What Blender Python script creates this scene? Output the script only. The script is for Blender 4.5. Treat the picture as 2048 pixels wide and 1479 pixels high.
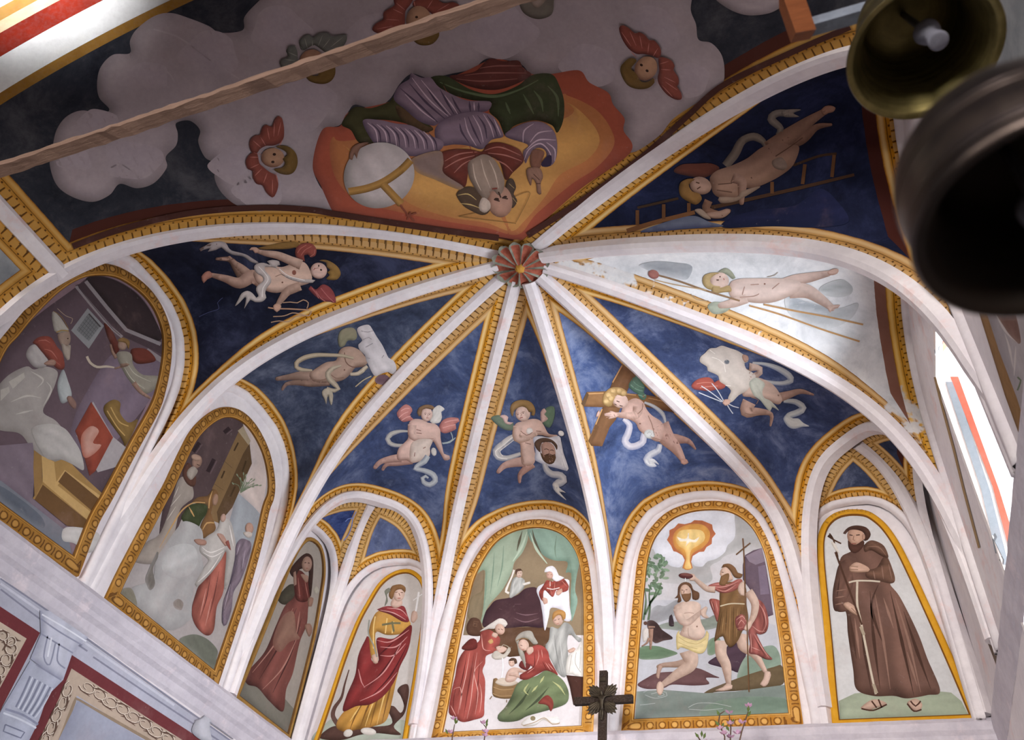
import bpy, bmesh, math, random
import numpy as np
from mathutils import Vector, Matrix
from mathutils.bvhtree import BVHTree
from mathutils.geometry import delaunay_2d_cdt

for o in list(bpy.data.objects): bpy.data.objects.remove(o, do_unlink=True)
SC = bpy.context.scene
COL = SC.collection
random.seed(7)

# ------------------------------------------------------------------ camera
FPX = 1645.763
CAM = np.array([1.674, -3.42, 1.6])
YAW, PITCH, ROLL = -0.44378122, 0.76532928, 0.13727486
_f = np.array([math.sin(YAW)*math.cos(PITCH), math.cos(YAW)*math.cos(PITCH), math.sin(PITCH)])
_r = np.array([math.cos(YAW), -math.sin(YAW), 0.0])
_u = np.cross(_r, _f)
CR = math.cos(ROLL)*_r + math.sin(ROLL)*_u
CU = -math.sin(ROLL)*_r + math.cos(ROLL)*_u
cam_data = bpy.data.cameras.new('camera')
cam = bpy.data.objects.new('camera', cam_data); COL.objects.link(cam)
m = Matrix.Identity(4)
for i in range(3):
    m[i][0], m[i][1], m[i][2], m[i][3] = CR[i], CU[i], -_f[i], CAM[i]
cam.matrix_world = m
cam_data.sensor_width = 36.0
cam_data.lens = FPX/2048*36
cam_data.clip_start = 0.02
cam_data.dof.use_dof = True
cam_data.dof.focus_distance = 5.2
cam_data.dof.aperture_fstop = 4.0
SC.camera = cam

# ------------------------------------------------------------------ light
w = bpy.data.worlds.new('world'); SC.world = w; w.use_nodes = True
w.node_tree.nodes['Background'].inputs[0].default_value = (0.80, 0.86, 1.0, 1)
w.node_tree.nodes['Background'].inputs[1].default_value = 0.07
def area(name, loc, target, sx, sy, power, color, spread=180):
    L = bpy.data.lights.new(name, 'AREA'); L.shape = 'RECTANGLE'; L.size = sx; L.size_y = sy
    L.energy = power; L.color = color; L.spread = math.radians(spread)
    o = bpy.data.objects.new(name, L); COL.objects.link(o); o.location = loc
    o.rotation_euler = (Vector(target)-Vector(loc)).to_track_quat('-Z', 'Y').to_euler()
    return o
# daylight through the chapel window on the right wall
area('chapel_window_light', (3.6, 0.02, 3.45), (-2.5, 1.0, 4.0), 0.7, 3.4, 670, (0.88, 0.93, 1.0))
# daylight of the nave behind the camera: its far west window, a side window at the left; the last lamp is added for the front arch
area('nave_west_light', (0.8, -17.0, 2.2), (0.0, 2.3, 4.4), 3.4, 3.0, 330, (1.0, 0.94, 0.90), 60)
area('nave_side_light', (-7.0, -15.5, 2.0), (1.8, 2.0, 4.8), 2.0, 2.4, 60, (1.0, 0.94, 0.90), 40)
area('added_splay_light', (-0.2, -5.2, 3.4), (-1.95, -2.85, 6.35), 0.3, 0.3, 10, (0.95, 0.97, 1.0), 20)  # added lamp in mid-nave, narrowed to brighten only the splayed front arch

SC.view_settings.view_transform = 'Standard'
SC.view_settings.look = 'None'
SC.view_settings.gamma = 1.0
SC.view_settings.use_curve_mapping = False
SC.view_settings.exposure = -0.30

# ------------------------------------------------------------------ helpers
def lin(h, gain=1.0):
    if isinstance(h, (tuple, list, np.ndarray)): c = np.array(h, float)
    else: c = np.array([int(h[i:i+2], 16) for i in (0, 2, 4)])/255.0
    c = np.where(c <= 0.04045, c/12.92, ((c+0.055)/1.055)**2.4)
    return np.minimum(c*gain, 0.92)
def lin4(h, gain=1.0):
    c = lin(h, gain); return (c[0], c[1], c[2], 1.0)

def tag(o, label=None, cat=None, group=None, kind=None):
    if label: o['label'] = label
    if cat: o['category'] = cat
    if group: o['group'] = group
    if kind: o['kind'] = kind
    return o
def empty(name, loc=(0, 0, 0), parent=None):
    o = bpy.data.objects.new(name, None); COL.objects.link(o); o.location = loc
    o.empty_display_size = 0.1
    if parent: o.parent = parent
    return o
def mesh_obj(name, verts, faces, mat, parent=None, smooth=False):
    me = bpy.data.meshes.new(name)
    me.from_pydata([tuple(map(float, v)) for v in verts], [], [tuple(map(int, f)) for f in faces])
    if smooth: me.polygons.foreach_set('use_smooth', [True]*len(me.polygons))
    me.update()
    o = bpy.data.objects.new(name, me); COL.objects.link(o)
    if mat: me.materials.append(mat)
    if parent:
        o.parent = parent
        o.matrix_parent_inverse = Matrix.Translation(-Vector(parent.location)) if parent.type == 'EMPTY' else Matrix.Identity(4)
    return o
def set_uv(o, uvs):
    me = o.data; lay = me.uv_layers.new(name='UVMap')
    vi = np.empty(len(me.loops), int); me.loops.foreach_get('vertex_index', vi)
    lay.data.foreach_set('uv', np.asarray(uvs, float)[vi].ravel())
def box_vf(x0, x1, y0, y1, z0, z1):
    v = [(x0,y0,z0),(x1,y0,z0),(x1,y1,z0),(x0,y1,z0),(x0,y0,z1),(x1,y0,z1),(x1,y1,z1),(x0,y1,z1)]
    f = [(0,3,2,1),(4,5,6,7),(0,1,5,4),(1,2,6,5),(2,3,7,6),(3,0,4,7)]
    return v, f
def join_vf(parts):
    V, F = [], []
    for v, f in parts:
        n = len(V); V += list(v); F += [tuple(i+n for i in q) for q in f]
    return V, F
def lathe(profile, n=48, axis_from=None, axis_to=None):
    """profile [(radius, height)] revolved about a local z axis running axis_from -> axis_to"""
    V, F = [], []
    for r, h in profile:
        for k in range(n):
            a = 2*math.pi*k/n; V.append((r*math.cos(a), r*math.sin(a), h))
    for i in range(len(profile)-1):
        for k in range(n):
            a, b = i*n+k, i*n+(k+1) % n
            F.append((a, b, b+n, a+n))
    if axis_from is not None:
        q = (Vector(axis_to)-Vector(axis_from)).to_track_quat('Z', 'Y').to_matrix()
        V = [tuple(q @ Vector(v) + Vector(axis_from)) for v in V]
    return V, F
def tube(pts, radii, n=10):
    pts = [Vector(p) for p in pts]; V, F = [], []
    if not isinstance(radii, (list, tuple)): radii = [radii]*len(pts)
    for i, p in enumerate(pts):
        t = (pts[min(i+1, len(pts)-1)]-pts[max(i-1, 0)]).normalized()
        a = t.orthogonal().normalized() if i == 0 else (a - t*a.dot(t)).normalized()
        b = t.cross(a)
        for k in range(n):
            g = 2*math.pi*k/n
            V.append(tuple(p + (a*math.cos(g)+b*math.sin(g))*radii[i]))
    for i in range(len(pts)-1):
        for k in range(n):
            c, d = i*n+k, i*n+(k+1) % n
            F.append((c, d, d+n, c+n))
    F.append(tuple(range(n-1, -1, -1))); F.append(tuple(range((len(pts)-1)*n, len(pts)*n)))
    return V, F

# ------------------------------------------------------------------ node helpers
class NT:
    def __init__(s, name, rough=0.9, bump=0.0, spec=0.15):
        s.mat = bpy.data.materials.new(name); s.mat.use_nodes = True
        s.t = s.mat.node_tree; s.n = s.t.nodes; s.l = s.t.links
        s.b = s.n['Principled BSDF']; s.b.inputs['Roughness'].default_value = rough
        s.b.inputs['Specular IOR Level'].default_value = spec
    def put(s, sock, v):
        if isinstance(v, bpy.types.NodeSocket): s.l.new(v, sock)
        elif v is not None: sock.default_value = v
    def M(s, op, a, b=None, c=None):
        n = s.n.new('ShaderNodeMath'); n.operation = op
        for i, v in enumerate((a, b, c)): 
            if v is not None: s.put(n.inputs[i], v)
        return n.outputs[0]
    def add(s, a, b): return s.M('ADD', a, b)
    def sub(s, a, b): return s.M('SUBTRACT', a, b)
    def mul(s, a, b): return s.M('MULTIPLY', a, b)
    def lt(s, a, b): return s.M('LESS_THAN', a, b)
    def gt(s, a, b): return s.M('GREATER_THAN', a, b)
    def between(s, x, a, b): return s.mul(s.gt(x, a), s.lt(x, b))
    def smooth(s, x, a, b):
        n = s.n.new('ShaderNodeMapRange'); n.interpolation_type = 'SMOOTHSTEP'
        s.put(n.inputs['Value'], x); n.inputs['From Min'].default_value = a; n.inputs['From Max'].default_value = b
        return n.outputs[0]
    def mix(s, fac, a, b, mode='MIX'):
        n = s.n.new('ShaderNodeMix'); n.data_type = 'RGBA'; n.blend_type = mode
        s.put(n.inputs[0], fac); s.put(n.inputs[6], a); s.put(n.inputs[7], b)
        return n.outputs[2]
    def attr(s, name):
        n = s.n.new('ShaderNodeAttribute'); n.attribute_name = name; return n
    def noise(s, scale, detail=4, rough=0.6, vec=None, dist=0.0):
        n = s.n.new('ShaderNodeTexNoise'); n.inputs['Scale'].default_value = scale
        n.inputs['Detail'].default_value = detail; n.inputs['Roughness'].default_value = rough
        n.inputs['Distortion'].default_value = dist
        if vec is None:
            g = s.n.new('ShaderNodeNewGeometry'); vec = g.outputs['Position']
        s.l.new(vec, n.inputs['Vector'])
        return n.outputs[0]
    def ramp(s, fac, stops):
        n = s.n.new('ShaderNodeValToRGB'); s.put(n.inputs[0], fac)
        e = n.color_ramp.elements
        while len(e) < len(stops): e.new(0.5)
        for q, (p, c) in zip(e, stops): q.position = p; q.color = c
        return n.outputs[0]
    def sep(s, v):
        n = s.n.new('ShaderNodeSeparateXYZ'); s.l.new(v, n.inputs[0]); return n.outputs
    def uv(s):
        n = s.n.new('ShaderNodeUVMap'); n.uv_map = 'UVMap'; return s.sep(n.outputs[0])
    def bump(s, h, strength, dist=0.004):
        n = s.n.new('ShaderNodeBump'); n.inputs['Strength'].default_value = strength; n.inputs['Distance'].default_value = dist
        s.put(n.inputs['Height'], h); s.l.new(n.outputs[0], s.b.inputs['Normal'])
    def done(s, color):
        s.put(s.b.inputs['Base Color'], color); return s.mat

def plaster(name, c1, c2, scale=3.0, bump=0.5, c3=None):
    t = NT(name)
    a = t.noise(scale, 6, 0.65); b = t.noise(scale*9, 4, 0.6)
    col = t.ramp(a, [(0.35, lin4(c1)), (0.65, lin4(c2))])
    if c3: col = t.mix(t.smooth(t.noise(scale*0.7+1.3, 5, 0.7), 0.54, 0.70), col, lin4(c3))
    col = t.mix(t.mul(t.smooth(b, 0.35, 0.75), 0.10), col, (0.25, 0.22, 0.22, 1))
    t.bump(t.add(t.mul(t.noise(14, 3), 0.6), t.mul(b, 0.2)), bump, 0.012)
    return t.done(col)

def paint_mat(name):
    t = NT(name)
    at = t.attr('Col')
    a = t.noise(7, 6, 0.7); b = t.noise(38, 4, 0.65)
    c_ = t.noise(1.9, 4, 0.6, dist=0.5)
    k = t.add(t.mul(a, 0.34), t.add(t.mul(b, 0.24), t.add(t.mul(c_, 0.30), 0.56)))
    col = t.mix(1.0, at.outputs['Color'], k, 'MULTIPLY')
    col = t.mix(t.mul(t.smooth(t.noise(3.1, 5, 0.65), 0.52, 0.75), 0.14), col, (0.42, 0.27, 0.25, 1))
    fl = t.smooth(t.noise(22, 5, 0.75), 0.62, 0.74)
    col = t.mix(t.mul(fl, 0.16), col, (0.55, 0.50, 0.47, 1))
    t.bump(t.noise(30, 4), 0.25, 0.003)
    return t.done(col)
PAINT = paint_mat('fresco_paint')

WHITE = plaster('white_plaster', 'e9e3e4', 'd9d2d6', 2.2, 0.6, 'e3c9c6')
GREYWALL = plaster('grey_plaster', 'b9b9c2', 'a2a2ac', 3.0, 0.6)
FLOORM = plaster('stone_floor', '8d8378', '75695e', 2.0, 0.3)

# ------------------------------------------------------------------ web (vault sail) paint: blue sky + painted dentil border
def web_mat(name, sky, ca, cb, cc, border=(('c98a1e', 'f0d79a'), ('c98a1e', 'f0d79a'), ('c98a1e', 'f0d79a')), brown=(0, 0, 0), sc=1.0, wear=0.0, bcol2='4a2318'):
    """D: distance to left rib, right rib, wall arch; U: run along each of them"""
    t = NT(name)
    D = t.sep(t.attr('D').outputs['Vector']); U = t.sep(t.attr('U').outputs['Vector'])
    n1 = t.noise(2.4, 8, 0.72, dist=0.4); n2 = t.noise(9, 6, 0.7); n3 = t.noise(1.1, 3, 0.5)
    def ds(h):
        c = lin(h); g = float(c@np.array([0.3, 0.6, 0.1])); c = (c*0.80+g*0.20)*1.06; return (c[0], c[1], c[2], 1.0)
    col = t.ramp(n1, [(0.30, ds(ca)), (0.50, ds(cb)), (0.68, ds(cc))])
    col = t.mix(t.mul(t.smooth(n2, 0.5, 0.8), 0.45), col, ds(cc))
    col = t.mix(t.mul(t.smooth(n2, 0.5, 0.2), 0.55), col, ds(ca))
    d01 = t.M('MINIMUM', D[0], D[1]); d = t.M('MINIMUM', d01, D[2])
    use1 = t.lt(D[1], D[0]); use2 = t.lt(D[2], d01)
    def pick(a, b, c):
        x = t.add(a, t.mul(use1, t.sub(b, a)))
        return t.add(x, t.mul(use2, t.sub(c, x)))
    u = pick(U[0], U[1], U[2])
    wob = t.mul(t.sub(t.noise(16, 2), 0.5), 0.006)
    d = t.add(d, wob)
    per = 0.058*sc
    fr = t.M('FRACT', t.M('DIVIDE', u, per)); fr2 = t.M('FRACT', t.add(t.M('DIVIDE', u, per), 0.5))
    def pc(i):
        a = t.mix(use1, lin4(border[0][i]), lin4(border[1][i])); return t.mix(use2, a, lin4(border[2][i]))
    base, hi = pc(0), pc(1)
    brk = t.add(t.mul(t.sub(1.0, use1), float(brown[0])), t.mul(use1, float(brown[1])))
    brk = t.add(t.mul(brk, t.sub(1.0, use2)), t.mul(use2, float(brown[2])))
    dark = (0.035, 0.013, 0.006, 1)
    W = 0.116*sc
    # brown outer band (only on some edges), then yellow moulding, dark line, dentils
    bb = t.mul(t.between(d, W-0.004, W+0.066*sc), brk)
    col = t.mix(t.mul(bb, 0.92), col, lin4(bcol2))
    inb = t.lt(d, W)
    mould = t.mix(t.mul(t.smooth(t.M('ABSOLUTE', t.sub(d, 0.094*sc)), 0.022*sc, 0.0), 0.8), base, hi)
    bcol = t.mix(t.lt(d, 0.071*sc), mould, base)
    # dentil blocks: lighter rounded tiles
    blk = t.mul(t.between(d, 0.008*sc, 0.052*sc), t.between(fr, 0.16, 0.94))
    bcol = t.mix(t.mul(blk, 0.35), bcol, hi)
    gap = t.mul(t.lt(t.M('ABSOLUTE', t.sub(fr, 0.05)), t.sub(0.17, t.mul(d, 2.2/sc))), t.lt(d, 0.050*sc))
    foot = t.mul(t.lt(t.M('ABSOLUTE', t.sub(fr, 0.05)), 0.24), t.lt(d, 0.012*sc))
    dots = t.mul(t.lt(t.M('ABSOLUTE', t.sub(fr2, 0.05)), 0.15), t.between(d, 0.053*sc, 0.063*sc))
    line = t.between(d, 0.067*sc, 0.072*sc)
    edge = t.between(d, W-0.005, W)
    bcol = t.mix(t.mul(t.M('MAXIMUM', t.M('MAXIMUM', gap, foot), dots), 0.85), bcol, dark)
    bcol = t.mix(t.mul(line, 0.7), bcol, dark)
    bcol = t.mix(t.mul(edge, 0.55), bcol, lin4('5c2a12'))
    bcol = t.mix(t.mul(t.smooth(n2, 0.45, 0.75), 0.25), bcol, lin4('e0b061'))
    if wear:
        lost = t.smooth(t.noise(1.7, 5, 0.65), 0.62-wear*0.2, 0.66-wear*0.2)
        inb = t.mul(inb, t.sub(1.0, t.mul(lost, 0.9)))
    col = t.mix(inb, col, bcol)
    t.bump(t.noise(24, 5), 0.3, 0.004)
    return t.done(col)
# ------------------------------------------------------------------ chapel dimensions (metres)
XL, XR, YB, YF = -2.5, 2.5, 2.295, -2.45
ZC = 3.85                      # top of the cornice, foot of the lunettes
K = np.array([0.0, 0.0, 6.37]) # keystone
RIBS = {  # springing point on the wall, profile coefficients
 1: ((XL, -1.55), (-0.066, -0.729, -2.394, 1.434)), 2: ((XL, -0.169), (-0.319, -2.580, 4.324, -4.072)),
 3: ((XL, 1.346), (-0.057, -2.711, 4.021, -4.285)), 4: ((-1.421, YB), (-0.268, -2.404, 4.520, -3.779)),
 5: ((0.077, YB), (-1.070, -2.503, 4.662, -3.556)), 6: ((1.514, YB), (-0.953, -2.155, 4.908, -3.398)),
 7: ((XR, 1.330), (-0.642, -2.411, 4.490, -3.912)), 8: ((XR, -0.291), (-0.864, -2.526, 4.535, -3.758)),
 9: ((XR, -1.55), (-0.314, -1.858, 1.134, -0.771))}
def rib_pts(i, t):
    S, c = RIBS[i]; t = np.asarray(t, float); r = np.sin(t*np.pi/2)
    z = K[2] + c[0]*t + c[1]*t**2 + c[2]*t**3 + c[3]*t**4
    z = z + min(0.0, 3.95-(K[2]+sum(c)))*t**14
    return np.stack([S[0]*r, S[1]*r, np.maximum(z, ZC)], -1)
def rib_z_at_r(i, r):
    return rib_pts(i, np.arcsin(np.clip(r, 0, 1))*2/np.pi)[..., 2]
_WT = {'back': ([0, .2, .32, .55, .65, .73, .80, .85, .90, .93, .96, 1.0], [1, .993, .98, .93, .88, .83, .745, .67, .53, .42, .25, 0]),
       'side': ([0, .3, .5, .65, .75, .82, .90, .94, .965, .985, 1.0], [1, .993, .965, .925, .88, .84, .76, .66, .53, .28, 0])}
def shape_w(s, p, q):
    if isinstance(p, str): return np.interp(np.abs(2*s-1), *_WT[p])
    return np.clip(1-np.abs(2*s-1)**p, 0, 1)**q

def loft(ri, rj, top, NS=64, NT_=72, p='back', q=0.42, dome=1.35, kp=None, skew=0.0):
    """sail between two ribs (functions of t) and a wall arch whose crown is at height `top`"""
    kz = (kp if kp is not None else K)[2]
    a = np.linspace(0, 1, NS+1); s = 0.5-0.5*np.cos(np.pi*a)      # denser near the ribs
    t = np.linspace(0, 1, NT_+1)
    Pi, Pj = ri(t), rj(t)
    r = np.sin(t*np.pi/2)
    mid = kz + (top-kz)*r**dome
    w = shape_w(s, p, q)
    xy = (1-s)[:, None, None]*Pi[None, :, :2] + s[:, None, None]*Pj[None, :, :2]
    zr = (1-s)[:, None]*Pi[None, :, 2] + s[:, None]*Pj[None, :, 2]
    soft = 4*s*(1-s); b = (r**5)[None, :]
    wt = soft[:, None]*(1-b) + w[:, None]*b          # gentle cross-section near the keystone, full lunette at the wall
    z = zr*(1-wt) + mid[None, :]*wt
    G = np.concatenate([xy, z[..., None]], -1)
    arch = G[:, -1, :].copy()
    return G, arch
def poly_dist(V, C):
    """distance of the points V to the polyline C and arc length at the nearest point"""
    A, B = C[:-1], C[1:]; d = B-A; L2 = (d*d).sum(1)+1e-12
    arc = np.concatenate([[0], np.cumsum(np.sqrt(L2))])
    bd = np.full(len(V), 1e9); bu = np.zeros(len(V))
    for k in range(len(A)):
        w_ = V-A[k]; t = np.clip((w_@d[k])/L2[k], 0, 1)
        e = w_-t[:, None]*d[k]; dd = (e*e).sum(1); m_ = dd < bd
        bd[m_] = dd[m_]; bu[m_] = arc[k]+t[m_]*math.sqrt(L2[k])
    return np.sqrt(bd), bu
def grid_faces(n, m_, flip=False):
    F = []
    for i in range(n-1):
        for j in range(m_-1):
            q = (i*m_+j, (i+1)*m_+j, (i+1)*m_+j+1, i*m_+j+1)
            F.append(q[::-1] if flip else q)
    return F
def web_object(name, G, curves, mat, hw=(0.044, 0.044, 0.0), parent=None):
    n, m_ = G.shape[:2]; V = G.reshape(-1, 3)
    o = mesh_obj(name, V, grid_faces(n, m_), mat, parent, smooth=True)
    D, U = np.zeros((len(V), 3)), np.zeros((len(V), 3))
    for k, c in enumerate(curves):
        if c is None: D[:, k] = 9.0; continue
        d, u = poly_dist(V, c); D[:, k] = d-hw[k]; U[:, k] = u
    for nm, arr in (('D', D), ('U', U)):
        at = o.data.attributes.new(nm, 'FLOAT_VECTOR', 'POINT'); at.data.foreach_set('vector', arr.ravel())
    return o
def sweep(pts, side, nrm, profile, closed_ends=True):
    """profile [(across, proud)] swept along pts"""
    n = len(profile); V = []; F = []
    for p, s_, q in zip(pts, side, nrm):
        for a, b in profile: V.append(p + s_*a + q*b)
    for i in range(len(pts)-1):
        for k in range(n-1):
            a = i*n+k; F.append((a, a+1, a+n+1, a+n))
    if closed_ends:
        F.append(tuple(range(n))[::-1]); F.append(tuple(range((len(pts)-1)*n, len(pts)*n)))
    return V, F
def unit(v): return v/(np.linalg.norm(v, axis=-1, keepdims=True)+1e-12)
def tangents(P): return unit(np.gradient(P, axis=0))
RIBPROF = [(-0.052, -0.05), (-0.050, 0.010), (-0.024, 0.030), (0.024, 0.030), (0.050, 0.010), (0.052, -0.05)]
def resample(P, step):
    d = np.concatenate([[0], np.cumsum(np.linalg.norm(np.diff(P, axis=0), axis=1))])
    n = max(2, int(d[-1]/step)+1); x = np.linspace(0, d[-1], n)
    return np.stack([np.interp(x, d, P[:, k]) for k in range(3)], 1)
def rib_sweep(P, centre, prof=RIBPROF):
    """rib in a vertical plane"""
    T = tangents(P); h = unit(np.array([P[-1, 1]-P[0, 1], -(P[-1, 0]-P[0, 0]), 0.0]))
    side = np.repeat(h[None], len(P), 0)
    nrm = unit(np.cross(side, T)); low = P[:, 2] < 4.7
    if low.any() and not low.all(): nrm[low] = nrm[~low][-1]*np.array([1, 1, 0.0]); nrm = unit(nrm)
    flip = ((centre-P)*nrm).sum(1) < 0; nrm[flip] *= -1
    return sweep(P, side, nrm, prof)

CENTRE = np.array([0.0, -0.2, 4.2])
ceiling = tag(empty('ceiling', (0, 0, 6.37)), kind='structure', label='white plaster ribs of the painted umbrella vault', cat=None)
tt = np.linspace(0, 1, 140)
RC = {}
for i in RIBS:
    P = rib_pts(i, tt); S_ = np.array(RIBS[i][0]); rr_ = np.linalg.norm(P[:, :2], axis=1)/np.linalg.norm(S_); P = P[rr_ < 0.986]
    P = np.vstack([P, [[S_[0], S_[1], P[-1, 2]-0.22]], [[S_[0], S_[1], ZC-0.03]]])
    P = resample(P, 0.035); RC[i] = P
    P2 = P[np.linalg.norm(P-K, axis=1) > 0.17]
    V, F = rib_sweep(P2, CENTRE, RIBPROF if i not in (1, 9) else [(a, b*0.4 if b > 0 else b) for a, b in RIBPROF])
    mesh_obj('rib', V, F, WHITE, ceiling)

# --- lofts
Rf = {i: (lambda t, i=i: rib_pts(i, t)) for i in RIBS}
TOP = 5.80
WEBS = {}
ARCH = {}
def add_web(key, ri, rj, ci, cj, top, mat, label, kp=None, hw=(0.044, 0.044, 0.0), **kw):
    G, arch = loft(ri, rj, top, kp=kp, **kw)
    arch = resample(arch, 0.02)
    o = web_object('vault_sail', G, (ci, cj, arch), mat, hw, ceiling)
    tag(o, label)
    WEBS[key] = o; ARCH[key] = arch
    return o
GOLD, CREAM = 'c08018', 'ecd193'
TAN, TANH = 'b5874c', 'd9b98a'
bA = ((TAN, TANH), (GOLD, CREAM), (GOLD, CREAM))
NAVY = ('1d2438', '35415f', '6a7694')
M12 = web_mat('sky_dark', 0, '0f1220', '1c2036', '383e5c', bA)
M23 = web_mat('sky_slate', 0, '20273a', '39445f', '667089', bA)
M34 = web_mat('sky_blue', 0, '252f4c', '3c4d78', '6d7ba0', bA)
M56 = web_mat('sky_bright', 0, '27365a', '465d92', '8797bd', bA)
M67 = web_mat('sky_navy', 0, '1e2845', '374670', '6f7ca2', bA)
M78 = web_mat('worn_plaster_sky', 0, 'b4b9bd', 'd8dadd', 'eceded', ((TAN, TANH), ('d8a13a', 'f3dba0'), ('d2982c', 'efce7e')), brown=(0, 0, 1), wear=0.35, bcol2='7a4428')
M89 = web_mat('sky_night', 0, '0e1222', '1a2140', '2c345c', ((TAN, TANH), ('c08018', 'ecd193'), ('c08018', 'ecd193')), brown=(0, 0, 1))
add_web('12', Rf[1], Rf[2], RC[1], RC[2], 5.94, M12, 'dark blue vault sail painted with a winged child holding a scourge', p='side')
add_web('23', Rf[2], Rf[3], RC[2], RC[3], 5.96, M23, 'slate blue vault sail painted with a half-lost nude child and pale scarf', p='side')
add_web('34', Rf[3], Rf[4], RC[3], RC[4], TOP+0.04, M34, 'blue vault sail with a red-winged child, above the arched corner at left', p=3.0)
add_web('45', Rf[4], Rf[5], RC[4], RC[5], 5.82, M34, 'narrow blue vault sail with a winged child showing the veil with a bearded face')
add_web('56', Rf[5], Rf[6], RC[5], RC[6], 5.80, M56, 'bright blue vault sail with a winged child embracing a wooden cross')
add_web('67', Rf[6], Rf[7], RC[6], RC[7], TOP-0.02, M67, 'blue vault sail with a headless pale child holding nails and scarf', p=3.0)
add_web('78', Rf[7], Rf[8], RC[7], RC[8], 5.95, M78, 'pale worn vault sail over the window with a child holding a lance', p='side')
add_web('89', Rf[8], Rf[9], RC[8], RC[9], 5.95, M89, 'dark vault sail with a nude child beside a ladder, behind the bells', p='side')

# --- arched corners: cross arch, corner rib and two little sails
def corner(ka, key, S3, S4, Cn, labels, mats, tops):
    arch = ARCH[key]
    apex_i = int(len(arch)*0.5); P = arch[apex_i] + np.array([0, 0, -0.03])
    # the cross arch as a proud white band
    T = tangents(arch); chord = unit(np.array([S4[0]-S3[0], S4[1]-S3[1], 0.0]))
    into = np.array([-(S4[1]-S3[1]), S4[0]-S3[0], 0.0]); into = unit(into)
    if (CENTRE-P)@into < 0: into = -into
    side = unit(np.cross(T, into)); dn = side.copy(); dn[(dn[:, 2] > 0)] *= 1
    mid = np.array([(S3[0]+S4[0])/2, (S3[1]+S4[1])/2, 4.6])
    sgn = np.sign(((mid-arch)*side).sum(1)); side = side*sgn[:, None]
    V, F = sweep(arch, side, np.repeat(into[None], len(arch), 0), [(0.0, -0.06), (0.003, 0.025), (0.022, 0.042), (0.05, 0.038), (0.07, 0.012), (0.074, -0.06)])
    mesh_obj('corner_arch', V, F, WHITE, ceiling)
    # corner rib
    t = np.linspace(0, 1, 80)
    def crib(t, P=P):
        r = np.sin(np.asarray(t)*np.pi/2)
        z = P[2] - 0.16*np.asarray(t) - (P[2]-0.16-ZC)*np.asarray(t)**3.2
        return np.stack([P[0]+(Cn[0]-P[0])*r, P[1]+(Cn[1]-P[1])*r, z], -1)
    rc = resample(crib(t), 0.03)
    V, F = rib_sweep(rc[3:], np.array([S3[0]*0.7+S4[0]*0.3, S3[1]*0.5+S4[1]*0.5, 4.3]))
    mesh_obj('rib', V, F, WHITE, ceiling)
    # half arches as curves from the apex
    n = len(arch)
    hA = arch[:apex_i+1][::-1] + np.array([0, 0, -0.03]); hB = arch[apex_i:] + np.array([0, 0, -0.03])
    def half(h):
        # parameterise so that plan position follows sin(t pi/2)
        L = np.linalg.norm(h[:, :2]-h[0, :2], axis=1); L = L/L[-1]
        L = np.maximum.accumulate(L+np.arange(len(L))*1e-7)
        def f(t):
            r = np.sin(np.asarray(t)*np.pi/2)*L[-1]
            return np.stack([np.interp(r, L, h[:, k]) for k in range(3)], -1)
        return f
    hw = (0.085, 0.052, 0.01)
    ga = add_web(key+'a', half(hA), crib, hA, rc, tops[0], mats[0], labels[0], kp=P, hw=hw, NS=44, NT_=44, p='side')
    hwb = (0.052, 0.085, 0.01)
    gb = add_web(key+'b', crib, half(hB), rc, hB, tops[1], mats[1], labels[1], kp=P, hw=hwb, NS=44, NT_=44, p='side')
    return rc
bS = (('b98e4e', 'd6b684'), ('b98e4e', 'd6b684'), (GOLD, CREAM))
MSA = web_mat('little_sail_night', 0, '141c3c', '22346a', '4a62a0', bS, sc=0.72)
MSB = web_mat('little_sail_blue', 0, '3a4668', '5b6a95', '98a4c6', bS, sc=0.72)
MSC = web_mat('little_sail_navy', 0, '20263c', '36415f', '6d7898', bS, sc=0.72)
MSD = web_mat('little_sail_shade', 0, '20263c', '36415f', '6d7898', bS, sc=0.72, brown=(0, 0, 1))
corner(1, '34', RIBS[3][0], RIBS[4][0], (-2.43, 2.23), ('small dark blue corner sail with pale lightning over the woman in red', 'small light blue corner sail over the saint with the dragon'), (MSA, MSB), (5.52, 5.45))
corner(2, '67', RIBS[6][0], RIBS[7][0], (2.43, 2.23), ('small blue corner sail over the friar in brown', 'small shaded corner sail behind the rib beside the window'), (MSC, MSD), (5.54, 5.54))

# --- front barrel with the great cloud fresco
def hbar(x):
    x = np.asarray(x, float); r = np.abs(x)/2.5
    return np.where(x < 0, rib_z_at_r(1, r), rib_z_at_r(9, r))
XBAND = 2.36
def barrel_grid(x0, x1, NX, NY, yf=YF):
    x = np.linspace(x0, x1, NX+1); v = np.linspace(0, 1, NY+1)
    yr = np.where(x < 0, 1.55, 1.55)/2.5*-np.abs(x)
    Y = yr[:, None] + (yf-yr)[:, None]*v[None]
    z = hbar(x)
    return np.stack([np.repeat(x[:, None], NY+1, 1), Y, np.repeat(z[:, None], NY+1, 1)], -1)
def wall_line(x):
    z = float(hbar(x)); y0 = (-1.55 if x < 0 else -1.55)/2.5*abs(x)
    return np.stack([np.full(60, x), np.linspace(y0, YF, 60), np.full(60, z)], 1)
bG = (('b07c30', 'c9a05e'), ('b07c30', 'c9a05e'), ('b07c30', 'c9a05e'))
MG = web_mat('storm_sky', 0, '181a24', '2e3039', '4c4b50', bG, brown=(1, 1, 0))
G = barrel_grid(-XBAND, XBAND, 130, 60)
wl, wr_ = wall_line(-XBAND), wall_line(XBAND)
god = web_object('vault_sail', G, (RC[1], RC[9], np.vstack([wl, [[0, 0, 60]], wr_])), MG, (0.044, 0.044, 0.05), ceiling)
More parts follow.
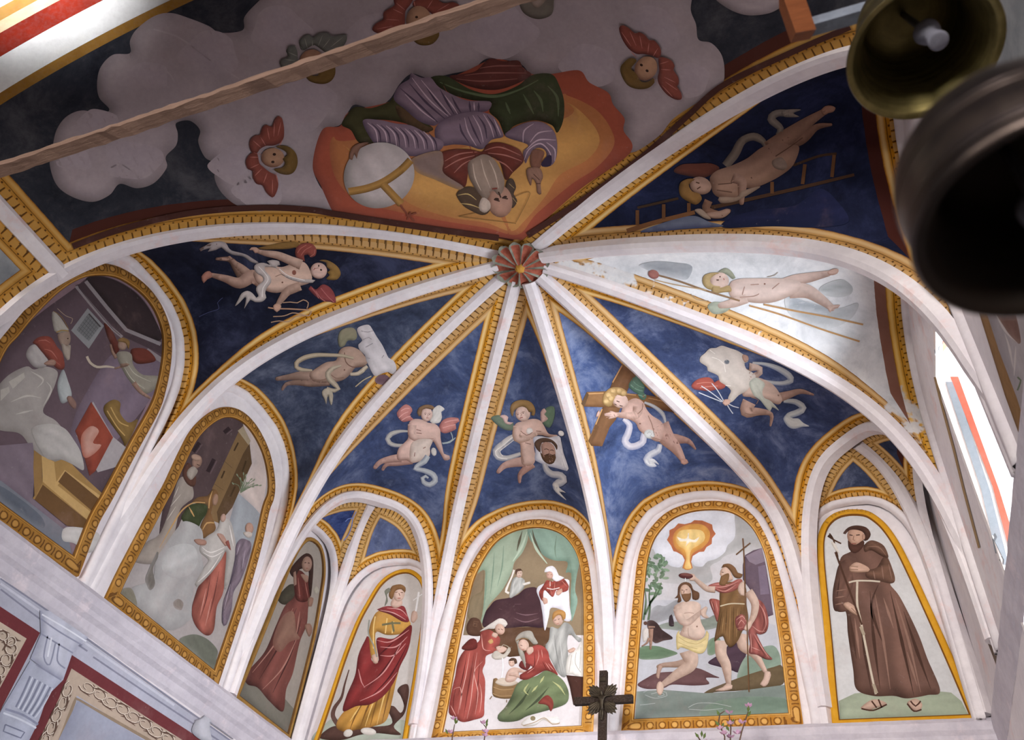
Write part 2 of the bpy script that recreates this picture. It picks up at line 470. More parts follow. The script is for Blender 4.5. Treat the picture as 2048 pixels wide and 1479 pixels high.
tag(god, 'great front vault fresco of an elder upside down among clouds and cherub heads')
WEBS['god'] = god
for sx, key in ((-1, 'L'), (1, 'R')):
    g2 = barrel_grid(sx*XBAND, sx*2.4995, 14, 20)
    ln = wall_line(sx*XBAND); rb = RC[1] if sx < 0 else RC[9]
    o = web_object('vault_sail', g2, (rb, ln, None), web_mat('grey_strip_'+key, 0, '6d7277', '858a8e', '9a9ea0', bG), (0.044, 0.05, 0.0), ceiling)
    tag(o, 'grey painted strip below the clouds at the upper left edge' if sx < 0 else 'grey painted strip below the clouds at the right wall')
    L = resample(ln, 0.05)
    V, F = sweep(L, np.repeat(unit(np.array([[sx*0.35, 0, -1.0]])), len(L), 0), np.repeat(unit(np.array([[-sx*1.0, 0, -0.35]])), len(L), 0), RIBPROF)
    mesh_obj('rib', V, F, WHITE, ceiling)

# --- splayed front arch, painted in bands
fx = np.linspace(-2.499, 2.499, 141); fz = hbar(fx)
base = np.stack([fx, np.full_like(fx, YF), fz], 1)
T = tangents(base); outn = np.stack([-T[:, 2], np.zeros(len(T)), T[:, 0]], 1); outn[outn[:, 2] < 0] *= -1
front = tag(empty('wall_front', (0, YF, ZC)), kind='structure', label='splayed white front arch with red and ochre stripes')
def splay(o_): 
    return base + outn*o_*0.75 + np.array([0, -1, 0])*o_*0.75
bands = [(0.0, 0.17, plaster('rough_white_edge', 'e8e6e4', 'd9d6d4', 5, 1.0)), (0.17, 0.285, plaster('red_stripe', '8f2a1a', '7a2114', 5, 0.4)),
         (0.285, 0.345, plaster('cream_stripe', 'd8c6a6', 'cdb68c', 6, 0.4)), (0.345, 0.41, plaster('ochre_stripe', 'a87a3c', 'b98c4c', 6, 0.4)),
         (0.41, 0.9, plaster('aged_white', 'e0dacb', 'cfc8b6', 4, 0.6))]
for a, b, mt in bands:
    A, B = splay(a), splay(b); n = len(A)
    mesh_obj('painted_stripe', np.vstack([A, B]), [(i, i+1, n+i+1, n+i) for i in range(n-1)], mt, front)
# yellow edge strip on the barrel next to the splay
A = base + np.array([0, 0, -0.003]); B = base + np.array([0, 0.05, -0.003]); n = len(A)
mesh_obj('painted_stripe', np.vstack([A, B]), [(i, i+1, n+i+1, n+i) for i in range(n-1)], plaster('dull_ochre', '8a6226', '9a7130', 7, 0.3), front)

# ------------------------------------------------------------------ walls
def wall(name, V, F, mat=WHITE):
    return tag(mesh_obj(name, V, F, mat), kind='structure')
TH = 0.3
wl_o = wall('wall_left', *box_vf(XL-TH, XL, YF, YB+TH, 0, 6.0))
wb_o = wall('wall_back', *box_vf(XL, XR, YB, YB+TH, 0, 6.0))
# right wall with the splayed window niche
WY0, WY1, WZ0, WZ1 = -0.16, 0.62, 1.8, 5.17
parts = [box_vf(XR, XR+TH, -3.25, WY0-0.02, 0, 6.0), box_vf(XR, XR+TH, WY1+0.02, YB+TH, 0, 6.0), box_vf(XR, XR+TH, WY0-0.02, WY1+0.02, 0, WZ0-0.02), box_vf(XR, XR+TH, WY0-0.02, WY1+0.02, WZ1+0.02, 6.0)]
wr_o = wall('wall_right', *join_vf(parts))
floor_o = wall('floor', *box_vf(-7, 7, -11, YB+TH, -0.2, 0), FLOORM)
wall('added_shade_wall', *box_vf(-8, 8, -6.2, -6.0, 4.55, 8.5))  # added unseen wall behind the camera, shades the front of the vault
# ------------------------------------------------------------------ from a place in the photograph to a point on a surface
def px_rays(pts):
    p = np.asarray(pts, float).reshape(-1, 2)
    v = np.stack([(p[:, 0]-1024)/FPX, (p[:, 1]-739.5)/FPX, np.ones(len(p))], 1)
    return v[:, :1]*CR + v[:, 1:2]*(-CU) + v[:, 2:3]*_f
class Plane:
    def __init__(s, axis, val, nrm, off=0.004): s.ax, s.val, s.n, s.off, s.layer, s.flat = axis, val, np.array(nrm, float), off, 0, True
    def hit(s, pts):
        v = px_rays(pts); t = (s.val-CAM[s.ax])/v[:, s.ax]
        P = CAM+v*t[:, None]
        return P, np.repeat(s.n[None], len(P), 0), t > 0
class Surf:
    def __init__(s, obj, off=0.003):
        me = obj.data; me.update(); V = [v.co.copy() for v in me.vertices]; F = [tuple(p.vertices) for p in me.polygons]
        s.b = BVHTree.FromPolygons(V, F); s.off, s.layer, s.flat = off, 0, False
    def hit(s, pts):
        v = px_rays(pts); P = np.zeros((len(v), 3)); N = np.zeros((len(v), 3)); ok = np.zeros(len(v), bool)
        o = Vector(CAM)
        for i, d in enumerate(v):
            d = Vector(d).normalized(); h = s.b.ray_cast(o, d)
            if h[0] is not None:
                n = h[1] if h[1].dot(d) < 0 else -h[1]
                P[i], N[i], ok[i] = h[0], n, True
        return P, N, ok
WLEFT = Plane(0, XL, (1, 0, 0)); WBACK = Plane(1, YB, (0, -1, 0)); WRIGHT = Plane(0, XR, (-1, 0, 0))

def crom(pts, step=4.0, closed=True):
    p = np.asarray(pts, float); n = len(p); out = []
    rng = range(n) if closed else range(n-1)
    for i in rng:
        if closed: a, b, c, d = p[(i-1) % n], p[i], p[(i+1) % n], p[(i+2) % n]
        else: a, b, c, d = p[max(i-1, 0)], p[i], p[i+1], p[min(i+2, n-1)]
        k = max(1, int(np.linalg.norm(c-b)/step))
        for t in np.arange(k)/k:
            out.append(0.5*((2*b)+(c-a)*t+(2*a-5*b+4*c-d)*t*t+(3*b-a-3*c+d)*t**3))
    if not closed: out.append(p[-1])
    return np.array(out)
def straight(pts, step=8.0, closed=True):
    p = np.asarray(pts, float); n = len(p); out = []
    for i in range(n if closed else n-1):
        b, c = p[i], p[(i+1) % n]; k = max(1, int(np.linalg.norm(c-b)/step))
        for t in np.arange(k)/k: out.append(b+(c-b)*t)
    if not closed: out.append(p[-1])
    return np.array(out)
def inside(poly, q):
    x, y = q[:, 0], q[:, 1]; r = np.zeros(len(q), bool); j = len(poly)-1
    for i in range(len(poly)):
        xi, yi = poly[i]; xj, yj = poly[j]
        c = ((yi > y) != (yj > y))
        if yi != yj: r ^= c & (x < (xj-xi)*(y-yi)/(yj-yi)+xi)
        j = i
    return r
def bdist(poly, q):
    A = poly; B = np.roll(poly, -1, 0); d = B-A; L2 = (d*d).sum(1)+1e-9
    w_ = q[:, None, :]-A[None]; t = np.clip((w_*d[None]).sum(2)/L2[None], 0, 1)
    e = w_-t[..., None]*d[None]; dd = (e*e).sum(2); k = dd.argmin(1)
    i = np.arange(len(q)); D = np.sqrt(dd[i, k]); v = -e[i, k]
    on = D < 0.05                                   # on the outline: take the outward normal
    if on.any():
        dk = d[k[on]]; v = v.copy(); v[on] = np.stack([dk[:, 1], -dk[:, 0]], 1)
    return D, v  # distance, direction to the edge

LIGHT2D = np.array([0.75, -0.65])
class Paint:
    """one painted figure or shape: flat paint lying on a wall or vault surface"""
    def __init__(s, surf, gain=1.0, step=6.0):
        s.surf, s.gain, s.step = surf, gain, step; s.V, s.F, s.C = [], [], []; s.n = 0
        s.o = np.zeros(2); s.k = 1.0
    def view(s, x0, y0, k): s.o = np.array([x0, y0], float); s.k = float(k); return s
    def _c(s, h):
        c = lin(h, s.gain); g = float(c@np.array([0.3, 0.6, 0.1])); return c*0.86+g*0.14
    def _t(s, pts): return s.o+np.asarray(pts, float)/s.k
    def _tri(s, loop, colfn, grid):
        lo, hi = loop.min(0), loop.max(0)
        xs = np.arange(lo[0]+grid/2, hi[0], grid); ys = np.arange(lo[1]+grid/2, hi[1], grid)
        pts = loop
        if len(xs) and len(ys):
            g = np.stack(np.meshgrid(xs, ys), -1).reshape(-1, 2)
            g[:, 0] += ((np.floor((g[:, 1]-lo[1])/grid) % 2)*0.5)*grid
            g = g[inside(loop, g)]
            if len(g):
                d, _ = bdist(loop, g); g = g[d > grid*0.35]
            pts = np.vstack([loop, g])
        n = len(loop)
        v2, e2, f2, ov, oe, of = delaunay_2d_cdt([Vector(p) for p in pts], [], [list(range(n))], 1, 1e-4)
        q = np.array([tuple(v) for v in v2])
        if len(q) == 0 or not f2: return
        col = colfn(q)
        P, N, ok = s.surf.hit(q)
        off = s.surf.off + s.surf.layer*(0.00004 if s.surf.flat else 0.00012); s.surf.layer += 1
        P = P + N*off
        for f in f2:
            if all(ok[i] for i in f): s.F.append(tuple(i+s.n for i in f))
        s.V.append(P); s.C.append(col); s.n += len(P)
    def poly(s, col, pts, sm=True, edge=None, r=9.0, k=0.45, grad=None, fold=0.05):
        """edge: colour towards the outline; grad: (colour, x0, y0, x1, y1) runs from col to colour"""
        pts = s._t(pts); r = r/s.k
        if grad: a_ = s._t([grad[1:3], grad[3:5]]); grad = (grad[0], a_[0][0], a_[0][1], a_[1][0], a_[1][1])
        loop = crom(pts) if sm else straight(pts)
        area = 0.5*np.sum(loop[:, 0]*np.roll(loop[:, 1], -1)-loop[:, 1]*np.roll(loop[:, 0], -1))
        if area < 0: loop = loop[::-1]
        c0 = s._c(col); c1 = s._c(edge) if edge else None
        c2 = s._c(grad[0]) if grad else None
        if edge:
            z_ = loop-loop.mean(0); ev, U_ = np.linalg.eigh(z_.T@z_); ax_u, ax_v = U_[:, 1], U_[:, 0]; wd = max(6.0, 2.6*math.sqrt(max(ev[0], 1e-6)/len(loop)))
            rs = np.random.RandomState(int(abs(loop.sum()*10)) % 100000)
            waves = [(0.6+0.5*rs.rand(), f_*(0.85+0.3*rs.rand()), 1.5+2*rs.rand(), 6.28*rs.rand()) for f_ in (0.9, 1.7, 3.1)]
        def fn(q):
            c = np.repeat(c0[None], len(q), 0)
            if grad:
                a = np.array(grad[1:3], float); b = np.array(grad[3:5], float)-a
                t = np.clip(((q-a)@b)/(b@b), 0, 1)[:, None]; c = c*(1-t)+c2*t
            if edge:
                d, v = bdist(loop, q); L = np.linalg.norm(v, axis=1)
                lit = np.where(L > 1e-6, (v@LIGHT2D)/np.maximum(L, 1e-6), 0)
                t = np.clip(1-d/r, 0, 1)*np.clip(0.62-0.5*lit, 0.12, 1); t = t[:, None]
                c = c*(1-t)+c1*t
                # brushed modelling: soft streaks along the shape
                x = q@ax_v/wd; y = q@ax_u/wd
                m_ = sum(a_*np.sin(6.283*f_*(x+0.12*np.sin(y*g_+p_))+p_) for a_, f_, g_, p_ in waves)
                c = np.clip(c*(1+fold*m_)[:, None], 0, 0.95)
            return c
        grid = min(s.step, max(2.5, r*0.6)) if edge else ((14.0 if s.surf.flat else 9.0) if not s.surf.flat or grad else 60.0)
        if grid < 50 and abs(area) > 60000: grid = max(grid, 12)
        s._tri(loop, fn, grid)
        return s
    def line(s, col, pts, w=2.0, sm=True, edge=None):
        pts = s._t(pts); w = np.atleast_1d(w)/s.k
        p = crom(pts, 5.0, False) if sm and len(pts) > 2 else straight(pts, 8.0, False)
        d = np.concatenate([[0], np.cumsum(np.linalg.norm(np.diff(p, axis=0), axis=1))]); d = d/max(d[-1], 1e-6)
        ws = np.atleast_1d(w).astype(float)
        if len(ws) == 1: h = np.full(len(p), ws[0]/2)
        else: h = np.interp(d, np.linspace(0, 1, len(ws)), ws)/2
        t = np.gradient(p, axis=0); t = t/(np.linalg.norm(t, axis=1, keepdims=True)+1e-9)
        nn = np.stack([-t[:, 1], t[:, 0]], 1)
        A, B = p+nn*h[:, None], p-nn*h[:, None]; n = len(p)
        q = np.vstack([A, B])
        if edge:
            mid = p; q = np.vstack([A, mid, B])
        P, N, ok = s.surf.hit(q)
        off = s.surf.off + s.surf.layer*(0.00004 if s.surf.flat else 0.00012); s.surf.layer += 1
        P = P+N*off
        rows = 2 if edge else 1
        for b in range(rows):
            for i in range(n-1):
                f = (b*n+i, b*n+i+1, (b+1)*n+i+1, (b+1)*n+i)
                if all(ok[j] for j in f): s.F.append(tuple(j+s.n for j in f))
        c = np.repeat(s._c(col)[None], len(q), 0)
        if edge:
            ce = s._c(edge); m_ = 0.5*(c[0]+ce)
            up = (nn@LIGHT2D) > 0
            for i in range(n):
                c[i] = m_ if up[i] else ce; c[2*n+i] = ce if up[i] else m_
        s.V.append(P); s.C.append(c); s.n += len(q)
        return s
    def lines(s, col, segs, w=2.0):
        for i, g in enumerate(segs):
            s.line(col, g, w)
            if i < len(segs)-1: s.surf.layer -= 1        # strokes of one set share a layer
        return s
    def ell(s, col, cx, cy, rx, ry, rot=0, edge=None, r=9.0, n=22):
        a = np.arange(n)*2*math.pi/n; c, q = math.cos(math.radians(rot)), math.sin(math.radians(rot))
        x, y = rx*np.cos(a), ry*np.sin(a)
        return s.poly(col, np.stack([cx+x*c-y*q, cy+x*q+y*c], 1), True, edge, r)
    def limb(s, col, pts, ws, edge):
        """tapered rounded limb"""
        pts = s._t(pts); ws = np.asarray(ws, float)/s.k
        p = crom(pts, 5.0, False) if len(pts) > 2 else straight(pts, 6.0, False)
        d = np.concatenate([[0], np.cumsum(np.linalg.norm(np.diff(p, axis=0), axis=1))]); d = d/max(d[-1], 1e-6)
        h = np.interp(d, np.linspace(0, 1, len(ws)), ws)/2
        t = np.gradient(p, axis=0); t = t/(np.linalg.norm(t, axis=1, keepdims=True)+1e-9); nn = np.stack([-t[:, 1], t[:, 0]], 1)
        cap = []
        for ang in np.linspace(-math.pi/2, math.pi/2, 6)[1:-1]:
            cap.append(p[-1]+t[-1]*h[-1]*math.cos(ang)+nn[-1]*h[-1]*-math.sin(ang))
        loop = np.vstack([p+nn*h[:, None], np.array(cap), (p-nn*h[:, None])[::-1]])
        return s.poly(col, (loop-s.o)*s.k, False, edge, max(4.0, float(np.max(h))*1.1)*s.k)
    def build(s, name, parent, label=None):
        if not s.V: return None
        V = np.vstack(s.V); C = np.vstack(s.C)
        o = mesh_obj(name, V, s.F, PAINT, parent)
        at = o.data.color_attributes.new('Col', 'FLOAT_COLOR', 'POINT')
        at.data.foreach_set('color', np.concatenate([C, np.ones((len(C), 1))], 1).ravel())
        if label: o['label'] = label
        return o

# ------------------------------------------------------------------ lunette frames
def frame_mat(name, gold, light, dark, per=0.085, plain=False):
    t = NT(name, rough=0.7)
    u, v, _ = t.uv()
    n = t.noise(11, 5, 0.7)
    col = t.mix(t.smooth(n, 0.35, 0.7), lin4(gold), lin4(light))
    if not plain:
        fx_ = t.mul(t.sub(t.M('FRACT', t.M('DIVIDE', u, per)), 0.5), 2.0)
        fv = t.M('DIVIDE', t.sub(v, 0.62), 0.30)
        r = t.M('SQRT', t.add(t.M('POWER', t.M('ABSOLUTE', t.M('DIVIDE', fx_, 0.62)), 2.0), t.M('POWER', t.M('ABSOLUTE', fv), 2.0)))
        zone = t.between(v, 0.33, 0.92)
        egg = t.mul(t.lt(r, 0.62), zone); ring = t.mul(t.between(r, 0.74, 1.02), zone)
        ring = t.mul(ring, t.gt(t.noise(60, 2), 0.36))
        dart = t.mul(t.gt(t.M('ABSOLUTE', fx_), 0.90), zone)
        col = t.mix(t.mul(zone, 0.35), col, lin4(dark))
        col = t.mix(t.mul(egg, 0.75), col, lin4(light))
        col = t.mix(t.mul(t.M('MAXIMUM', ring, dart), 0.8), col, lin4(dark))
        col = t.mix(t.mul(t.between(v, 0.16, 0.22), 0.6), col, lin4(dark))
        col = t.mix(t.mul(t.between(v, 0.05, 0.15), 0.5), col, lin4(light))
        col = t.mix(t.mul(t.between(v, 0.27, 0.31), 0.55), col, lin4(dark))
    col = t.mix(t.mul(t.lt(v, 0.045 if not plain else 0.14), 0.8), col, lin4(dark))
    t.bump(t.noise(30, 3), 0.25, 0.003)
    return t.done(col)
FR_DULL = frame_mat('gold_frame_dull', 'a5742c', 'b98a48', '4f2f12')
FR_GOLD = frame_mat('gold_frame_bright', 'c98a2c', 'dfae62', '6a3c12')
FR_PLAIN_D = frame_mat('ochre_frame_dull', '8f6a34', 'a07b42', '4a2c16', plain=True)
FR_PLAIN = frame_mat('ochre_frame', 'c8901f', 'd29c2e', '5c2a12', plain=True)

def wall_ab(plane, P):  # 2D wall coordinates
    return np.stack([P[:, 1] if plane.ax == 0 else P[:, 0], P[:, 2]], 1)
def wall_3d(plane, q, off):
    P = np.zeros((len(q), 3)); P[:, plane.ax] = plane.val; P[:, 1 if plane.ax == 0 else 0] = q[:, 0]; P[:, 2] = q[:, 1]
    return P + plane.n*off
def offset_loop(q, d):
    area = 0.5*np.sum(q[:, 0]*np.roll(q[:, 1], -1)-q[:, 1]*np.roll(q[:, 0], -1))
    a = np.roll(q, 1, 0); b = np.roll(q, -1, 0)
    e1 = q-a; e2 = b-q; e1 /= np.linalg.norm(e1, axis=1, keepdims=True)+1e-9; e2 /= np.linalg.norm(e2, axis=1, keepdims=True)+1e-9
    n1 = np.stack([e1[:, 1], -e1[:, 0]], 1); n2 = np.stack([e2[:, 1], -e2[:, 0]], 1)
    if area < 0: n1, n2 = -n1, -n2
    m_ = n1+n2; m_ /= np.linalg.norm(m_, axis=1, keepdims=True)+1e-9
    sc = 1/np.clip((m_*n1).sum(1), 0.4, 1)
    return q + m_*(d*sc)[:, None]
LUN = {}
def lunette(key, plane, arch_px, corner_px, fw, mat, label, ground, gain=1.0, name='fresco_panel', edge=None, grad=None):
    """arch_px: left foot -> over the arch -> right foot; the foot line closes it"""
    top = crom(arch_px, 6.0, False); bot = straight([arch_px[-1], arch_px[0]], 10.0, False)[1:-1]
    loop = np.vstack([top, bot])
    P, _, _ = plane.hit(loop); q = wall_ab(plane, P)
    c = q.mean(0)
    e = empty(name, tuple(wall_3d(plane, np.array([[c[0], q[:, 1].min()]]), 0.0)[0])); tag(e, label, 'fresco')
    pt = Paint(plane, gain); plane.layer = 0
    pt.poly(ground, loop, False, None, grad=grad); pt.build('picture_ground', e)
    out = offset_loop(q, np.full(len(q), fw)); n = len(q)
    d = np.concatenate([[0], np.cumsum(np.linalg.norm(np.diff(np.vstack([q, q[:1]]), axis=0), axis=1))])
    qi = np.vstack([q, q[:1]]); qo = np.vstack([out, out[:1]])
    h = 0.024
    rows = [(qi, 0.0, 0.0), (qi, h-0.004, 0.0), (qi+(qo-qi)*0.2, h, 0.2), (qi+(qo-qi)*0.62, h+0.006, 0.62), (qi+(qo-qi)*0.97, h-0.002, 0.97), (qo, 0.0, 1.0)]
    V = np.vstack([wall_3d(plane, r_, o_) for r_, o_, _ in rows]); UV = np.vstack([np.stack([d, np.full(n+1, v_)], 1) for _, _, v_ in rows])
    F = [(b*(n+1)+i, b*(n+1)+i+1, (b+1)*(n+1)+i+1, (b+1)*(n+1)+i) for b in range(len(rows)-1) for i in range(n)]
    o = mesh_obj('frame', V, F, mat, e, smooth=True); set_uv(o, UV)
    LUN[key] = e
    return e
bishop_px = [(0-70,1008-52),(-50,850),(0,716),(34,671),(68,630),(113,586),(154,560),(191,552),(232,557),(273,582),(301,613),(318,651),(323,685),(320,726),(311,770),(297,811),(253,890),(205,980),(174,1034),(143,1112)]
saint_px = [(236,1186),(253,1150),(290,1078),(328,1006),(342,980),(369,921),(393,876),(424,846),(451,835),(478,842),(502,866),(523,907),(533,952),(533,985),(523,1013),(506,1088),(478,1184),(425,1340)]
redw_px = [(475,1390),(504,1320),(538,1236),(565,1168),(585,1121),(599,1096),(612,1083),(624,1084),(636,1096),(642,1118),(643,1148),(638,1185),(626,1256),(612,1317),(585,1422),(573,1467)]
marg_px = [(631,1500),(644,1466),(666,1402),(693,1320),(720,1249),(741,1209),(764,1172),(788,1153),(812,1147),(829,1153),(842,1168),(848,1195),(845,1236),(839,1283),(827,1361),(815,1429),(805,1490)]
nat_px = [(887,1465),(897,1415),(914,1320),(928,1249),(940,1195),(951,1155),(972,1114),(995,1084),(1026,1065),(1060,1057),(1093,1058),(1124,1070),(1144,1091),(1157,1118),(1164,1155),(1168,1209),(1168,1317),(1167,1385),(1164,1452)]
bap_px = [(1269,1439),(1273,1385),(1279,1303),(1286,1222),(1291,1168),(1296,1124),(1305,1091),(1318,1067),(1345,1040),(1379,1026),(1416,1021),(1450,1023),(1477,1033),(1501,1053),(1518,1080),(1531,1114),(1541,1162),(1552,1236),(1562,1303),(1570,1371),(1577,1427)]
fri_px = [(1680,1440),(1674,1381),(1667,1300),(1659,1216),(1652,1148),(1649,1107),(1650,1077),(1659,1053),(1676,1038),(1699,1032),(1726,1033),(1743,1041),(1764,1060),(1787,1094),(1814,1148),(1845,1216),(1875,1283),(1906,1354),(1938,1430)]

lunette('bishop', WLEFT, bishop_px, None, 0.085, FR_DULL, 'fresco of a bishop in mitre with small angel, in dim arched frame at far left', '8a7078', 1.0)
lunette('saint', WLEFT, saint_px, None, 0.085, FR_DULL, 'damaged arched fresco of veiled figures below a brown tower on the left wall', 'a39a97')
lunette('redw', WLEFT, redw_px, None, 0.035, FR_PLAIN_D, 'narrow arched fresco of a long-haired woman in dark red, in the left corner', '9a9186')
lunette('marg', WBACK, marg_px, None, 0.040, FR_PLAIN, 'narrow arched fresco of a saint in yellow and crimson standing on a dragon', 'c3bdb8')
lunette('nat', WBACK, nat_px, None, 0.085, FR_GOLD, 'arched fresco of a birth room with women bathing a baby, behind the crucifix', 'd9d3d6')
lunette('bap', WBACK, bap_px, None, 0.085, FR_GOLD, 'arched fresco of a baptism in a river under a glowing dove', 'c6c6cc')
lunette('fri', WBACK, fri_px, None, 0.050, FR_PLAIN, 'narrow arched fresco of a bearded friar in brown habit holding a crucifix', 'c9cacb')

# --- white archivolt round every lunette
def archivolt(key, nrm, width=0.07, proud=0.022):
    A = ARCH[key]; lo = np.array([1, 1, 0.0]); dn = np.array([0, 0, ZC-0.03]); A = np.vstack([[A[0]*lo+dn], A, [A[-1]*lo+dn]]); nrm = np.array(nrm, float); T = tangents(A); side = unit(np.cross(T, nrm))
    mid = A.mean(0)+np.array([0, 0, -0.3]); side *= np.sign(((mid-A)*side).sum(1))[:, None]
    prof = [(-0.006, -0.02), (0.0, proud), (width*0.25, proud+0.012), (width*0.75, proud+0.012), (width, proud*0.5), (width+0.004, -0.02)]
    V, F = sweep(A, side, np.repeat(nrm[None], len(A), 0), prof)
    mesh_obj('archivolt', V, F, WHITE, ceiling, smooth=True)
for k_, n_ in (('12', (1,0,0)), ('23', (1,0,0)), ('45', (0,-1,0)), ('56', (0,-1,0)), ('78', (-1,0,0)), ('89', (-1,0,0)),
               ('34a', (1,0,0)), ('34b', (0,-1,0)), ('67a', (0,-1,0)), ('67b', (-1,0,0))):
    archivolt(k_, n_, 0.07 if len(k_) == 2 else 0.045)

# ------------------------------------------------------------------ cornices
CORN = [(0.0, 0.02), (0.055, 0.0), (0.075, -0.03), (0.07, -0.075), (0.05, -0.10), (0.045, -0.125), (0.02, -0.15), (0.015, -0.20), (0.0, -0.22)]
CM = plaster('cornice_plaster', 'cfc9d0', 'bdb7c0', 4, 0.9, 'd8cdd2')
def cornice(name, p0, p1, nrm, dep=1.0):
    p0, p1, nrm = np.array(p0, float), np.array(p1, float), np.array(nrm, float)
    P = resample(np.stack([p0, p1]), 0.08)
    rng = np.random.RandomState(3); V = []
    for p in P:
        for a, b in CORN: V.append(p+nrm*(a*dep+(rng.rand()-0.5)*0.004)+np.array([0, 0, b-0.012+(rng.rand()-0.5)*0.004]))
    n = len(CORN); F = [(i*n+k, i*n+k+1, (i+1)*n+k+1, (i+1)*n+k) for i in range(len(P)-1) for k in range(n-1)]
    return tag(mesh_obj(name, V, F, CM, smooth=False), kind='structure')
cornice('trim_1', (XL, YF, ZC), (XL, YB, ZC), (1, 0, 0))
cornice('trim_2', (XL, YB, ZC), (XR, YB, ZC), (0, -1, 0))
cornice('trim_3', (XR, YF, ZC), (XR, YB, ZC), (-1, 0, 0), 0.3)
# ================================================================== the paintings
# every figure is flat paint laid on its wall or sail; points are measured in the photograph
FL, FLD, FLL = 'c9a694', '8a5f4e', 'dcc3b6'      # flesh
SURF = {k: Surf(o) for k, o in WEBS.items()}
GAIN = {'12': 1.55, '23': 1.35, '34': 1.3, '45': 1.35, '56': 1.3, '67': 1.2, '78': 1.1, '89': 1.55, 'god': 2.7}
def P(key, view=None):
    sf = SURF[key] if key in SURF else {'L': WLEFT, 'B': WBACK, 'R': WRIGHT}[key]
    p = Paint(sf, GAIN.get(key, 1.0))
    if view: p.view(*view)
    return p
def face(p, cx, cy, w_, h, ang, skin=FL, dark=FLD, beard=None):
    """small painted face: brows, eyes, nose, mouth; ang turns the head (0 = upright)"""
    c, s_ = math.cos(math.radians(ang)), math.sin(math.radians(ang))
    def q(x, y): return (cx+(x*c-y*s_)*w_, cy+(x*s_+y*c)*h)
    lw = 0.09*w_
    for sx in (-1, 1):
        p.line(dark, [q(sx*0.18, -0.22), q(sx*0.45, -0.28), q(sx*0.68, -0.20)], lw*0.8)
        p.ell('6b4a3c', *q(sx*0.42, -0.08), 0.13*w_, 0.06*h, ang); p.ell('38241a', *q(sx*0.42, -0.075), 0.07*w_, 0.045*h, ang)
    p.line(dark, [q(0.06, -0.2), q(0.12, 0.12), q(0.0, 0.22), q(-0.12, 0.18)], lw*0.8)
    p.line('8c3a30', [q(-0.24, 0.46), q(0, 0.42), q(0.24, 0.46)], lw*1.2)

# ---- sail 12: child with scourge
v = (390, 470, 6.827)
p = P('12', v)
p.line('5a4a44', [(70,200),(200,130),(330,110)], 40)
p.poly('968d8c', [(70,205),(150,135),(220,95),(330,80),(420,100),(455,160),(500,205),(600,230),(700,260),(780,310),(870,370),(840,385),(760,360),(660,290),(520,265),(420,215),(360,165),(290,195),(175,220),(205,175)], edge='4e4846', r=30)
p.build('painted_scarf', WEBS['12'])
p = P('12', v)
p.poly('7a5a24', [(860,170),(1000,135),(1200,95),(1380,90),(1420,140),(1300,180),(1100,190),(920,190)], edge='4a3414', r=25)
p.build('painted_torch', WEBS['12'])
p = P('12', v)
p.poly('7d3a30', [(1380,290),(1370,200),(1420,130),(1530,100),(1620,130),(1660,200),(1640,280),(1590,300),(1540,260),(1490,270),(1500,360),(1460,340)], edge='47201c', r=40)
p.lines('9d5a4c', [[(1400,240),(1440,180),(1520,130)],[(1450,270),(1500,200),(1590,150)],[(1570,290),(1630,250),(1640,190)]], 9)
p.poly('7a3636', [(1550,730),(1580,690),(1650,740),(1740,670),(1830,700),(1900,790),(1925,920),(1850,910),(1760,900),(1680,860),(1610,800)], edge='431c20', r=40)
p.lines('a0606', [[(0,0)]]) if False else None
p.lines('9c5854', [[(1650,760),(1720,860),(1780,900)],[(1720,720),(1810,830),(1900,915)],[(1600,720),(1660,800),(1690,860)]], 9)
p.limb('7e6050', [(640,560),(560,430),(480,330),(300,320)], [130,110,70,40], '3c2a22')
p.limb(FL+'' if False else 'a58674', [(720,520),(600,420),(500,340),(470,300)], [120,110,70,45], '55392e')
p.poly('a88674', [(280,325),(380,300),(450,310),(490,290),(500,320),(430,345),(350,335)], edge='55392e', r=14)
p.limb('b08e7c', [(930,640),(780,560),(610,650),(420,590),(230,540)], [190,190,150,100,60], '5e4034')
p.poly('a5705e', [(90,560),(140,500),(200,485),(240,520),(230,570),(170,600),(120,650),(95,610)], edge='5c372c', r=25)
p.poly('b89a88', [(800,500),(900,440),(1050,410),(1180,430),(1280,400),(1400,350),(1500,370),(1560,450),(1600,580),(1560,650),(1400,700),(1250,750),(1120,785),(980,760),(880,680),(820,600)], edge='664a3e', r=70)
p.limb('b89a88', [(1450,400),(1280,330),(1130,270),(960,240),(850,210)], [140,120,110,90,50], '66493c')
p.poly('b08c78', [(740,195),(770,160),(840,160),(880,190),(870,235),(820,240),(790,200)], edge='6a4636', r=14)
p.limb('a78876', [(1440,690),(1270,760),(1190,860),(1130,950)], [120,130,100,60], '5a3f34')
p.ell('b5968a', 1690, 480, 115, 110, 20, edge='6b4c40', r=40)
p.poly('7a5c26', [(1700,340),(1780,330),(1880,370),(1960,440),(1990,530),(1940,600),(1860,610),(1790,590),(1840,540),(1810,500),(1850,470),(1800,430),(1790,370)], edge='43300f', r=35)
p.ell('3a2a20', 1690, 412, 10, 15, 10); p.ell('3a2a20', 1722, 468, 15, 12, 30)
p.line('8c4a40', [(1620,470),(1640,440)], 10); p.line('7d5a4a', [(1640,450),(1690,440)], 7)
p.ell('7d4a3c', 1355, 505, 28, 34, 0); p.ell('6b4a3c', 1195, 640, 12, 12, 0)
p.line('8a6a58', [(1100,560),(1180,530),(1240,560)], 8)
p.build('painted_child', WEBS['12'], 'nude winged child flying, seen on the dark sail')
p = P('12', v)
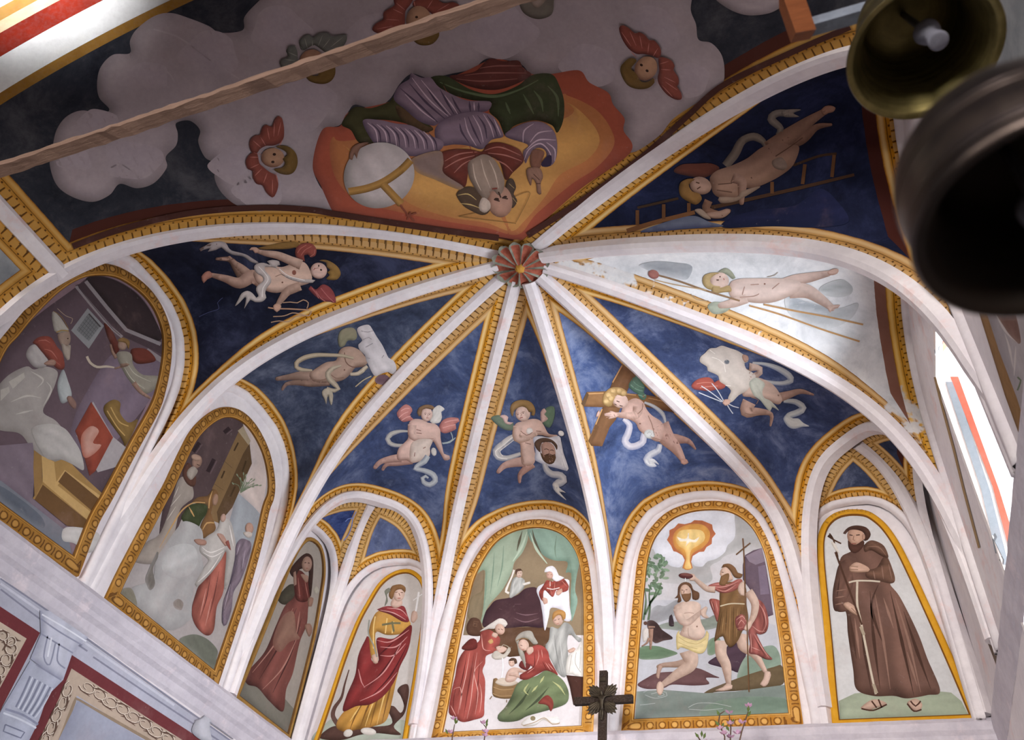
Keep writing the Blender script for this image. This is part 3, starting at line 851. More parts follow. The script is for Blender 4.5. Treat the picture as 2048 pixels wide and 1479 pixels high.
p.poly('aaa09c', [(805,430),(850,380),(940,370),(1030,400),(985,350),(1060,330),(1150,350),(1165,400),(1110,420),(1150,480),(1230,540),(1400,590),(1600,600),(1645,610),(1610,645),(1450,640),(1280,590),(1180,520),(1100,440),(950,430),(960,480),(1030,560),(1040,640),(980,720),(960,790),(975,850),(920,905),(820,910),(760,880),(700,960),(675,1000),(695,900),(690,840),(610,920),(550,965),(590,880),(640,790),(720,755),(790,790),(840,850),(870,830),(835,750),(850,690),(930,620),(920,560),(840,510)], edge='5d5452', r=30)
p.lines('cfc6c2', [[(870,420),(960,520),(1000,600),(930,720),(920,840)],[(1150,450),(1280,550),(1500,610)]], 10)
p.build('painted_scarf', WEBS['12'])
p = P('12', v)
p.line('9a7458', [(1000,985),(1100,1000),(1300,1005),(1560,1020)], 18)
p.lines('9a7a60', [[(1200,920),(1300,910),(1400,920),(1480,880),(1550,920),(1530,1000)],[(1070,1110),(1220,1100),(1330,1060),(1420,1070),(1560,1100),(1590,1030)],[(1040,1190),(1150,1170),(1280,1180),(1380,1110),(1500,1100)]], 13)
p.poly('a98470', [(1070,960),(1120,930),(1180,960),(1160,1020),(1120,1050),(1080,1020)], edge='5a3c30', r=15)
p.build('painted_scourge', WEBS['12'])
p = P('12', v); p.lines('3d4468', [[(60,1110),(190,1050),(330,1000),(310,920),(380,850)]], 8); p.build('painted_lightning', WEBS['12'])

# ---- sail 23: half-lost child
v = (540, 630, 7.585); k = '23'
p = P(k, v)
p.poly('7d7a60', [(1050,260),(1120,200),(1230,180),(1300,220),(1320,330),(1270,380),(1180,380),(1130,460),(1060,480),(1030,380)], edge='4a4a3e', r=40)
p.limb('9c8070', [(640,930),(450,920),(250,940),(110,960)], [190,150,90,60], '4d382e')
p.limb('987a69', [(900,990),(620,1030),(400,1020),(250,1040),(190,1120)], [150,120,90,70,40], '4d382e')
p.poly('a58977', [(600,880),(700,800),(850,710),(1000,680),(1040,560),(1100,490),(1220,470),(1350,520),(1440,620),(1480,700),(1440,760),(1300,790),(1250,850),(1180,930),(1080,990),(900,1020),(700,1010),(620,960)], edge='5a4236', r=70)
p.line('6b4c3e', [(1130,560),(1150,700),(1250,780),(1420,770)], 14); p.line('77594a', [(930,900),(1000,950),(1120,940)], 10); p.ell('6b4a3c', 1130, 825, 12, 12, 0)
p.line('7a5c4c', [(600,960),(760,980),(900,950)], 10)
p.build('painted_child', WEBS[k], 'nude child painted lying, its head lost in bare plaster')
p = P(k, v)
p.line('b0a186', [(1270,650),(1100,610),(900,600),(700,600),(520,640),(400,720),(400,780),(480,820),(640,830)], [40,50,55,60,70,75,70,60,30], edge='6b6252')
p.line('b5a890', [(1080,760),(960,800),(880,870),(900,960),(1000,1060),(1040,1110),(980,1140),(860,1120)], [25,60,80,85,80,70,60,80], edge='6e6454')
p.poly('aea48f', [(790,1160),(830,1110),(900,1110),(950,1170),(960,1240),(935,1365),(900,1280),(890,1210),(870,1250),(855,1345),(825,1260),(795,1210)], edge='6b6455', r=25)
p.line('b8ab94', [(1220,890),(1340,880),(1430,810),(1480,770)], [50,60,70,50], edge='756a58')
p.build('painted_scarf', WEBS[k])
p = P(k, v)
p.poly('b7b2b4', [(1320,200),(1400,150),(1500,140),(1560,220),(1620,320),(1700,440),(1760,560),(1800,640),(1880,690),(1920,800),(1880,900),(1800,860),(1700,880),(1600,920),(1540,850),(1500,760),(1460,680),(1440,600),(1360,520),(1340,440),(1400,380),(1350,300)], edge='8f8a8c', r=60)
p.lines('8a8488', [[(1380,230),(1480,250),(1560,230)],[(1400,370),(1500,330),(1540,360)],[(1450,480),(1560,420)],[(1460,640),(1520,650)],[(1700,640),(1730,600)]], 12)
p.poly('58404a', [(1600,960),(1680,900),(1780,910),(1830,980),(1790,1040),(1690,1050),(1610,1020)], edge='6d5560', r=40)
p.line('a3977a', [(1300,1080),(1420,980),(1540,920)], 16)
p.build('painted_loss', WEBS[k], 'patch of bare pale plaster')

# ---- sail 34: red-winged child
v = (730, 790, 7.395); k = '34'
p = P(k, v)
for q_ in ([(470,260),(540,170),(610,130),(680,170),(700,230),(660,300),(720,350),(640,380),(560,390),(500,340)], [(1100,450),(1160,360),(1260,325),(1380,335),(1400,380),(1340,420),(1350,490),(1260,540),(1170,560),(1110,520)]):
    p.poly('b4746c', q_, edge='7c4648', r=50)
p.lines('cf9a92', [[(500,330),(570,270),(640,240)],[(540,370),(620,320),(680,300)],[(1150,480),(1250,450),(1340,430)],[(1180,400),(1280,370),(1380,360)],[(530,230),(600,190),(660,190)]], 9)
p.build('painted_wings', WEBS[k])
p = P(k, v)
p.line('a8a69c', [(640,530),(520,530),(390,570),(330,640),(360,700),(440,735),(560,740),(680,745)], [30,45,70,75,70,55,50,30], edge='65667a')
p.build('painted_scarf', WEBS[k])
p = P(k, v)
p.limb('b48d80', [(700,960),(480,1000),(320,1020),(265,1090)], [110,90,70,45], '694a44')
p.limb('bf9a8c', [(560,920),(380,940),(230,980),(150,1060)], [130,110,80,60], '6d4e48')
p.poly('c4a498', [(640,480),(660,390),(740,345),(860,360),(930,400),(1040,420),(1110,500),(1120,640),(1150,780),(1170,860),(1250,890),(1260,940),(1180,960),(1130,880),(1060,760),(1010,680),(960,740),(960,860),(860,950),(700,1000),(620,960),(500,960),(470,900),(500,780),(600,680),(640,620)], edge='7d5c52', r=60)
p.limb('c9aa9d', [(700,430),(700,600),(840,630),(1000,620)], [130,110,80,50], '7d5c52')
p.poly('c2b3a8', [(680,720),(760,660),(860,640),(1000,660),(960,780),(960,880),(880,950),(700,990),(660,900)], edge='9a8276', r=60)
p.ell('c9aca0', 915, 280, 85, 105, 4, edge='86665a', r=35)
p.poly('7d6044', [(770,260),(800,180),(900,135),(1000,150),(1040,200),(1000,210),(900,190),(850,210),(830,290),(800,310)], edge='4f3c2a', r=25)
face(p, 925, 285, 75, 100, 2)
p.lines('8a665a', [[(760,500),(830,520)],[(760,550),(840,560)],[(740,840),(730,900)],[(860,780),(900,760)]], 12)
p.build('painted_child', WEBS[k], 'pink-winged nude child with half its face lost')
p = P(k, v)
p.poly('c2bfba', [(1040,170),(1100,140),(1180,200),(1130,240),(1140,320),(1100,400),(1000,410),(960,380),(1000,300),(1000,220)], edge='a5a29c', r=30)
p.ell('b9b6b0', 1020, 830, 40, 62, -10, edge='8f8c88', r=20)
p.build('painted_loss', WEBS[k], 'patch of bare pale plaster')
p = P(k, v)
p.line('aab0b2', [(930,890),(880,970),(760,1050),(740,1080),(880,1110),(1010,1170),(1040,1260),(960,1320),(870,1280),(850,1220),(900,1190),(940,1220)], [80,90,70,60,70,80,85,85,80,70,60,30], edge='6c7488')
p.lines('8f9da0', [[(1140,700),(1220,690),(1300,640),(1270,540)],[(1150,710),(1260,690),(1340,620)]], 14)
p.build('painted_scarf', WEBS[k])

# ---- sail 45: child with the veil
v = (970, 780, 6.721); k = '45'
p = P(k, v)
for q_, c_ in (([(80,370),(180,330),(250,360),(330,430),(380,430),(370,530),(270,530),(170,470)], '5f6f5c'), ([(770,300),(850,220),(930,220),(940,330),(910,440),(870,500),(810,480),(760,410)], '5f7a62')):
    p.poly(c_, q_, edge='3b4a44', r=45)
for q_ in ([(200,345),(260,325),(315,360),(300,420),(380,430),(340,460),(270,440),(240,380)], [(750,290),(800,240),(830,280),(800,320),(850,380),(800,420),(760,440)]):
    p.poly('c2a49c', q_, edge='8a6a68', r=25)
p.build('painted_wings', WEBS[k])
p = P(k, v)
p.line('b5b0aa', [(430,600),(330,650),(220,740),(150,810),(180,890),(290,910),(400,880),(480,850)], [60,80,90,100,95,75,65,50], edge='6b7080')
p.lines('d5d1cb', [[(380,620),(240,740),(140,820),(180,900),(300,920)],[(420,640),(280,750),(200,820),(240,880)]], 7)
p.build('painted_scarf', WEBS[k])
p = P(k, v)
p.limb('b98f80', [(640,980),(540,1060),(470,1140),(465,1230)], [120,100,70,35], '6d4a42')
p.limb('c4a092', [(560,950),(400,970),(260,1010),(180,1090)], [150,120,90,55], '74524a')
p.poly('c8a99c', [(380,520),(420,440),(520,410),(640,380),(740,400),(800,480),(860,580),(980,600),(960,640),(840,620),(760,600),(680,620),(660,760),(680,880),(660,980),(580,1010),(500,990),(480,860),(470,720),(400,680),(380,600)], edge='80604f', r=60)
p.limb('ccaea1', [(440,480),(430,640),(560,640),(680,590)], [120,110,90,55], '84644f')
p.ell('d3cfcb', 600, 545, 45, 45, 0, edge='b5aaa2', r=20)
p.ell('ceb2a6', 510, 310, 100, 105, -14, edge='8c6c5f', r=40)
p.poly('8d6d3c', [(340,230),(380,160),(480,125),(590,140),(650,190),(680,270),(660,340),(620,330),(630,290),(590,290),(560,240),(500,215),(430,240),(390,280),(370,350),(345,300)], edge='56401f', r=35)
face(p, 480, 320, 88, 100, -14)
p.lines('8a685a', [[(480,540),(560,600),(640,560)],[(690,540),(760,550)],[(540,700),(620,720)],[(500,880),(520,960)]], 10)
p.build('painted_child', WEBS[k], 'winged nude child with curly hair holding the veil')
p = P(k, v)
p.poly('c6c6cc', [(650,640),(740,610),(860,630),(1000,610),(1030,680),(1060,830),(1100,950),(1130,1050),(1110,1080),(960,1040),(840,1010),(720,960),(670,920),(680,800)], edge='8d90a4', r=50)
p.lines('e0e0e4', [[(1000,640),(1030,800),(1070,960),(1110,1060)],[(1040,960),(1060,1040)]], 9)
p.ell('d9d9da', 1030, 575, 42, 35, 30, edge='b3b0b4', r=15)
p.poly('5a4436', [(665,710),(720,650),(820,635),(920,670),(980,740),(970,800),(950,760),(900,700),(820,690),(770,700),(750,760),(750,830),(700,790)], edge='3a2a20', r=30)
p.poly('b08c7c', [(760,720),(800,690),(870,695),(930,740),(950,800),(950,880),(900,960),(820,950),(780,880),(760,800)], edge='74564a', r=40)
p.poly('59402b', [(745,820),(790,870),(840,850),(900,870),(950,850),(960,900),(930,970),(870,990),(810,960),(770,910)], edge='3b2818', r=25)
p.lines('3c2a20', [[(800,790),(830,780),(860,795)],[(880,800),(910,795),(930,810)],[(820,860),(870,850),(920,870)]], 9)
p.line('8a6656', [(865,790),(870,830),(855,850)], 9)
p.build('painted_veil', WEBS[k], 'white veil bearing a dark bearded face')
p = P(k, v)
p.line('b4b2b2', [(800,980),(830,1060),(900,1120),(1020,1140),(1060,1210),(960,1260),(960,1330)], [60,85,90,95,105,110,60], edge='6d748a')
p.poly('c0bdb8', [(910,1250),(970,1240),(1010,1310),(1090,1370),(1010,1360),(1100,1470),(1000,1400),(940,1340)], edge='85858f', r=25)
p.build('painted_scarf', WEBS[k])

# ---- sail 56: child with the cross
v = (1140, 720, 6.574); k = '56'
p = P(k, v)
p.poly('7a5534', [(690,50),(870,190),(780,340),(720,480),(600,780),(520,880),(420,1130),(280,1125),(240,1060),(330,830),(420,640),(560,280)], sm=False, edge='5b3c20', r=70)
p.poly('8a6238', [(145,570),(220,415),(460,405),(700,430),(1000,450),(1250,500),(1420,640),(1440,700),(1200,650),(1000,610),(600,620),(200,610)], sm=False, edge='5e3f22', r=60)
p.poly('5d4429', [(145,570),(215,420),(245,450),(185,615)], sm=False)
p.lines('b98a52', [[(240,440),(440,430)],[(560,290),(690,60)],[(420,640),(270,1000)],[(750,440),(870,455)],[(1030,490),(1250,540)]], 16)
p.poly('68482a', [(270,1110),(240,1060),(330,840),(380,870)], sm=False)
p.build('painted_cross', WEBS[k], 'brown wooden cross painted on the sail')
p = P(k, v)
p.poly('5d8874', [(770,340),(800,270),(870,195),(930,260),(990,350),(970,420),(1010,460),(980,520),(920,500),(890,440),(840,410)], edge='365c50', r=45)
p.lines('7fae98', [[(800,320),(880,380),(960,400)],[(830,270),(900,330),(975,360)],[(900,450),(960,470),(1000,450)]], 10)
p.build('painted_wing', WEBS[k])
p = P(k, v)
p.line('c2bec4', [(700,770),(780,850),(760,960),(720,1060),(780,1130),(880,1120),(960,1060),(970,980),(1050,950)], [50,80,90,95,95,90,90,90,60], edge='7f86a4')
p.line('c0c2c6', [(1180,1100),(1160,1180),(1060,1240),(1000,1300),(1040,1370)], [60,85,90,90,60], edge='7d86a4')
p.poly('c8cacc', [(970,1300),(1030,1280),(1110,1300),(1170,1370),(1100,1340),(1140,1390),(1050,1400),(980,1350)], edge='8d95ac', r=25)
p.line('bcc0be', [(980,550),(1100,600),(1220,700),(1260,830)], [30,45,55,25], edge='7f8aa0')
p.build('painted_scarf', WEBS[k])
p = P(k, v)
p.limb('c09888', [(1250,1000),(1400,1030),(1560,1060),(1650,1160)], [110,130,75,25], '7a554c')
p.limb('c8a294', [(1180,850),(1260,1000),(1390,1150),(1480,1290)], [260,220,150,80], '84604f')
p.poly('c09484', [(1460,1290),(1540,1300),(1560,1340),(1500,1370),(1460,1350)], edge='84604f', r=15)
p.poly('ceaa9c', [(700,600),(780,520),(870,495),(960,540),(1010,640),(1080,720),(1200,800),(1240,900),(1180,1060),(1060,1030),(960,960),(900,900),(860,820),(740,760),(660,740),(680,650)], edge='8a6858', r=70)
p.limb('d2b0a2', [(900,600),(860,720),(700,720),(560,710)], [150,110,80,55], '8a6858')
p.poly('d0aea0', [(445,700),(520,680),(520,660),(590,680),(640,720),(600,750),(500,770),(520,740),(450,730)], edge='8a6858', r=15)
p.lines('a37d6e', [[(450,715),(540,710)],[(470,750),(560,735)]], 6)
p.poly('c8a698', [(340,750),(350,690),(380,650),(390,690),(375,730)], edge='8a6858', r=12)
p.ell('d2b3a6', 660, 530, 105, 95, 20, edge='947464', r=40)
p.poly('b08d54', [(420,540),(440,450),(500,380),(570,350),(680,360),(750,410),(750,450),(690,470),(620,450),(580,510),(540,600),(500,610),(440,580)], edge='785c2c', r=40)
for c_ in ((560,400),(640,400),(500,460),(700,430),(470,540),(530,500)): p.ell('cbab70', c_[0], c_[1], 36, 34, 0, edge='94743c', r=20)
p.lines('5c4034', [[(580,570),(610,585)],[(610,530),(650,545)],[(650,590),(690,600)]], 12)
p.ell('c4c6c4', 1045, 965, 72, 60, 10, edge='9aa09c', r=25); p.line('9aa09c', [(1010,960),(1040,935),(1080,960),(1050,990)], 6)
p.ell('7a5648', 920, 828, 12, 10, 0)
p.lines('94705f', [[(960,560),(950,640),(890,700)],[(1030,720),(1080,840),(1110,980)],[(1060,1000),(1250,1060)]], 9)
p.build('painted_child', WEBS[k], 'blond nude child leaning on the wooden cross')
# ---- sail 67: whitewashed child with nails
v = (1380, 680, 7.585); k = '67'
p = P(k, v)
p.poly('9c4a3c', [(20,690),(70,620),(170,570),(290,560),(340,590),(370,640),(440,600),(540,690),(480,740),(380,750),(300,770),(180,760),(60,740)], edge='6b2c28', r=45)
p.lines('c07a68', [[(100,660),(220,640),(330,640)],[(150,720),(280,700),(420,690)]], 9)
p.build('painted_wing', WEBS[k])
p = P(k, v)
p.line('aeb0ae', [(950,340),(1150,360),(1350,430),(1500,530),(1530,610),(1400,650),(1250,640),(1120,620)], [40,50,75,95,100,70,60,60], edge='6f7890')
p.line('b5b8b4', [(1420,920),(1600,930),(1720,1020),(1640,1090),(1500,1140),(1450,1200)], [50,80,95,100,100,80], edge='727c94')
p.poly('b8bab6', [(1415,1190),(1470,1130),(1560,1180),(1640,1180),(1720,1250),(1810,1300),(1700,1310),(1570,1340),(1480,1300)], edge='7c869a', r=35)
p.build('painted_scarf', WEBS[k])
p = P(k, v)
p.limb('b99684', [(1340,870),(1500,820),(1680,770),(1870,820)], [150,110,75,30], '74564c')
p.limb('bd9a88', [(900,930),(850,1080),(1050,1080),(1230,1120),(1220,1290)], [210,170,110,65,30], '785a4c')
p.poly('c0a494', [(840,640),(980,560),(1100,580),(1250,660),(1350,780),(1400,900),(1340,970),(1200,920),(1080,880),(940,860),(800,840),(820,740)], edge='86685a', r=60)
p.limb('c4aa9c', [(900,400),(1060,420),(1060,490),(920,560)], [130,90,90,90], '8a6c5c')
p.poly('c4bab0', [(150,320),(160,250),(230,190),(300,120),(400,110),(480,75),(600,110),(720,150),(800,200),(880,260),(880,320),(830,340),(850,420),(930,470),(1000,540),(940,640),(880,740),(800,800),(740,830),(640,930),(580,940),(580,860),(620,760),(540,680),(450,620),(430,540),(340,490),(270,460),(260,400),(200,360)], edge='9d9286', r=55)
p.ell('5e646c', 560, 325, 40, 34, 0, edge='848484', r=20)
p.poly('b48e7a', [(800,210),(880,230),(890,300),(840,330),(800,280)], edge='84604c', r=20)
p.lines('dad4cc', [[(330,250),(440,290),(520,360)],[(300,140),(380,200)],[(520,360),(540,480)],[(540,680),(620,690)]], 9)
p.poly('b9bcae', [(900,640),(1000,560),(1080,600),(1140,660),(1100,760),(1120,860),(1230,920),(1350,1060),(1250,1010),(1215,1075),(1140,1000),(1060,900),(960,820)], edge='8e9486', r=40)
p.lines('8a6a58', [[(860,430),(920,460),(900,500)],[(930,860),(1040,900),(1010,960)],[(830,1100),(900,1120),(1050,1130)]], 11)
p.build('painted_child', WEBS[k], 'headless nude child covered in pale plaster patches')
p = P(k, v)
p.lines('b9bcc4', [[(510,920),(420,760),(330,650)],[(500,930),(320,790),(170,690)],[(480,930),(300,860),(130,790)],[(560,970),(600,1040),(650,1110)],[(580,960),(660,1000),(740,1020)]], 14)
p.poly('c09a88', [(490,950),(510,900),(570,890),(620,900),(590,970),(530,990)], edge='7f5f50', r=15)
p.build('painted_nails', WEBS[k])

# ---- sail 78: child with the lance on worn plaster
v = (1250, 510, 4.18); k = '78'
p = P(k, v)
p.poly('8f959b', [(120,80),(250,50),(420,60),(560,90),(520,200),(420,190),(280,170),(180,120)], edge='b9bcc0', r=60)
p.poly('a9adb0', [(1350,350),(1500,380),(1650,420),(1800,440),(1950,400),(1900,520),(1760,600),(1600,620),(1450,560),(1350,450)], edge='c9ccce', r=80)
p.poly('9aa1a8', [(1400,360),(1550,400),(1690,440),(1700,490),(1560,480),(1380,460)], edge='b5babe', r=50)
p.poly('aab0b2', [(1640,260),(1800,200),(1900,260),(1880,330),(1760,350),(1640,320)], edge='c6cacb', r=60)
p.build('painted_sky', WEBS[k])
p = P(k, v)
p.poly('8f947e', [(780,140),(840,105),(890,130),(925,190),(900,200),(850,160)], edge='6a6f5c', r=20)
p.poly('9aa08e', [(690,430),(740,390),(850,400),(890,430),(830,480),(740,490)], edge='7d8474', r=30)
p.limb('cbb2a6', [(1280,270),(1420,210),(1560,180),(1700,150)], [120,100,80,50], '97786a')
p.limb('cdb5a9', [(1380,290),(1520,300),(1640,370),(1730,440)], [140,120,90,55], '9c7f70')
p.poly('c9a898', [(1690,140),(1740,110),(1785,115),(1775,150),(1720,165)], edge='97705e', r=14)
p.poly('c8ab9c', [(1690,430),(1740,415),(1800,415),(1780,440),(1735,450),(1715,480),(1700,460)], edge='97705e', r=12)
p.poly('cdb6ab', [(880,230),(960,195),(1100,190),(1250,190),(1400,200),(1470,230),(1450,300),(1380,340),(1250,390),(1120,400),(980,380),(880,340)], edge='a08474', r=55)
p.limb('c9b0a4', [(1020,360),(900,400),(800,420)], [80,80,50], '9c8070')
p.ell('cdb2a4', 790, 215, 80, 75, -10, edge='97786a', r=30)
p.poly('b39a66', [(650,230),(660,170),(720,145),(790,145),(740,170),(710,210),(740,250),(800,260),(760,290),(690,280)], edge='86703f', r=28)
p.poly('a88e5c', [(730,260),(800,270),(870,250),(890,300),(820,310),(740,320)], edge='7c6438', r=20)
p.lines('5c4338', [[(765,205),(785,205)],[(790,175),(800,180)]], 12); p.line('a05a50', [(825,190),(830,205)], 8)
p.lines('a07f70', [[(1000,260),(980,330)],[(960,350),(1080,340),(1120,320)],[(1230,280),(1290,230)],[(1050,245),(1120,240)]], 8); p.ell('7d5848', 1168, 237, 8, 7, 0)
p.lines('9a8a74', [[(1190,180),(1250,165),(1280,140)],[(550,320),(600,370),(700,380)]], 5)
p.build('painted_child', WEBS[k], 'pale blond nude child stretched out on worn plaster')
p = P(k, v)
p.lines('86694a', [[(260,160),(450,215),(680,295),(960,380)]], 16)
p.lines('b3956a', [[(250,205),(420,245),(680,290)]], 9)
p.lines('b08550', [[(1040,420),(1300,495),(1650,620),(1960,720)],[(1160,410),(1400,460),(1700,515),(1990,578)]], 15)
p.ell('a3685e', 240, 158, 46, 38, 20, edge='7d4a44', r=25)
p.build('painted_lance', WEBS[k], 'thin brown lance and reed')

# ---- sail 89: child and ladder in the dark
v = (1240, 190, 4.267); k = '89'
p = P(k, v)
p.poly('1c2040', [(880,1130),(960,1040),(1200,980),(1500,940),(1700,800),(1850,900),(1950,1080),(1700,1130),(1300,1120)], edge='141a34', r=150)
p.poly('5c6478', [(180,1170),(400,1080),(620,1030),(760,1080),(880,1120),(600,1140)], edge='33395a', r=60)
p.build('painted_sky', WEBS[k])
p = P(k, v)
p.line('6b4626', [(60,1160),(320,1080),(640,1000)], [40,36,34]); p.line('3f2a1c', [(780,960),(1100,890),(1500,800),(2000,680)], [34,30,30,24])
p.line('38281c', [(150,960),(500,880)], 22); p.line('3a281c', [(1480,600),(1700,520),(1850,500)], 22)
for a, b in (((150,1110),(150,980)), ((375,1060),(375,930)), ((590,1000),(590,920)), ((1300,840),(1300,740)), ((1560,760),(1580,590)), ((1810,700),(1830,510))):
    p.line('5a3a1f', [a, b], 30)
p.build('painted_ladder', WEBS[k], 'brown wooden ladder')
p = P(k, v)
p.poly('5a2f22', [(460,650),(520,590),(650,580),(780,580),(850,620),(790,670),(720,700),(600,690)], edge='37201c', r=40)
p.line('6d6155', [(900,600),(980,500),(1040,390),(1140,350),(1220,390),(1240,430)], [70,80,75,65,70,40], edge='403a36')
p.line('6f655c', [(1350,340),(1370,280),(1290,200),(1340,150),(1440,150)], [50,60,70,60,60], edge='45403c')
p.poly('756a60', [(1380,130),(1460,115),(1545,120),(1480,150),(1530,180),(1440,185),(1390,175)], edge='45403c', r=18)
p.limb('85614e', [(1400,420),(1560,360),(1680,270),(1800,250)], [120,110,60,26], '4a3328')
p.limb('8a6753', [(1280,470),(1440,350),(1600,230),(1740,140)], [170,150,100,55], '4c352a')
p.poly('8a6450', [(1715,130),(1750,90),(1800,85),(1840,105),(1820,140),(1780,150),(1740,170)], edge='543828', r=14)
p.poly('8d6b58', [(770,700),(830,640),(950,600),(1080,540),(1200,450),(1320,400),(1450,420),(1530,440),(1500,560),(1440,640),(1300,730),(1150,790),(1040,800),(1000,870),(900,890),(810,850),(780,780)], edge='523a2e', r=80)
p.limb('917060', [(960,700),(1040,740),(1040,850),(1040,920)], [90,85,65,40], '54392c')
p.poly('7d6a5e', [(1300,560),(1380,530),(1430,600),(1400,640),(1320,620)], edge='5c4a40', r=25)
p.poly('86705f', [(850,870),(1000,870),(1040,820),(1200,780),(1100,850),(980,910),(860,920)], edge='5a473c', r=25)
p.ell('957564', 690, 770, 95, 75, 20, edge='5a4032', r=35)
p.poly('7a5726', [(505,800),(520,740),(580,710),(640,715),(590,760),(620,820),(680,840),(700,890),(650,935),(570,900),(520,860)], edge='46300f', r=35)
p.lines('4a3022', [[(650,740),(680,750)],[(660,800),(690,780)]], 10)
p.limb('755442', [(760,900),(740,980),(850,1020),(930,990)], [70,70,60,40], '432e24')
p.poly('8f7263', [(740,1010),(850,990),(920,970),(945,1000),(880,1050),(780,1050)], edge='5a4032', r=18)
p.poly('8a7768', [(640,985),(690,970),(740,1010),(780,1060),(720,1050)], edge='5a4a40', r=15)
p.lines('5a3f32', [[(840,760),(960,750)],[(830,810),(960,830)],[(1120,700),(1130,710)],[(1330,520),(1450,440),(1560,360)]], 9)
p.build('painted_child', WEBS[k], 'nude child falling head down beside the ladder')

# ---- little corner sails: lightning
p = Paint(SURF['34a'], 1.3).view(550, 960, 5.478)
p.lines('5f79b8', [[(890,340),(850,420),(840,500),(800,600),(750,660)],[(770,450),(800,420),(860,410)]], 9); p.build('painted_lightning', WEBS['34a'])

# ================================================================== great cloud fresco
k = 'god'
CL, CLE = '6c6264', '4a4244'
p = P(k)
def T1(pts): return [(x/2.926, y/2.926) for x, y in pts]
def T2(pts): return [(680+x/2.926, y/2.926) for x, y in pts]
def T3(pts): return [(1348+x/2.926, y/2.926) for x, y in pts]
big = T1([(305,870),(330,760),(390,680),(480,645),(580,665),(640,640),(580,570),(568,480),(590,390),(660,320),(760,310),(760,240),(800,170),(900,95),(1000,75),(1120,110),(1220,150),(1290,190),(1420,175),(1430,100),(1500,20),(1600,-60),(1800,-120)]) \
    + T2([(300,-140),(1200,-160),(1900,-140)]) + T3([(95,-60),(100,60),(130,140),(145,230),(220,250),(280,320),(297,420),(275,500),(150,590),(0,690)]) \
    + T2([(1860,800),(1700,890),(1660,760),(1665,690),(1600,610),(1570,540),(1460,480),(1400,410),(1240,430),(1120,430),(1050,370),(870,340),(780,400),(650,430),(520,455),(420,430),(350,490),(290,580),(200,635),(90,610),(50,650),(0,730)]) \
    + T1([(1885,760),(1885,880),(1830,965),(1870,1085),(1950,1170),(1985,1240),(1700,1218),(1550,1215),(1400,1205),(1300,1130),(1255,1040),(1265,960),(1200,920),(1160,830),(1170,760),(1110,705),(1030,720),(1040,780),(1030,850),(970,915),(975,980),(900,1070),(800,1100),(700,1075),(640,1140),(540,1180),(420,1150),(330,1080),(290,960)])
p.step = 9
p.poly(CL, big, True, edge=CLE, r=26, fold=0.02)
p.build('painted_clouds', WEBS[k], 'billowing pinkish grey clouds')
p = P(k)
puff = '70666a'
for c_ in ((150,320,34),(200,250,45),(300,150,40),(260,320,60),(420,110,60),(470,330,48),(560,60,60),(760,70,70),(600,210,70),(1000,60,70),(1300,60,60),(1180,130,55),(1380,160,42),(520,380,50)):
    p.poly(puff, [(c_[0]+c_[2]*math.cos(a_)*(1+0.16*math.sin(3*a_+c_[0])), c_[1]+c_[2]*0.72*math.sin(a_)*(1+0.16*math.cos(2*a_+c_[1]))) for a_ in np.arange(16)*math.pi/8], edge=CL, r=c_[2]*0.5, fold=0.0); p.surf.layer -= 1
p.lines('71676a', [T1([(900,170),(1050,220),(1200,330),(1400,460)]), T1([(650,980),(700,960),(760,990)]), T1([(880,400),(980,420),(1020,480)])], 3)
p.build('painted_cloud_puffs', WEBS[k])
p = P(k); p.poly(CL, T3([(230,-40),(250,0),(340,60),(440,88),(560,75),(640,30),(665,-10),(600,-60),(300,-70)]), edge=CLE, r=16); p.build('painted_clouds', WEBS[k])

p = P(k).view(680, 0, 2.926)
p.poly('6b2f1c', [(-105,760),(0,735),(60,650),(300,590),(700,430),(900,345),(1050,380),(1120,430),(1240,430),(1400,410),(1460,480),(1570,540),(1600,610),(1665,690),(1660,760),(1700,890),(1400,1110),(1100,1375),(1040,1400),(900,1380),(500,1330),(0,1250),(-40,1240),(-110,1090),(-160,965)], edge='52241a', r=50)
p.poly('7d4a20', [(-40,800),(60,820),(700,700),(1250,560),(1340,560),(1500,640),(1590,760),(1600,860),(1500,980),(1350,1080),(1150,1250),(1040,1370),(850,1330),(600,1290),(350,1240),(100,1170),(-20,1050),(-60,900)], edge='6b3a1e', r=70)
p.poly('8a6228', [(20,850),(300,950),(1290,700),(1330,600),(1460,700),(1520,820),(1450,930),(1290,1020),(1200,1150),(1080,1290),(1000,1350),(850,1300),(650,1270),(430,1200),(300,1100),(100,900)], edge='7a5022', r=90)
p.build('painted_glory', WEBS[k], 'orange and yellow glow behind the elder')
v = (660, 110, 4.267)
p = P(k, v)
MG1, MG2 = '23240f', '161609'
p.poly('2a2814', [(160,490),(220,440),(350,450),(500,400),(560,360),(700,500),(880,620),(800,650),(640,580),(450,550),(300,560),(340,640),(380,740),(250,745),(180,640),(100,590)], edge=MG2, r=50)
p.poly('3a2a18', [(560,430),(650,470),(800,590),(880,620),(820,660),(700,610),(600,540)], edge='241a10', r=40)
p.poly('262b18', [(860,190),(1000,180),(1200,290),(1400,330),(1600,260),(1720,170),(1890,160),(1960,260),(2000,400),(1990,560),(1940,660),(1900,600),(1800,560),(1700,560),(1560,610),(1500,690),(1440,560),(1360,480),(1370,400),(1200,380),(1000,320),(920,260)], edge=MG2, r=70)
p.lines('3b452c', [[(1650,330),(1700,420),(1740,500)],[(1740,300),(1800,380),(1820,480)],[(1500,400),(1540,500)],[(1860,260),(1940,360),(1950,520)],[(940,230),(1150,310),(1400,350),(1600,300),(1780,210)]], [6,26,6])
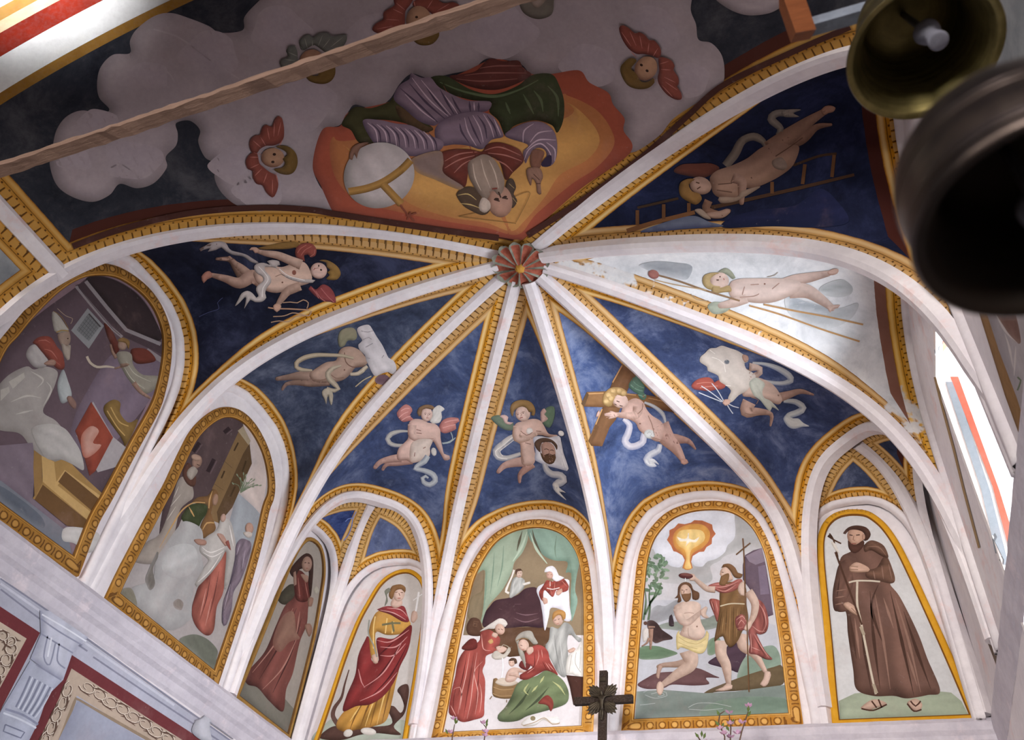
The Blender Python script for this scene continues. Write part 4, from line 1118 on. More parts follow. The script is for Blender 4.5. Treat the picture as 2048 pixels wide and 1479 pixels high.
p.poly('3f1d18', [(1020,180),(1130,160),(1250,130),(1360,30),(1480,50),(1610,45),(1650,110),(1720,165),(1600,240),(1450,290),(1300,290),(1150,250)], edge='28120f', r=50)
p.lines('5d3630', [[(1280,110),(1420,90),(1640,90)],[(1150,170),(1350,150),(1680,150)],[(1080,200),(1300,220),(1600,200)]], [4,14,4])
LI, LID, LIH = '5a4a54', '352a36', '85727a'
p.poly(LI, [(690,150),(780,190),(860,190),(930,270),(1060,340),(1180,385),(1370,395),(1350,470),(1240,490),(1060,520),(930,580),(880,600),(760,560),(640,460),(545,370),(590,260),(680,200)], edge=LID, r=60)
p.lines(LID, [[(600,280),(760,420),(920,570)],[(680,240),(820,400),(980,540)],[(800,230),(900,380),(1000,500)],[(940,290),(1000,400),(1060,500)],[(1040,350),(1080,430),(1120,490)],[(1190,390),(1200,480)],[(1270,400),(1270,480)]], [4,20,8])
p.lines(LIH, [[(700,190),(850,380),(1010,520)],[(780,210),(920,380),(1030,510)],[(640,330),(780,470),(900,560)],[(980,340),(1060,450),(1090,500)],[(1230,400),(1235,470)]], [4,13,4])
p.poly(LI, [(900,620),(960,560),(1100,500),(1260,480),(1380,510),(1440,590),(1480,690),(1380,720),(1300,800),(1180,770),(1060,760),(950,770),(900,700)], edge=LID, r=60)
p.lines(LID, [[(1110,540),(1120,640),(1190,750)],[(1180,520),(1230,640),(1290,760)],[(1260,510),(1320,600),(1340,710)],[(1340,510),(1400,600),(1430,690)]], [4,18,6])
p.lines(LIH, [[(1150,530),(1180,650),(1250,770)],[(1220,510),(1280,620),(1310,740)],[(1310,500),(1370,600),(1400,700)],[(1400,540),(1460,680)]], [4,13,4])
p.poly(LI, [(280,560),(420,550),(560,580),(700,600),(850,680),(960,730),(960,790),(880,840),(760,860),(640,850),(560,790),(440,750),(370,740)], edge=LID, r=50)
for i in range(7):
    x = 320+i*80
    p.line(LIH, [(x,575+i*12),(x+70,640+i*14),(x+90,760+i*8)], [4,13,4]); p.line(LID, [(x+35,580+i*12),(x+100,650+i*14),(x+115,760+i*8)], [4,16,4])
p.poly(LI, [(1500,690),(1560,620),(1700,565),(1820,570),(1910,640),(1940,740),(1935,860),(1900,930),(1840,950),(1800,930),(1850,860),(1830,800),(1760,790),(1700,860),(1670,920),(1650,820),(1690,760)], edge=LID, r=45)
p.lines(LIH, [[(1650,740),(1660,640),(1740,580)],[(1710,740),(1780,660),(1900,640)],[(1680,800),(1780,720),(1930,720)],[(1660,890),(1700,800),(1800,750),(1880,830),(1890,930)],[(1850,740),(1920,800),(1920,900)]], [4,13,4])
p.poly('241c2c', [(1800,930),(1850,860),(1890,850),(1890,930),(1840,950)])
p.poly('4c2017', [(950,830),(1050,800),(1200,800),(1300,820),(1340,760),(1450,740),(1600,790),(1650,850),(1650,910),(1560,1000),(1500,1060),(1440,900),(1300,850),(1200,900),(1180,1000),(1150,1120),(1050,1060),(960,1000),(940,900)], edge='2c1510', r=45)
p.lines('7a4a40', [[(980,900),(1100,840),(1260,820)],[(980,960),(1100,890),(1240,850)],[(1060,1000),(1130,930),(1200,890)],[(1320,810),(1450,780),(1630,850)],[(1350,830),(1500,850),(1640,900)],[(1400,880),(1500,930),(1560,990)]], [4,12,4])
p.poly('5d4c46', [(700,880),(930,810),(970,900),(970,1000),(1130,1110),(1140,1150),(1060,1130),(900,1060),(740,990)], edge='6b5030', r=40)
p.poly('5a3a2c', [(1740,800),(1830,820),(1810,900),(1790,960),(1720,950),(1710,860)], edge='38231b', r=22)
p.poly('64483a', [(1690,960),(1790,960),(1820,1030),(1800,1090),(1805,1180),(1770,1170),(1760,1090),(1730,1050),(1715,1110),(1680,1020)], edge='3c281e', r=22)
p.lines('38231b', [[(1740,1010),(1790,1060)],[(1760,1090),(1800,1090)]], 6)
p.poly('3a2c20', [(1080,1180),(1160,1120),(1240,1130),(1300,1220),(1370,1260),(1360,1330),(1300,1360),(1200,1320),(1130,1270)], edge='2a2018', r=30)
p.poly('352a22', [(1510,1070),(1560,1050),(1590,1120),(1570,1180),(1600,1240),(1550,1300),(1500,1180)], edge='241c16', r=20)
p.ell('7a5a4a', 1450, 1240, 108, 140, -8, edge='4c3428', r=50)
p.poly('6a5a4e', [(1180,920),(1240,870),(1320,840),(1400,880),(1450,960),(1490,1060),(1480,1150),(1440,1190),(1390,1150),(1330,1230),(1260,1160),(1190,1040)], edge='443830', r=45)
p.lines('8a7a6c', [[(1220,920),(1240,1040),(1290,1150)],[(1290,880),(1320,1000),(1370,1130)],[(1360,890),(1410,1000),(1440,1130)]], [4,12,4])
p.poly('87786c', [(1300,1210),(1360,1240),(1370,1300),(1320,1340),(1270,1300)], edge='5c5048', r=25)
p.lines('8a7440', [[(1090,1190),(1180,1180),(1250,1230)],[(1110,1260),(1200,1270),(1280,1300)],[(1530,1090),(1575,1130)],[(1560,1210),(1600,1260)]], [3,11,3])
p.lines('2c1c14', [[(1400,1225),(1450,1240)],[(1470,1210),(1520,1220)],[(1440,1160),(1460,1210)]], 12)
p.ell('241610', 1425, 1222, 20, 11, 5); p.ell('241610', 1495, 1205, 18, 11, -15); p.line('5a2a22', [(1385,1135),(1430,1130)], 14)
p.build('painted_elder', WEBS[k], 'balding bearded elder in lilac robe, upside down')
p = P(k, v)
p.ell('827a78', 420, 1020, 305, 278, -20, edge='55504c', r=110, n=36)
p.line('7a5820', [(160,1160),(320,1130),(460,1075),(600,980),(690,890)], 66, edge='4c3410')
p.line('7a5820', [(450,1095),(530,1180),(610,1265)], 66, edge='4c3410')
p.lines('54281a', [[(600,1270),(660,1350),(720,1410)],[(650,1370),(740,1340)],[(660,1400),(690,1330)]], 14)
p.poly('5c4032', [(165,880),(180,800),(240,750),(330,740),(270,780),(240,830),(230,880),(210,840),(190,890)], edge='3a261c', r=16)
p.build('painted_globe', WEBS[k], 'pale globe with gold bands and cross')
p = P(k, v); p.lines('5c4420', [[(1580,1200),(1710,1170),(1590,1420)],[(1100,1370),(1240,1340)],[(1100,1370),(1590,1430)]], 5); p.build('painted_triangle', WEBS[k])

p = P(k); p.line('2c1611', T2([(1100,1372),(1500,1112),(1800,888),(2040,670)])+T3([(300,488),(700,298),(1040,152)]), 12); p.build('painted_brown_band', WEBS[k])
p = P(k); p.line('2c1611', T2([(930,1388),(500,1328),(0,1252)])+T1([(1800,1222),(1500,1212),(1100,1246),(700,1340),(420,1440)]), 12); p.build('painted_brown_band', WEBS[k])
def cherub_head(view, wings, hair, fc, fr, frot, eyes, lab, wc='5a2a20', we='331512', wl='7d4a40'):
    p = P(k, view)
    for wg in wings: p.poly(wc, wg, edge=we, r=70)
    for wg in wings:
        q = np.array(wg, float); c = np.array(fc, float); 
        for i in range(0, len(q), 2):
            a = c+(q[i]-c)*0.55; b = c+(q[i]-c)*0.9; p.line(wl, [tuple(a), tuple(b)], [4, 16, 4]); p.surf.layer -= 1
        p.surf.layer += 1
    p.ell('75563f' if wc[0] == '5' else '6b4c38', fc[0], fc[1], fr[0], fr[1], frot, edge='42281c', r=fr[0]*0.5)
    p.poly('4a3612', hair, edge='2b1e08', r=60)
    for e in eyes: p.ell('20120c', e[0], e[1], 28, 22, frot)
    p.build('painted_cherub_head', WEBS[k], lab)
cherub_head((480,220,8.214), ([(320,640),(420,580),(560,570),(670,520),(720,440),(725,280),(690,120),(640,85),(570,140),(520,260),(440,230),(370,270),(320,400),(260,400),(180,460),(150,560),(190,680),(270,710)],
    [(280,700),(200,690),(120,760),(90,850),(130,960),(200,990),(210,1100),(270,1200),(370,1230),(430,1340),(530,1425),(590,1360),(630,1220),(600,1070),(480,1000),(380,920),(320,860)]),
    [(590,590),(700,570),(820,600),(920,700),(950,850),(900,990),(800,1050),(650,1030),(560,960),(700,930),(740,850),(700,790),(780,720),(720,650)], (540,770), (190,160), 0, ((565,715),(540,840)), 'cherub head with russet wings, nearest the elder globe')
cherub_head((540,50,11.378), ([(740,560),(900,490),(1020,440),(1200,560),(1300,620),(1480,620),(1680,460),(1760,300),(1740,200),(1600,210),(1420,240),(1340,170),(1230,150),(1080,190),(980,270),(900,200),(780,230),(680,330),(670,430)],
    [(640,700),(620,560),(560,450),(430,480),(370,580),(420,700),(270,760),(220,850),(260,960),(150,1110),(180,1320),(420,1300),(560,1230),(700,1090),(650,900)]),
    [(800,1100),(880,1240),(1050,1310),(1250,1320),(1400,1250),(1490,1100),(1480,900),(1380,880),(1250,930),(1120,1000),(1100,1130),(950,1130)], (950,830), (280,300), 30, ((1050,745),(880,830)), 'cherub head with grey-green wings, crossed by the beam', wc='454540', we='22221c', wl='66665c')
cherub_head((730,0,9.309), ([(740,480),(640,580),(480,640),(280,620),(140,540),(200,430),(340,340),(350,220),(480,130),(560,80),(540,0),(600,-60),(900,-80),(860,60),(760,200)],
    [(900,90),(1000,-40),(1300,-60),(1470,40),(1640,20),(1760,70),(1780,160),(1600,240),(1350,330),(1200,200)]),
    [(880,680),(980,800),(1120,830),(1280,790),(1390,650),(1360,530),(1250,580),(1100,650)], (1010,380), (240,290), 0, ((970,300),(1130,390)), 'cherub head with russet wings behind the right part of the beam')
cherub_head((1220,40,8.7), ([(860,640),(740,600),(600,570),(480,570),(340,480),(220,300),(170,120),(230,70),(330,110),(450,210),(520,190),(620,240),(700,330),(780,330),(870,430),(905,540)],
    [(860,640),(960,630),(1080,680),(1140,780),(1120,850),(1200,970),(1210,1090),(1180,1130),(1250,1240),(1260,1350),(1150,1360),(1000,1270),(880,1120),(840,1000),(870,850)]),
    [(480,680),(360,640),(240,730),(190,830),(230,980),(330,1120),(500,1180),(680,1160),(790,1060),(760,980),(700,1040),(560,1050),(460,900),(380,820)], (640,820), (190,220), 35, ((560,760),(660,860)), 'cherub head with russet wings above the right rib')
p = P(k, (680,0,2.926)); p.poly('4a443c', [(1050,0),(1080,70),(1160,105),(1240,80),(1255,10),(1240,-60),(1060,-60)], edge='2c2822', r=25); p.poly('6a5c52', [(1100,-40),(1150,40),(1210,-10),(1190,-60)], edge='443a32', r=20); p.build('painted_cherub_head', WEBS[k], 'grey cherub head cut by the top edge')

# ------------------------------------------------------------------ keystone rosette
def petal_mat():
    t = NT('rosette_paint', rough=0.8); u, v_, _ = t.uv()
    n = t.noise(25, 5, 0.7)
    r = t.M('MAXIMUM', t.M('ABSOLUTE', u), 0.0)
    red = t.mix(t.smooth(n, 0.35, 0.7), lin4('a8604c'), lin4('8a4638'))
    grey = t.mix(t.smooth(n, 0.3, 0.7), lin4('8f9184'), lin4('76766a'))
    inn = t.mul(t.lt(r, 0.70), t.lt(v_, 0.84))
    return t.done(t.mix(inn, grey, red))
PM = petal_mat()
ros = tag(empty('ceiling_rosette', tuple(K+np.array([0, 0, -0.03]))), 'red and grey carved rosette with gold bud at the meeting of the ribs', 'rosette')
NPET = 12; me0 = None
for i in range(NPET):
    if me0 is None:
        V, UV = [], []
        for a in range(13):
            f = a/12; L = 0.030+f*0.185
            hw = 0.010+0.046*f**0.8
            if f > 0.70: hw *= math.sqrt(max(0.03, 1-((f-0.70)/0.31)**2))
            for b in range(7):
                s_ = -1+b/3
                V.append((L, s_*hw, -0.050+0.030*f+0.026*(1-s_*s_)*math.sin(f*math.pi*0.9)*1.0)); UV.append((s_, f))
        F = [(a*7+b, a*7+b+1, (a+1)*7+b+1, (a+1)*7+b) for a in range(12) for b in range(6)]
        o = mesh_obj('petal', V, F, PM, None, smooth=True); set_uv(o, UV); me0 = o
    else:
        o = me0.copy(); COL.objects.link(o)
    o.parent = ros; o.rotation_euler = (0, 0, 2*math.pi*(i+0.25)/NPET); o.location = (0, 0, -0.012 if i % 2 else -0.006)
budm = plaster('gold_bud', 'd0a04c', 'b88430', 40, 0.5)
V, F = lathe([(0.0, -0.075), (0.014, -0.074), (0.026, -0.066), (0.034, -0.050), (0.036, -0.034), (0.030, -0.018), (0.020, 0.0)], 20)
V = [(x*(1+0.12*math.cos(6*math.atan2(y, x))), y*(1+0.12*math.cos(6*math.atan2(y, x))), z-0.015) for x, y, z in V]
o = mesh_obj('bud', V, F, budm, None, smooth=True); o.parent = ros; o['label'] = 'carved gold bud'
# ================================================================== lunette paintings
def W(key, panel, gain, view):
    pl = {'L': WLEFT, 'B': WBACK, 'R': WRIGHT}[key]
    p = Paint(pl, gain); p.view(*view); return p
def robe(p, col, dark, light, outline, darks=(), lights=(), r=40, w=8):
    p.poly(col, outline, edge=dark, r=r, fold=0.16)
    if darks: p.lines(dark, darks, [2, w*1.3, 2])
    if lights: p.lines(light, lights, [2, w, 2])

# ---------------- bishop (far left)
gB = 1.75; E0 = LUN['bishop']; WLEFT.layer = 1
p = W('L', E0, gB, (0, 540, 4.93))
p.poly('4a3c42', [(-300,1500),(-100,900),(300,500),(700,200),(900,60),(1120,90),(1350,230),(1500,430),(1590,700),(1580,950),(1500,1200),(1250,1700),(1000,2200),(600,2500)], edge='33282c', r=160)
p.poly('5d505c', [(1090,840),(1260,900),(1580,900),(1560,1100),(1400,1380),(1000,1800),(700,1750),(720,1480),(850,1200)], edge='4c404a', r=120)
p.poly('2c2224', [(840,100),(960,60),(1150,110),(1350,240),(1500,440),(1580,690),(1260,600),(1000,300)], edge='1f1818', r=80)
p.poly('3a2e32', [(740,150),(850,110),(1240,600),(1590,740),(1590,830),(1200,650)], sm=False)
p.line('6f686a', [(745,160),(900,350),(1080,560),(1200,660)], 30, sm=False); p.line('6f686a', [(840,110),(1050,370),(1240,590),(1580,730)], 36, sm=False)
p.line('6a6264', [(1440,790),(1590,890)], 50, sm=False)
p.lines('2e2528', [[(770,170),(920,360),(1090,560),(1180,640)]], 5)
p.build('painted_architecture', E0)
p = W('L', E0, gB, (0, 540, 4.93))
p.poly('6d6e6f', [(860,375),(1020,550),(870,775),(695,595)], sm=False)
p.poly('5c5d5e', [(865,430),(980,555),(870,700),(750,590)], sm=False)
for i in range(1, 6):
    f = i/6
    p.line('464748', [(865+(980-865)*f, 430+(555-430)*f), (750+(870-750)*f, 590+(700-590)*f)], 4, sm=False)
    p.line('464748', [(865+(750-865)*f, 430+(590-430)*f), (980+(870-980)*f, 555+(700-555)*f)], 4, sm=False)
p.line('3a3536', [(870,430),(985,560)], 14, sm=False)
p.build('painted_window', E0, 'grey latticed diamond-set window')
p = W('L', E0, gB, (0, 540, 4.93))
p.poly('7b7672', [(-250,1500),(-100,1250),(60,1050),(250,950),(330,980),(450,950),(560,1000),(540,1120),(480,1260),(420,1400),(560,1500),(700,1720),(560,1900),(350,1820),(200,1620),(0,1580)], edge='67625e', r=90)
p.poly('8b867f', [(80,1100),(230,1010),(240,1060),(120,1170)], sm=False); p.poly('8a857e', [(0,1180),(80,1150),(90,1200),(0,1290)], sm=False)
p.lines('8f8a84', [[(300,1000),(420,1080),(360,1160)],[(450,1100),(500,1180),(420,1340)],[(100,1300),(260,1240),(400,1260)],[(150,1420),(320,1380)]], [3,20,3])
p.poly('8a8583', [(250,830),(290,750),(360,740),(440,850),(470,900),(430,960),(340,960),(280,900)], edge='5d5856', r=45)
p.poly('858a8a', [(560,1120),(590,1020),(620,980),(660,1080),(700,1240),(610,1315),(570,1230)], edge='55595a', r=35)
p.poly('6b5148', [(650,1260),(690,1240),(745,1310),(735,1370),(690,1340)], edge='432f28', r=15)
p.poly('6e3328', [(315,715),(380,660),(490,660),(560,760),(610,820),(630,960),(570,980),(510,930),(470,880),(400,800),(350,740)], edge='42201a', r=40)
p.lines('8a5044', [[(370,700),(440,690),(490,720)],[(430,780),(500,800),(560,880)],[(540,900),(590,940)]], [3,12,3])
p.poly('7d6a5c', [(560,640),(600,600),(670,600),(690,680),(670,740),(620,760),(580,720)], edge='52403a', r=25)
p.poly('857a6e', [(600,720),(650,750),(690,740),(680,880),(660,890),(620,830)], edge='5a5048', r=22)
p.poly('8f8a80', [(505,470),(520,405),(590,470),(650,560),(670,600),(560,620),(530,600)], edge='605b52', r=30)
p.line('7d6432', [(550,615),(600,595),(670,600)], 12); p.line('6b5226', [(520,405),(600,460),(670,580)], 6)
p.poly('7c5f52', [(425,920),(500,880),(545,900),(530,940),(460,940)], edge='4c382e', r=14)
p.line('8c7b66', [(560,380),(640,450),(710,480),(690,530)], 5)
p.ell('33241c', 662, 675, 8, 6, 0)
p.build('painted_person', E0, 'white-bearded man in mitre and red shoulder cape')
p = W('L', E0, gB, (0, 540, 4.93))
p.poly('4e2218', [(1020,520),(1100,600),(1140,680),(1180,760),(1130,830),(1090,740),(1050,650)], edge='2e140f', r=30); p.poly('54261c', [(1290,780),(1400,770),(1480,810),(1530,890),(1440,920),(1340,920),(1290,860)], edge='30160f', r=35)
p.poly('6f6a5e', [(1140,830),(1220,800),(1290,830),(1310,940),(1400,1030),(1560,1050),(1540,1150),(1440,1220),(1350,1180),(1260,1080),(1200,980)], edge='4a463e', r=45)
p.lines('8a8576', [[(1240,900),(1320,1020),(1480,1100)],[(1220,960),(1300,1080),(1420,1170)]], [3,9,3])
p.limb('7a6050', [(1180,940),(1260,930),(1130,970)], [30,26,18], '4a382e'); p.limb('7a6050', [(1140,870),(1100,800),(1085,740)], [34,28,20], '4a382e')
p.ell('7c6455', 1200, 740, 45, 50, 0, edge='4c3a30', r=20); p.poly('6b5028', [(1150,700),(1200,665),(1270,700),(1260,780),(1230,720)], edge='42300f', r=14)
p.limb('7a5e50', [(1310,1110),(1380,1200),(1470,1260)], [50,40,24], '4a382e')
p.line('8f8474', [(850,850),(880,910),(950,955),(1040,950),(1120,960)], [26,24,24,22,14])
p.build('painted_angel', E0, 'small angel with dark red wings and a scroll')
p = W('L', E0, gB*0.86, (0, 800, 4.227))
p.poly('857f80', [(780,10),(950,310),(1060,400),(990,560),(820,610),(640,300)], sm=False)
p.poly('7a3422', [(765,15),(950,315),(800,600),(750,640),(690,420),(630,260)], sm=False, edge='5e281c', r=60)
p.poly('a0786a', [(680,310),(760,220),(830,260),(780,360),(850,380),(780,460),(700,480)], edge='8a4a38', r=50)
p.poly('6d5426', [(870,90),(940,0),(1010,20),(1010,110),(1080,190),(1160,170),(1060,380),(1020,320)], edge='42300f', r=40)
p.lines('9a7c40', [[(930,60),(1000,180),(1080,220)],[(900,90),(980,220),(1050,300)]], 9)
p.build('painted_altar', E0, 'red altar cloth on a white table with gold candlestand')
p = W('L', E0, gB*0.8, (0, 800, 4.227))
p.poly('695c66', [(-200,400),(270,360),(290,560),(270,830),(560,1070),(500,1120),(0,720),(-200,600)], sm=False, edge='5a4d58', r=90)
p.poly('63666e', [(-150,650),(0,680),(560,1110),(600,1290),(560,1310),(0,870),(-150,760)], sm=False)
p.poly('4c525c', [(-100,700),(60,760),(330,970),(360,1080),(200,1000),(0,840)], edge='62666e', r=50)
p.poly('8a6a34', [(270,830),(350,700),(360,480),(460,520),(550,490),(740,680),(870,800),(740,1010),(700,1080),(600,1060)], sm=False)
p.poly('a5844a', [(345,470),(450,520),(470,690),(540,590),(860,820),(800,850),(540,640),(480,720),(780,960),(730,1010),(355,690)], sm=False)
p.poly('5a3f20', [(355,715),(725,1010),(700,1080),(560,1060),(285,840)], sm=False); p.poly('5a3f20', [(545,600),(825,830),(775,940),(485,690)], sm=False)
p.poly('7d5e30', [(275,560),(280,420),(345,470),(350,700),(285,830)], sm=False)
p.build('painted_bench', E0, 'brown wooden kneeling bench')
p = W('L', E0, gB*0.8, (0, 800, 4.227))
p.poly('9a9692', [(270,230),(420,200),(540,240),(620,340),(680,450),(700,590),(600,540),(500,500),(400,500),(330,420),(280,320)], edge='85817c', r=60)
p.poly('a8a4a0', [(550,1075),(700,1080),(830,1130),(820,1230),(740,1290),(620,1210),(530,1190),(515,1130)], edge='94908c', r=40)
p.build('painted_loss', E0, 'patches of bare grey plaster')

# ---------------- tower and veiled figures (left wall)
gS = 1.30; E0 = LUN['saint']; WLEFT.layer = 1
p = W('L', E0, gS, (230, 830, 5.478))
p.poly('4a3a3a', [(600,700),(800,350),(950,150),(1150,30),(1300,30),(1400,120),(1250,400),(1100,750),(1000,950),(800,1000),(600,1400),(480,1300)], edge='3c2e30', r=80)
p.poly('b0a098', [(1400,120),(1500,200),(1600,400),(1650,620),(1640,850),(1580,1080),(1400,900),(1330,850),(1480,560),(1490,480)], edge='9a8e8a', r=80)
p.poly('84888c', [(1330,860),(1400,900),(1580,1080),(1560,1200),(1500,1500),(1200,1500),(1290,1000)], edge='74767a', r=70)
p.poly('6b5230', [(1350,180),(1400,110),(1470,300),(1300,760),(1130,1180),(1050,1150),(1060,800),(1200,500)], sm=False)
p.poly('4c3820', [(1470,310),(1495,530),(1390,760),(1280,1010),(1130,1190),(1110,1060),(1250,760),(1400,420)], sm=False)
p.poly('8a7a60', [(1340,170),(1400,120),(1480,280),(1460,330)], sm=False)
for a, b in (((1300,390),(1345,300)), ((1160,690),(1195,610)), ((1390,620),(1430,500)), ((1260,890),(1310,780))): p.line('3a2a16', [a, b], 18, sm=False)
for a, b in (((1190,190),(1250,140)), ((1010,620),(1080,480)), ((850,400),(920,300))): p.line('2c2022', [a, b], 44, sm=False); p.line('5d4a4e', [(a[0]+30,a[1]+20),(b[0]+30,b[1]+20)], 8, sm=False)
p.lines('4c3a22', [[(1190,500),(1280,580)],[(1080,750),(1180,820)]], 4)
p.build('painted_tower', E0, 'brown square tower before a dark wall')
p = W('L', E0, gS, (230, 830, 5.478))
for i in range(16):
    a = -0.2+i*0.16; x, y = 1400+math.cos(a)*(60+i % 4*45), 780-math.sin(a)*(40+i % 3*50)
    p.line('5f6a52', [(1370,850),((1370+x)/2+20,(850+y)/2-30),(x,y)], 6); p.ell('6b765c', x, y, 16, 7, -math.degrees(a))
p.build('painted_shrub', E0)
p = W('L', E0, gS, (230, 830, 5.478))
p.poly('8a7f74', [(480,1300),(600,1000),(680,720),(760,680),(840,780),(850,900),(780,960),(700,1050),(640,1300),(520,1600),(200,1600),(330,1400)], edge='6a605a', r=60)
p.lines('a89c90', [[(640,900),(690,780)],[(600,1000),(720,860)],[(560,1150),(660,1000)]], [3,10,3])
p.poly('523428', [(740,590),(800,520),(870,640),(880,740),(850,785),(790,760),(740,680)], edge='36221c', r=25)
p.ell('8a6a58', 890, 510, 55, 75, 15, edge='54403a', r=25); p.poly('8f8478', [(790,600),(850,560),(900,610),(860,680),(820,710),(780,660)], edge='62584e', r=22)
p.ell('9a7c68', 880, 465, 55, 35, 20, edge='6b5242', r=16); p.lines('3a2820', [[(890,540),(920,550)]], 8)
p.build('painted_person', E0, 'bald bearded man in a pale robe by the frame')
p = W('L', E0, gS, (230, 830, 5.478))
p.poly('6a4a26', [(840,960),(900,900),(1010,880),(1060,810),(1110,830),(1120,900),(1060,1000),(1050,1100),(1080,1170),(1090,1260),(960,1350),(920,1280),(940,1180),(1000,1060),(990,980)], edge='43301a', r=35)
p.poly('343c22', [(720,1110),(800,1000),(860,970),(990,980),(1000,1060),(940,1160),(900,1240),(860,1190),(760,1180)], edge='22280f', r=40)
p.ell('8a6a54', 1090, 925, 32, 65, 10, edge='5c4434', r=20)
p.lines('a37c44', [[(480,1450),(600,1240),(720,1050),(850,960),(980,960)],[(950,1260),(1000,1180),(1080,1180)],[(1060,830),(1030,920),(1020,1020)],[(800,1000),(860,1110)]], [4,18,10])
p.build('painted_person', E0, 'figure hooded in ochre over a green cloak')
p = W('L', E0, gS, (210, 1050, 4.771))
p.poly('8f8d8b', [(560,200),(680,30),(760,-40),(900,20),(930,130),(910,260),(930,420),(850,560),(820,700),(800,900),(600,1000),(420,860),(250,750),(250,600),(440,520),(480,330)], edge='7d7a78', r=110)
p.poly('9b9a98', [(560,260),(700,180),(840,200),(880,340),(800,470),(640,500),(540,420)], edge='8f8d8b', r=80)
p.poly('5c564f', [(380,520),(420,400),(490,250),(500,300),(450,420),(470,560),(420,620)], edge='75706c', r=30)
p.poly('70675f', [(640,740),(690,700),(740,740),(720,810),(660,790)], edge='857e7a', r=20)
p.build('painted_loss', E0, 'large cloud-like patch of bare grey plaster')
p = W('L', E0, gS, (210, 1050, 4.771))
robe(p, '8a4a3c', '5c2c26', 'b0796a', [(1060,40),(1150,60),(1190,240),(1150,420),(1120,640),(1060,780),(1030,1000),(960,1050),(860,960),(820,820),(860,650),(900,560),(1000,440),(1000,240)], [[(1000,480),(960,700),(900,900)],[(1080,440),(1040,650),(980,900)]], [[(1050,100),(1030,240)],[(960,600),(900,860)],[(1010,700),(950,960)]], 45, 9)
p.poly('98928c', [(900,190),(960,110),(1060,40),(1100,-60),(1180,-50),(1220,60),(1240,240),(1180,520),(1130,600),(1150,260),(1100,330),(1000,460),(870,590),(850,560),(940,400),(980,330),(900,260)], edge='6f6a64', r=35)
p.lines('bcb6b0', [[(920,210),(1000,260),(1130,210)],[(930,260),(1020,300),(1130,240)],[(880,540),(1000,430),(1100,280)],[(1180,0),(1220,200)]], [3,11,3])
p.ell('9c7c6c', 1120, -70, 26, 40, 10, edge='6b5244', r=14)
p.poly('8f6a5a', [(840,140),(900,130),(960,150),(950,190),(880,185)], edge='5c4236', r=14); p.poly('9a7666', [(1060,80),(1120,90),(1170,190),(1140,200),(1080,120)], edge='5c4236', r=14)
p.poly('7d4236', [(1180,230),(1140,160),(1170,140),(1195,240)], edge='5c2c26', r=12)
p.build('painted_person', E0, 'veiled woman in red with hands at her chest')
p = W('L', E0, gS, (210, 1050, 4.771))
robe(p, '6a5c66', '443a46', '8f828c', [(1240,200),(1290,130),(1350,140),(1390,180),(1360,330),(1290,520),(1220,640),(1200,800),(1150,950),(1110,930),(1120,740),(1180,560),(1230,340)], [[(1260,330),(1200,520),(1140,760)]], [[(1280,180),(1250,280)],[(1330,240),(1300,420)],[(1190,560),(1130,800)]], 30, 8)
p.ell('9c7866', 1370, 30, 40, 55, 0, edge='6b5042', r=20); p.poly('a59a90', [(1310,70),(1360,60),(1400,80),(1380,120),(1340,110)], edge='7d746c', r=14)
p.build('painted_person', E0, 'grey-bearded man in violet at the right edge')
p = W('L', E0, gS, (210, 1050, 4.771))
p.poly('5a5c50', [(700,1100),(830,1040),(960,1080),(1060,1180),(1060,1260),(1010,1390),(850,1230)], edge='6b6c62', r=40); p.build('painted_ground', E0)
p = W('L', E0, gS, (210, 1050, 4.771))
p.poly('6b6656', [(120,640),(240,600),(300,760),(240,760)], edge='807a70', r=30)
p.build('painted_ground', E0)

# ---------------- woman in dark red (left corner)
gR = 1.25; E0 = LUN['redw']; WLEFT.layer = 1; v = (450, 979, 2.958)
p = W('L', E0, gR, v)
p.poly('6b675c', [(75,1215),(120,1090),(260,1130),(400,1290),(420,1330),(365,1450)], sm=False, edge='58554c', r=40)
p.build('painted_ground', E0)
p = W('L', E0, gR, v)
p.poly('3e3a2e', [(310,640),(380,560),(440,580),(430,640),(350,680)], edge='2c281e', r=25)
robe(p, '6d3c34', '432420', '9a6a5c', [(405,480),(460,500),(490,540),(500,620),(490,700),(480,800),(440,900),(400,1080),(360,1180),(340,1310),(260,1250),(190,1170),(130,1150),(120,1090),(230,960),(300,800),(350,690),(410,620)], [[(420,700),(330,900),(200,1120)],[(450,760),(390,960),(280,1200)]], [[(400,700),(300,900),(160,1080)],[(430,860),(340,1050),(220,1180)],[(440,720),(420,860)]], 45, 9)
p.poly('7d5c4c', [(280,900),(330,760),(400,720),(420,840),(440,880),(380,900),(320,960)], edge='6d463a', r=50)
robe(p, '5a2a24', '381a16', '8a5448', [(405,480),(450,480),(490,530),(510,600),(480,660),(420,650),(405,560)], (), [[(430,520),(440,640)],[(470,540),(490,640)]], 25, 6)
p.poly('3a2620', [(380,480),(430,410),(480,375),(515,400),(520,480),(505,630),(490,560),(490,480),(440,470),(410,520)], edge='241612', r=22)
p.ell('8f7060', 482, 440, 30, 46, 4, edge='604838', r=20); p.lines('3a2820', [[(468,432),(478,430)],[(488,432),(498,434)]], 5); p.line('7a4438', [(476,464),(490,464)], 4)
p.poly('8a6a5a', [(402,490),(415,480),(420,560),(405,570)], edge='5c4438', r=10); p.poly('8a6a5a', [(445,500),(490,510),(480,550)], edge='66503f', r=12)
p.poly('846252', [(470,800),(500,790),(515,830),(495,870),(475,830)], edge='54402f', r=10); p.poly('846252', [(490,640),(520,640),(510,690),(490,690)], edge='54402f', r=10)
p.poly('9a9484', [(520,590),(540,570),(555,600),(535,620)], edge='827c6e', r=10)
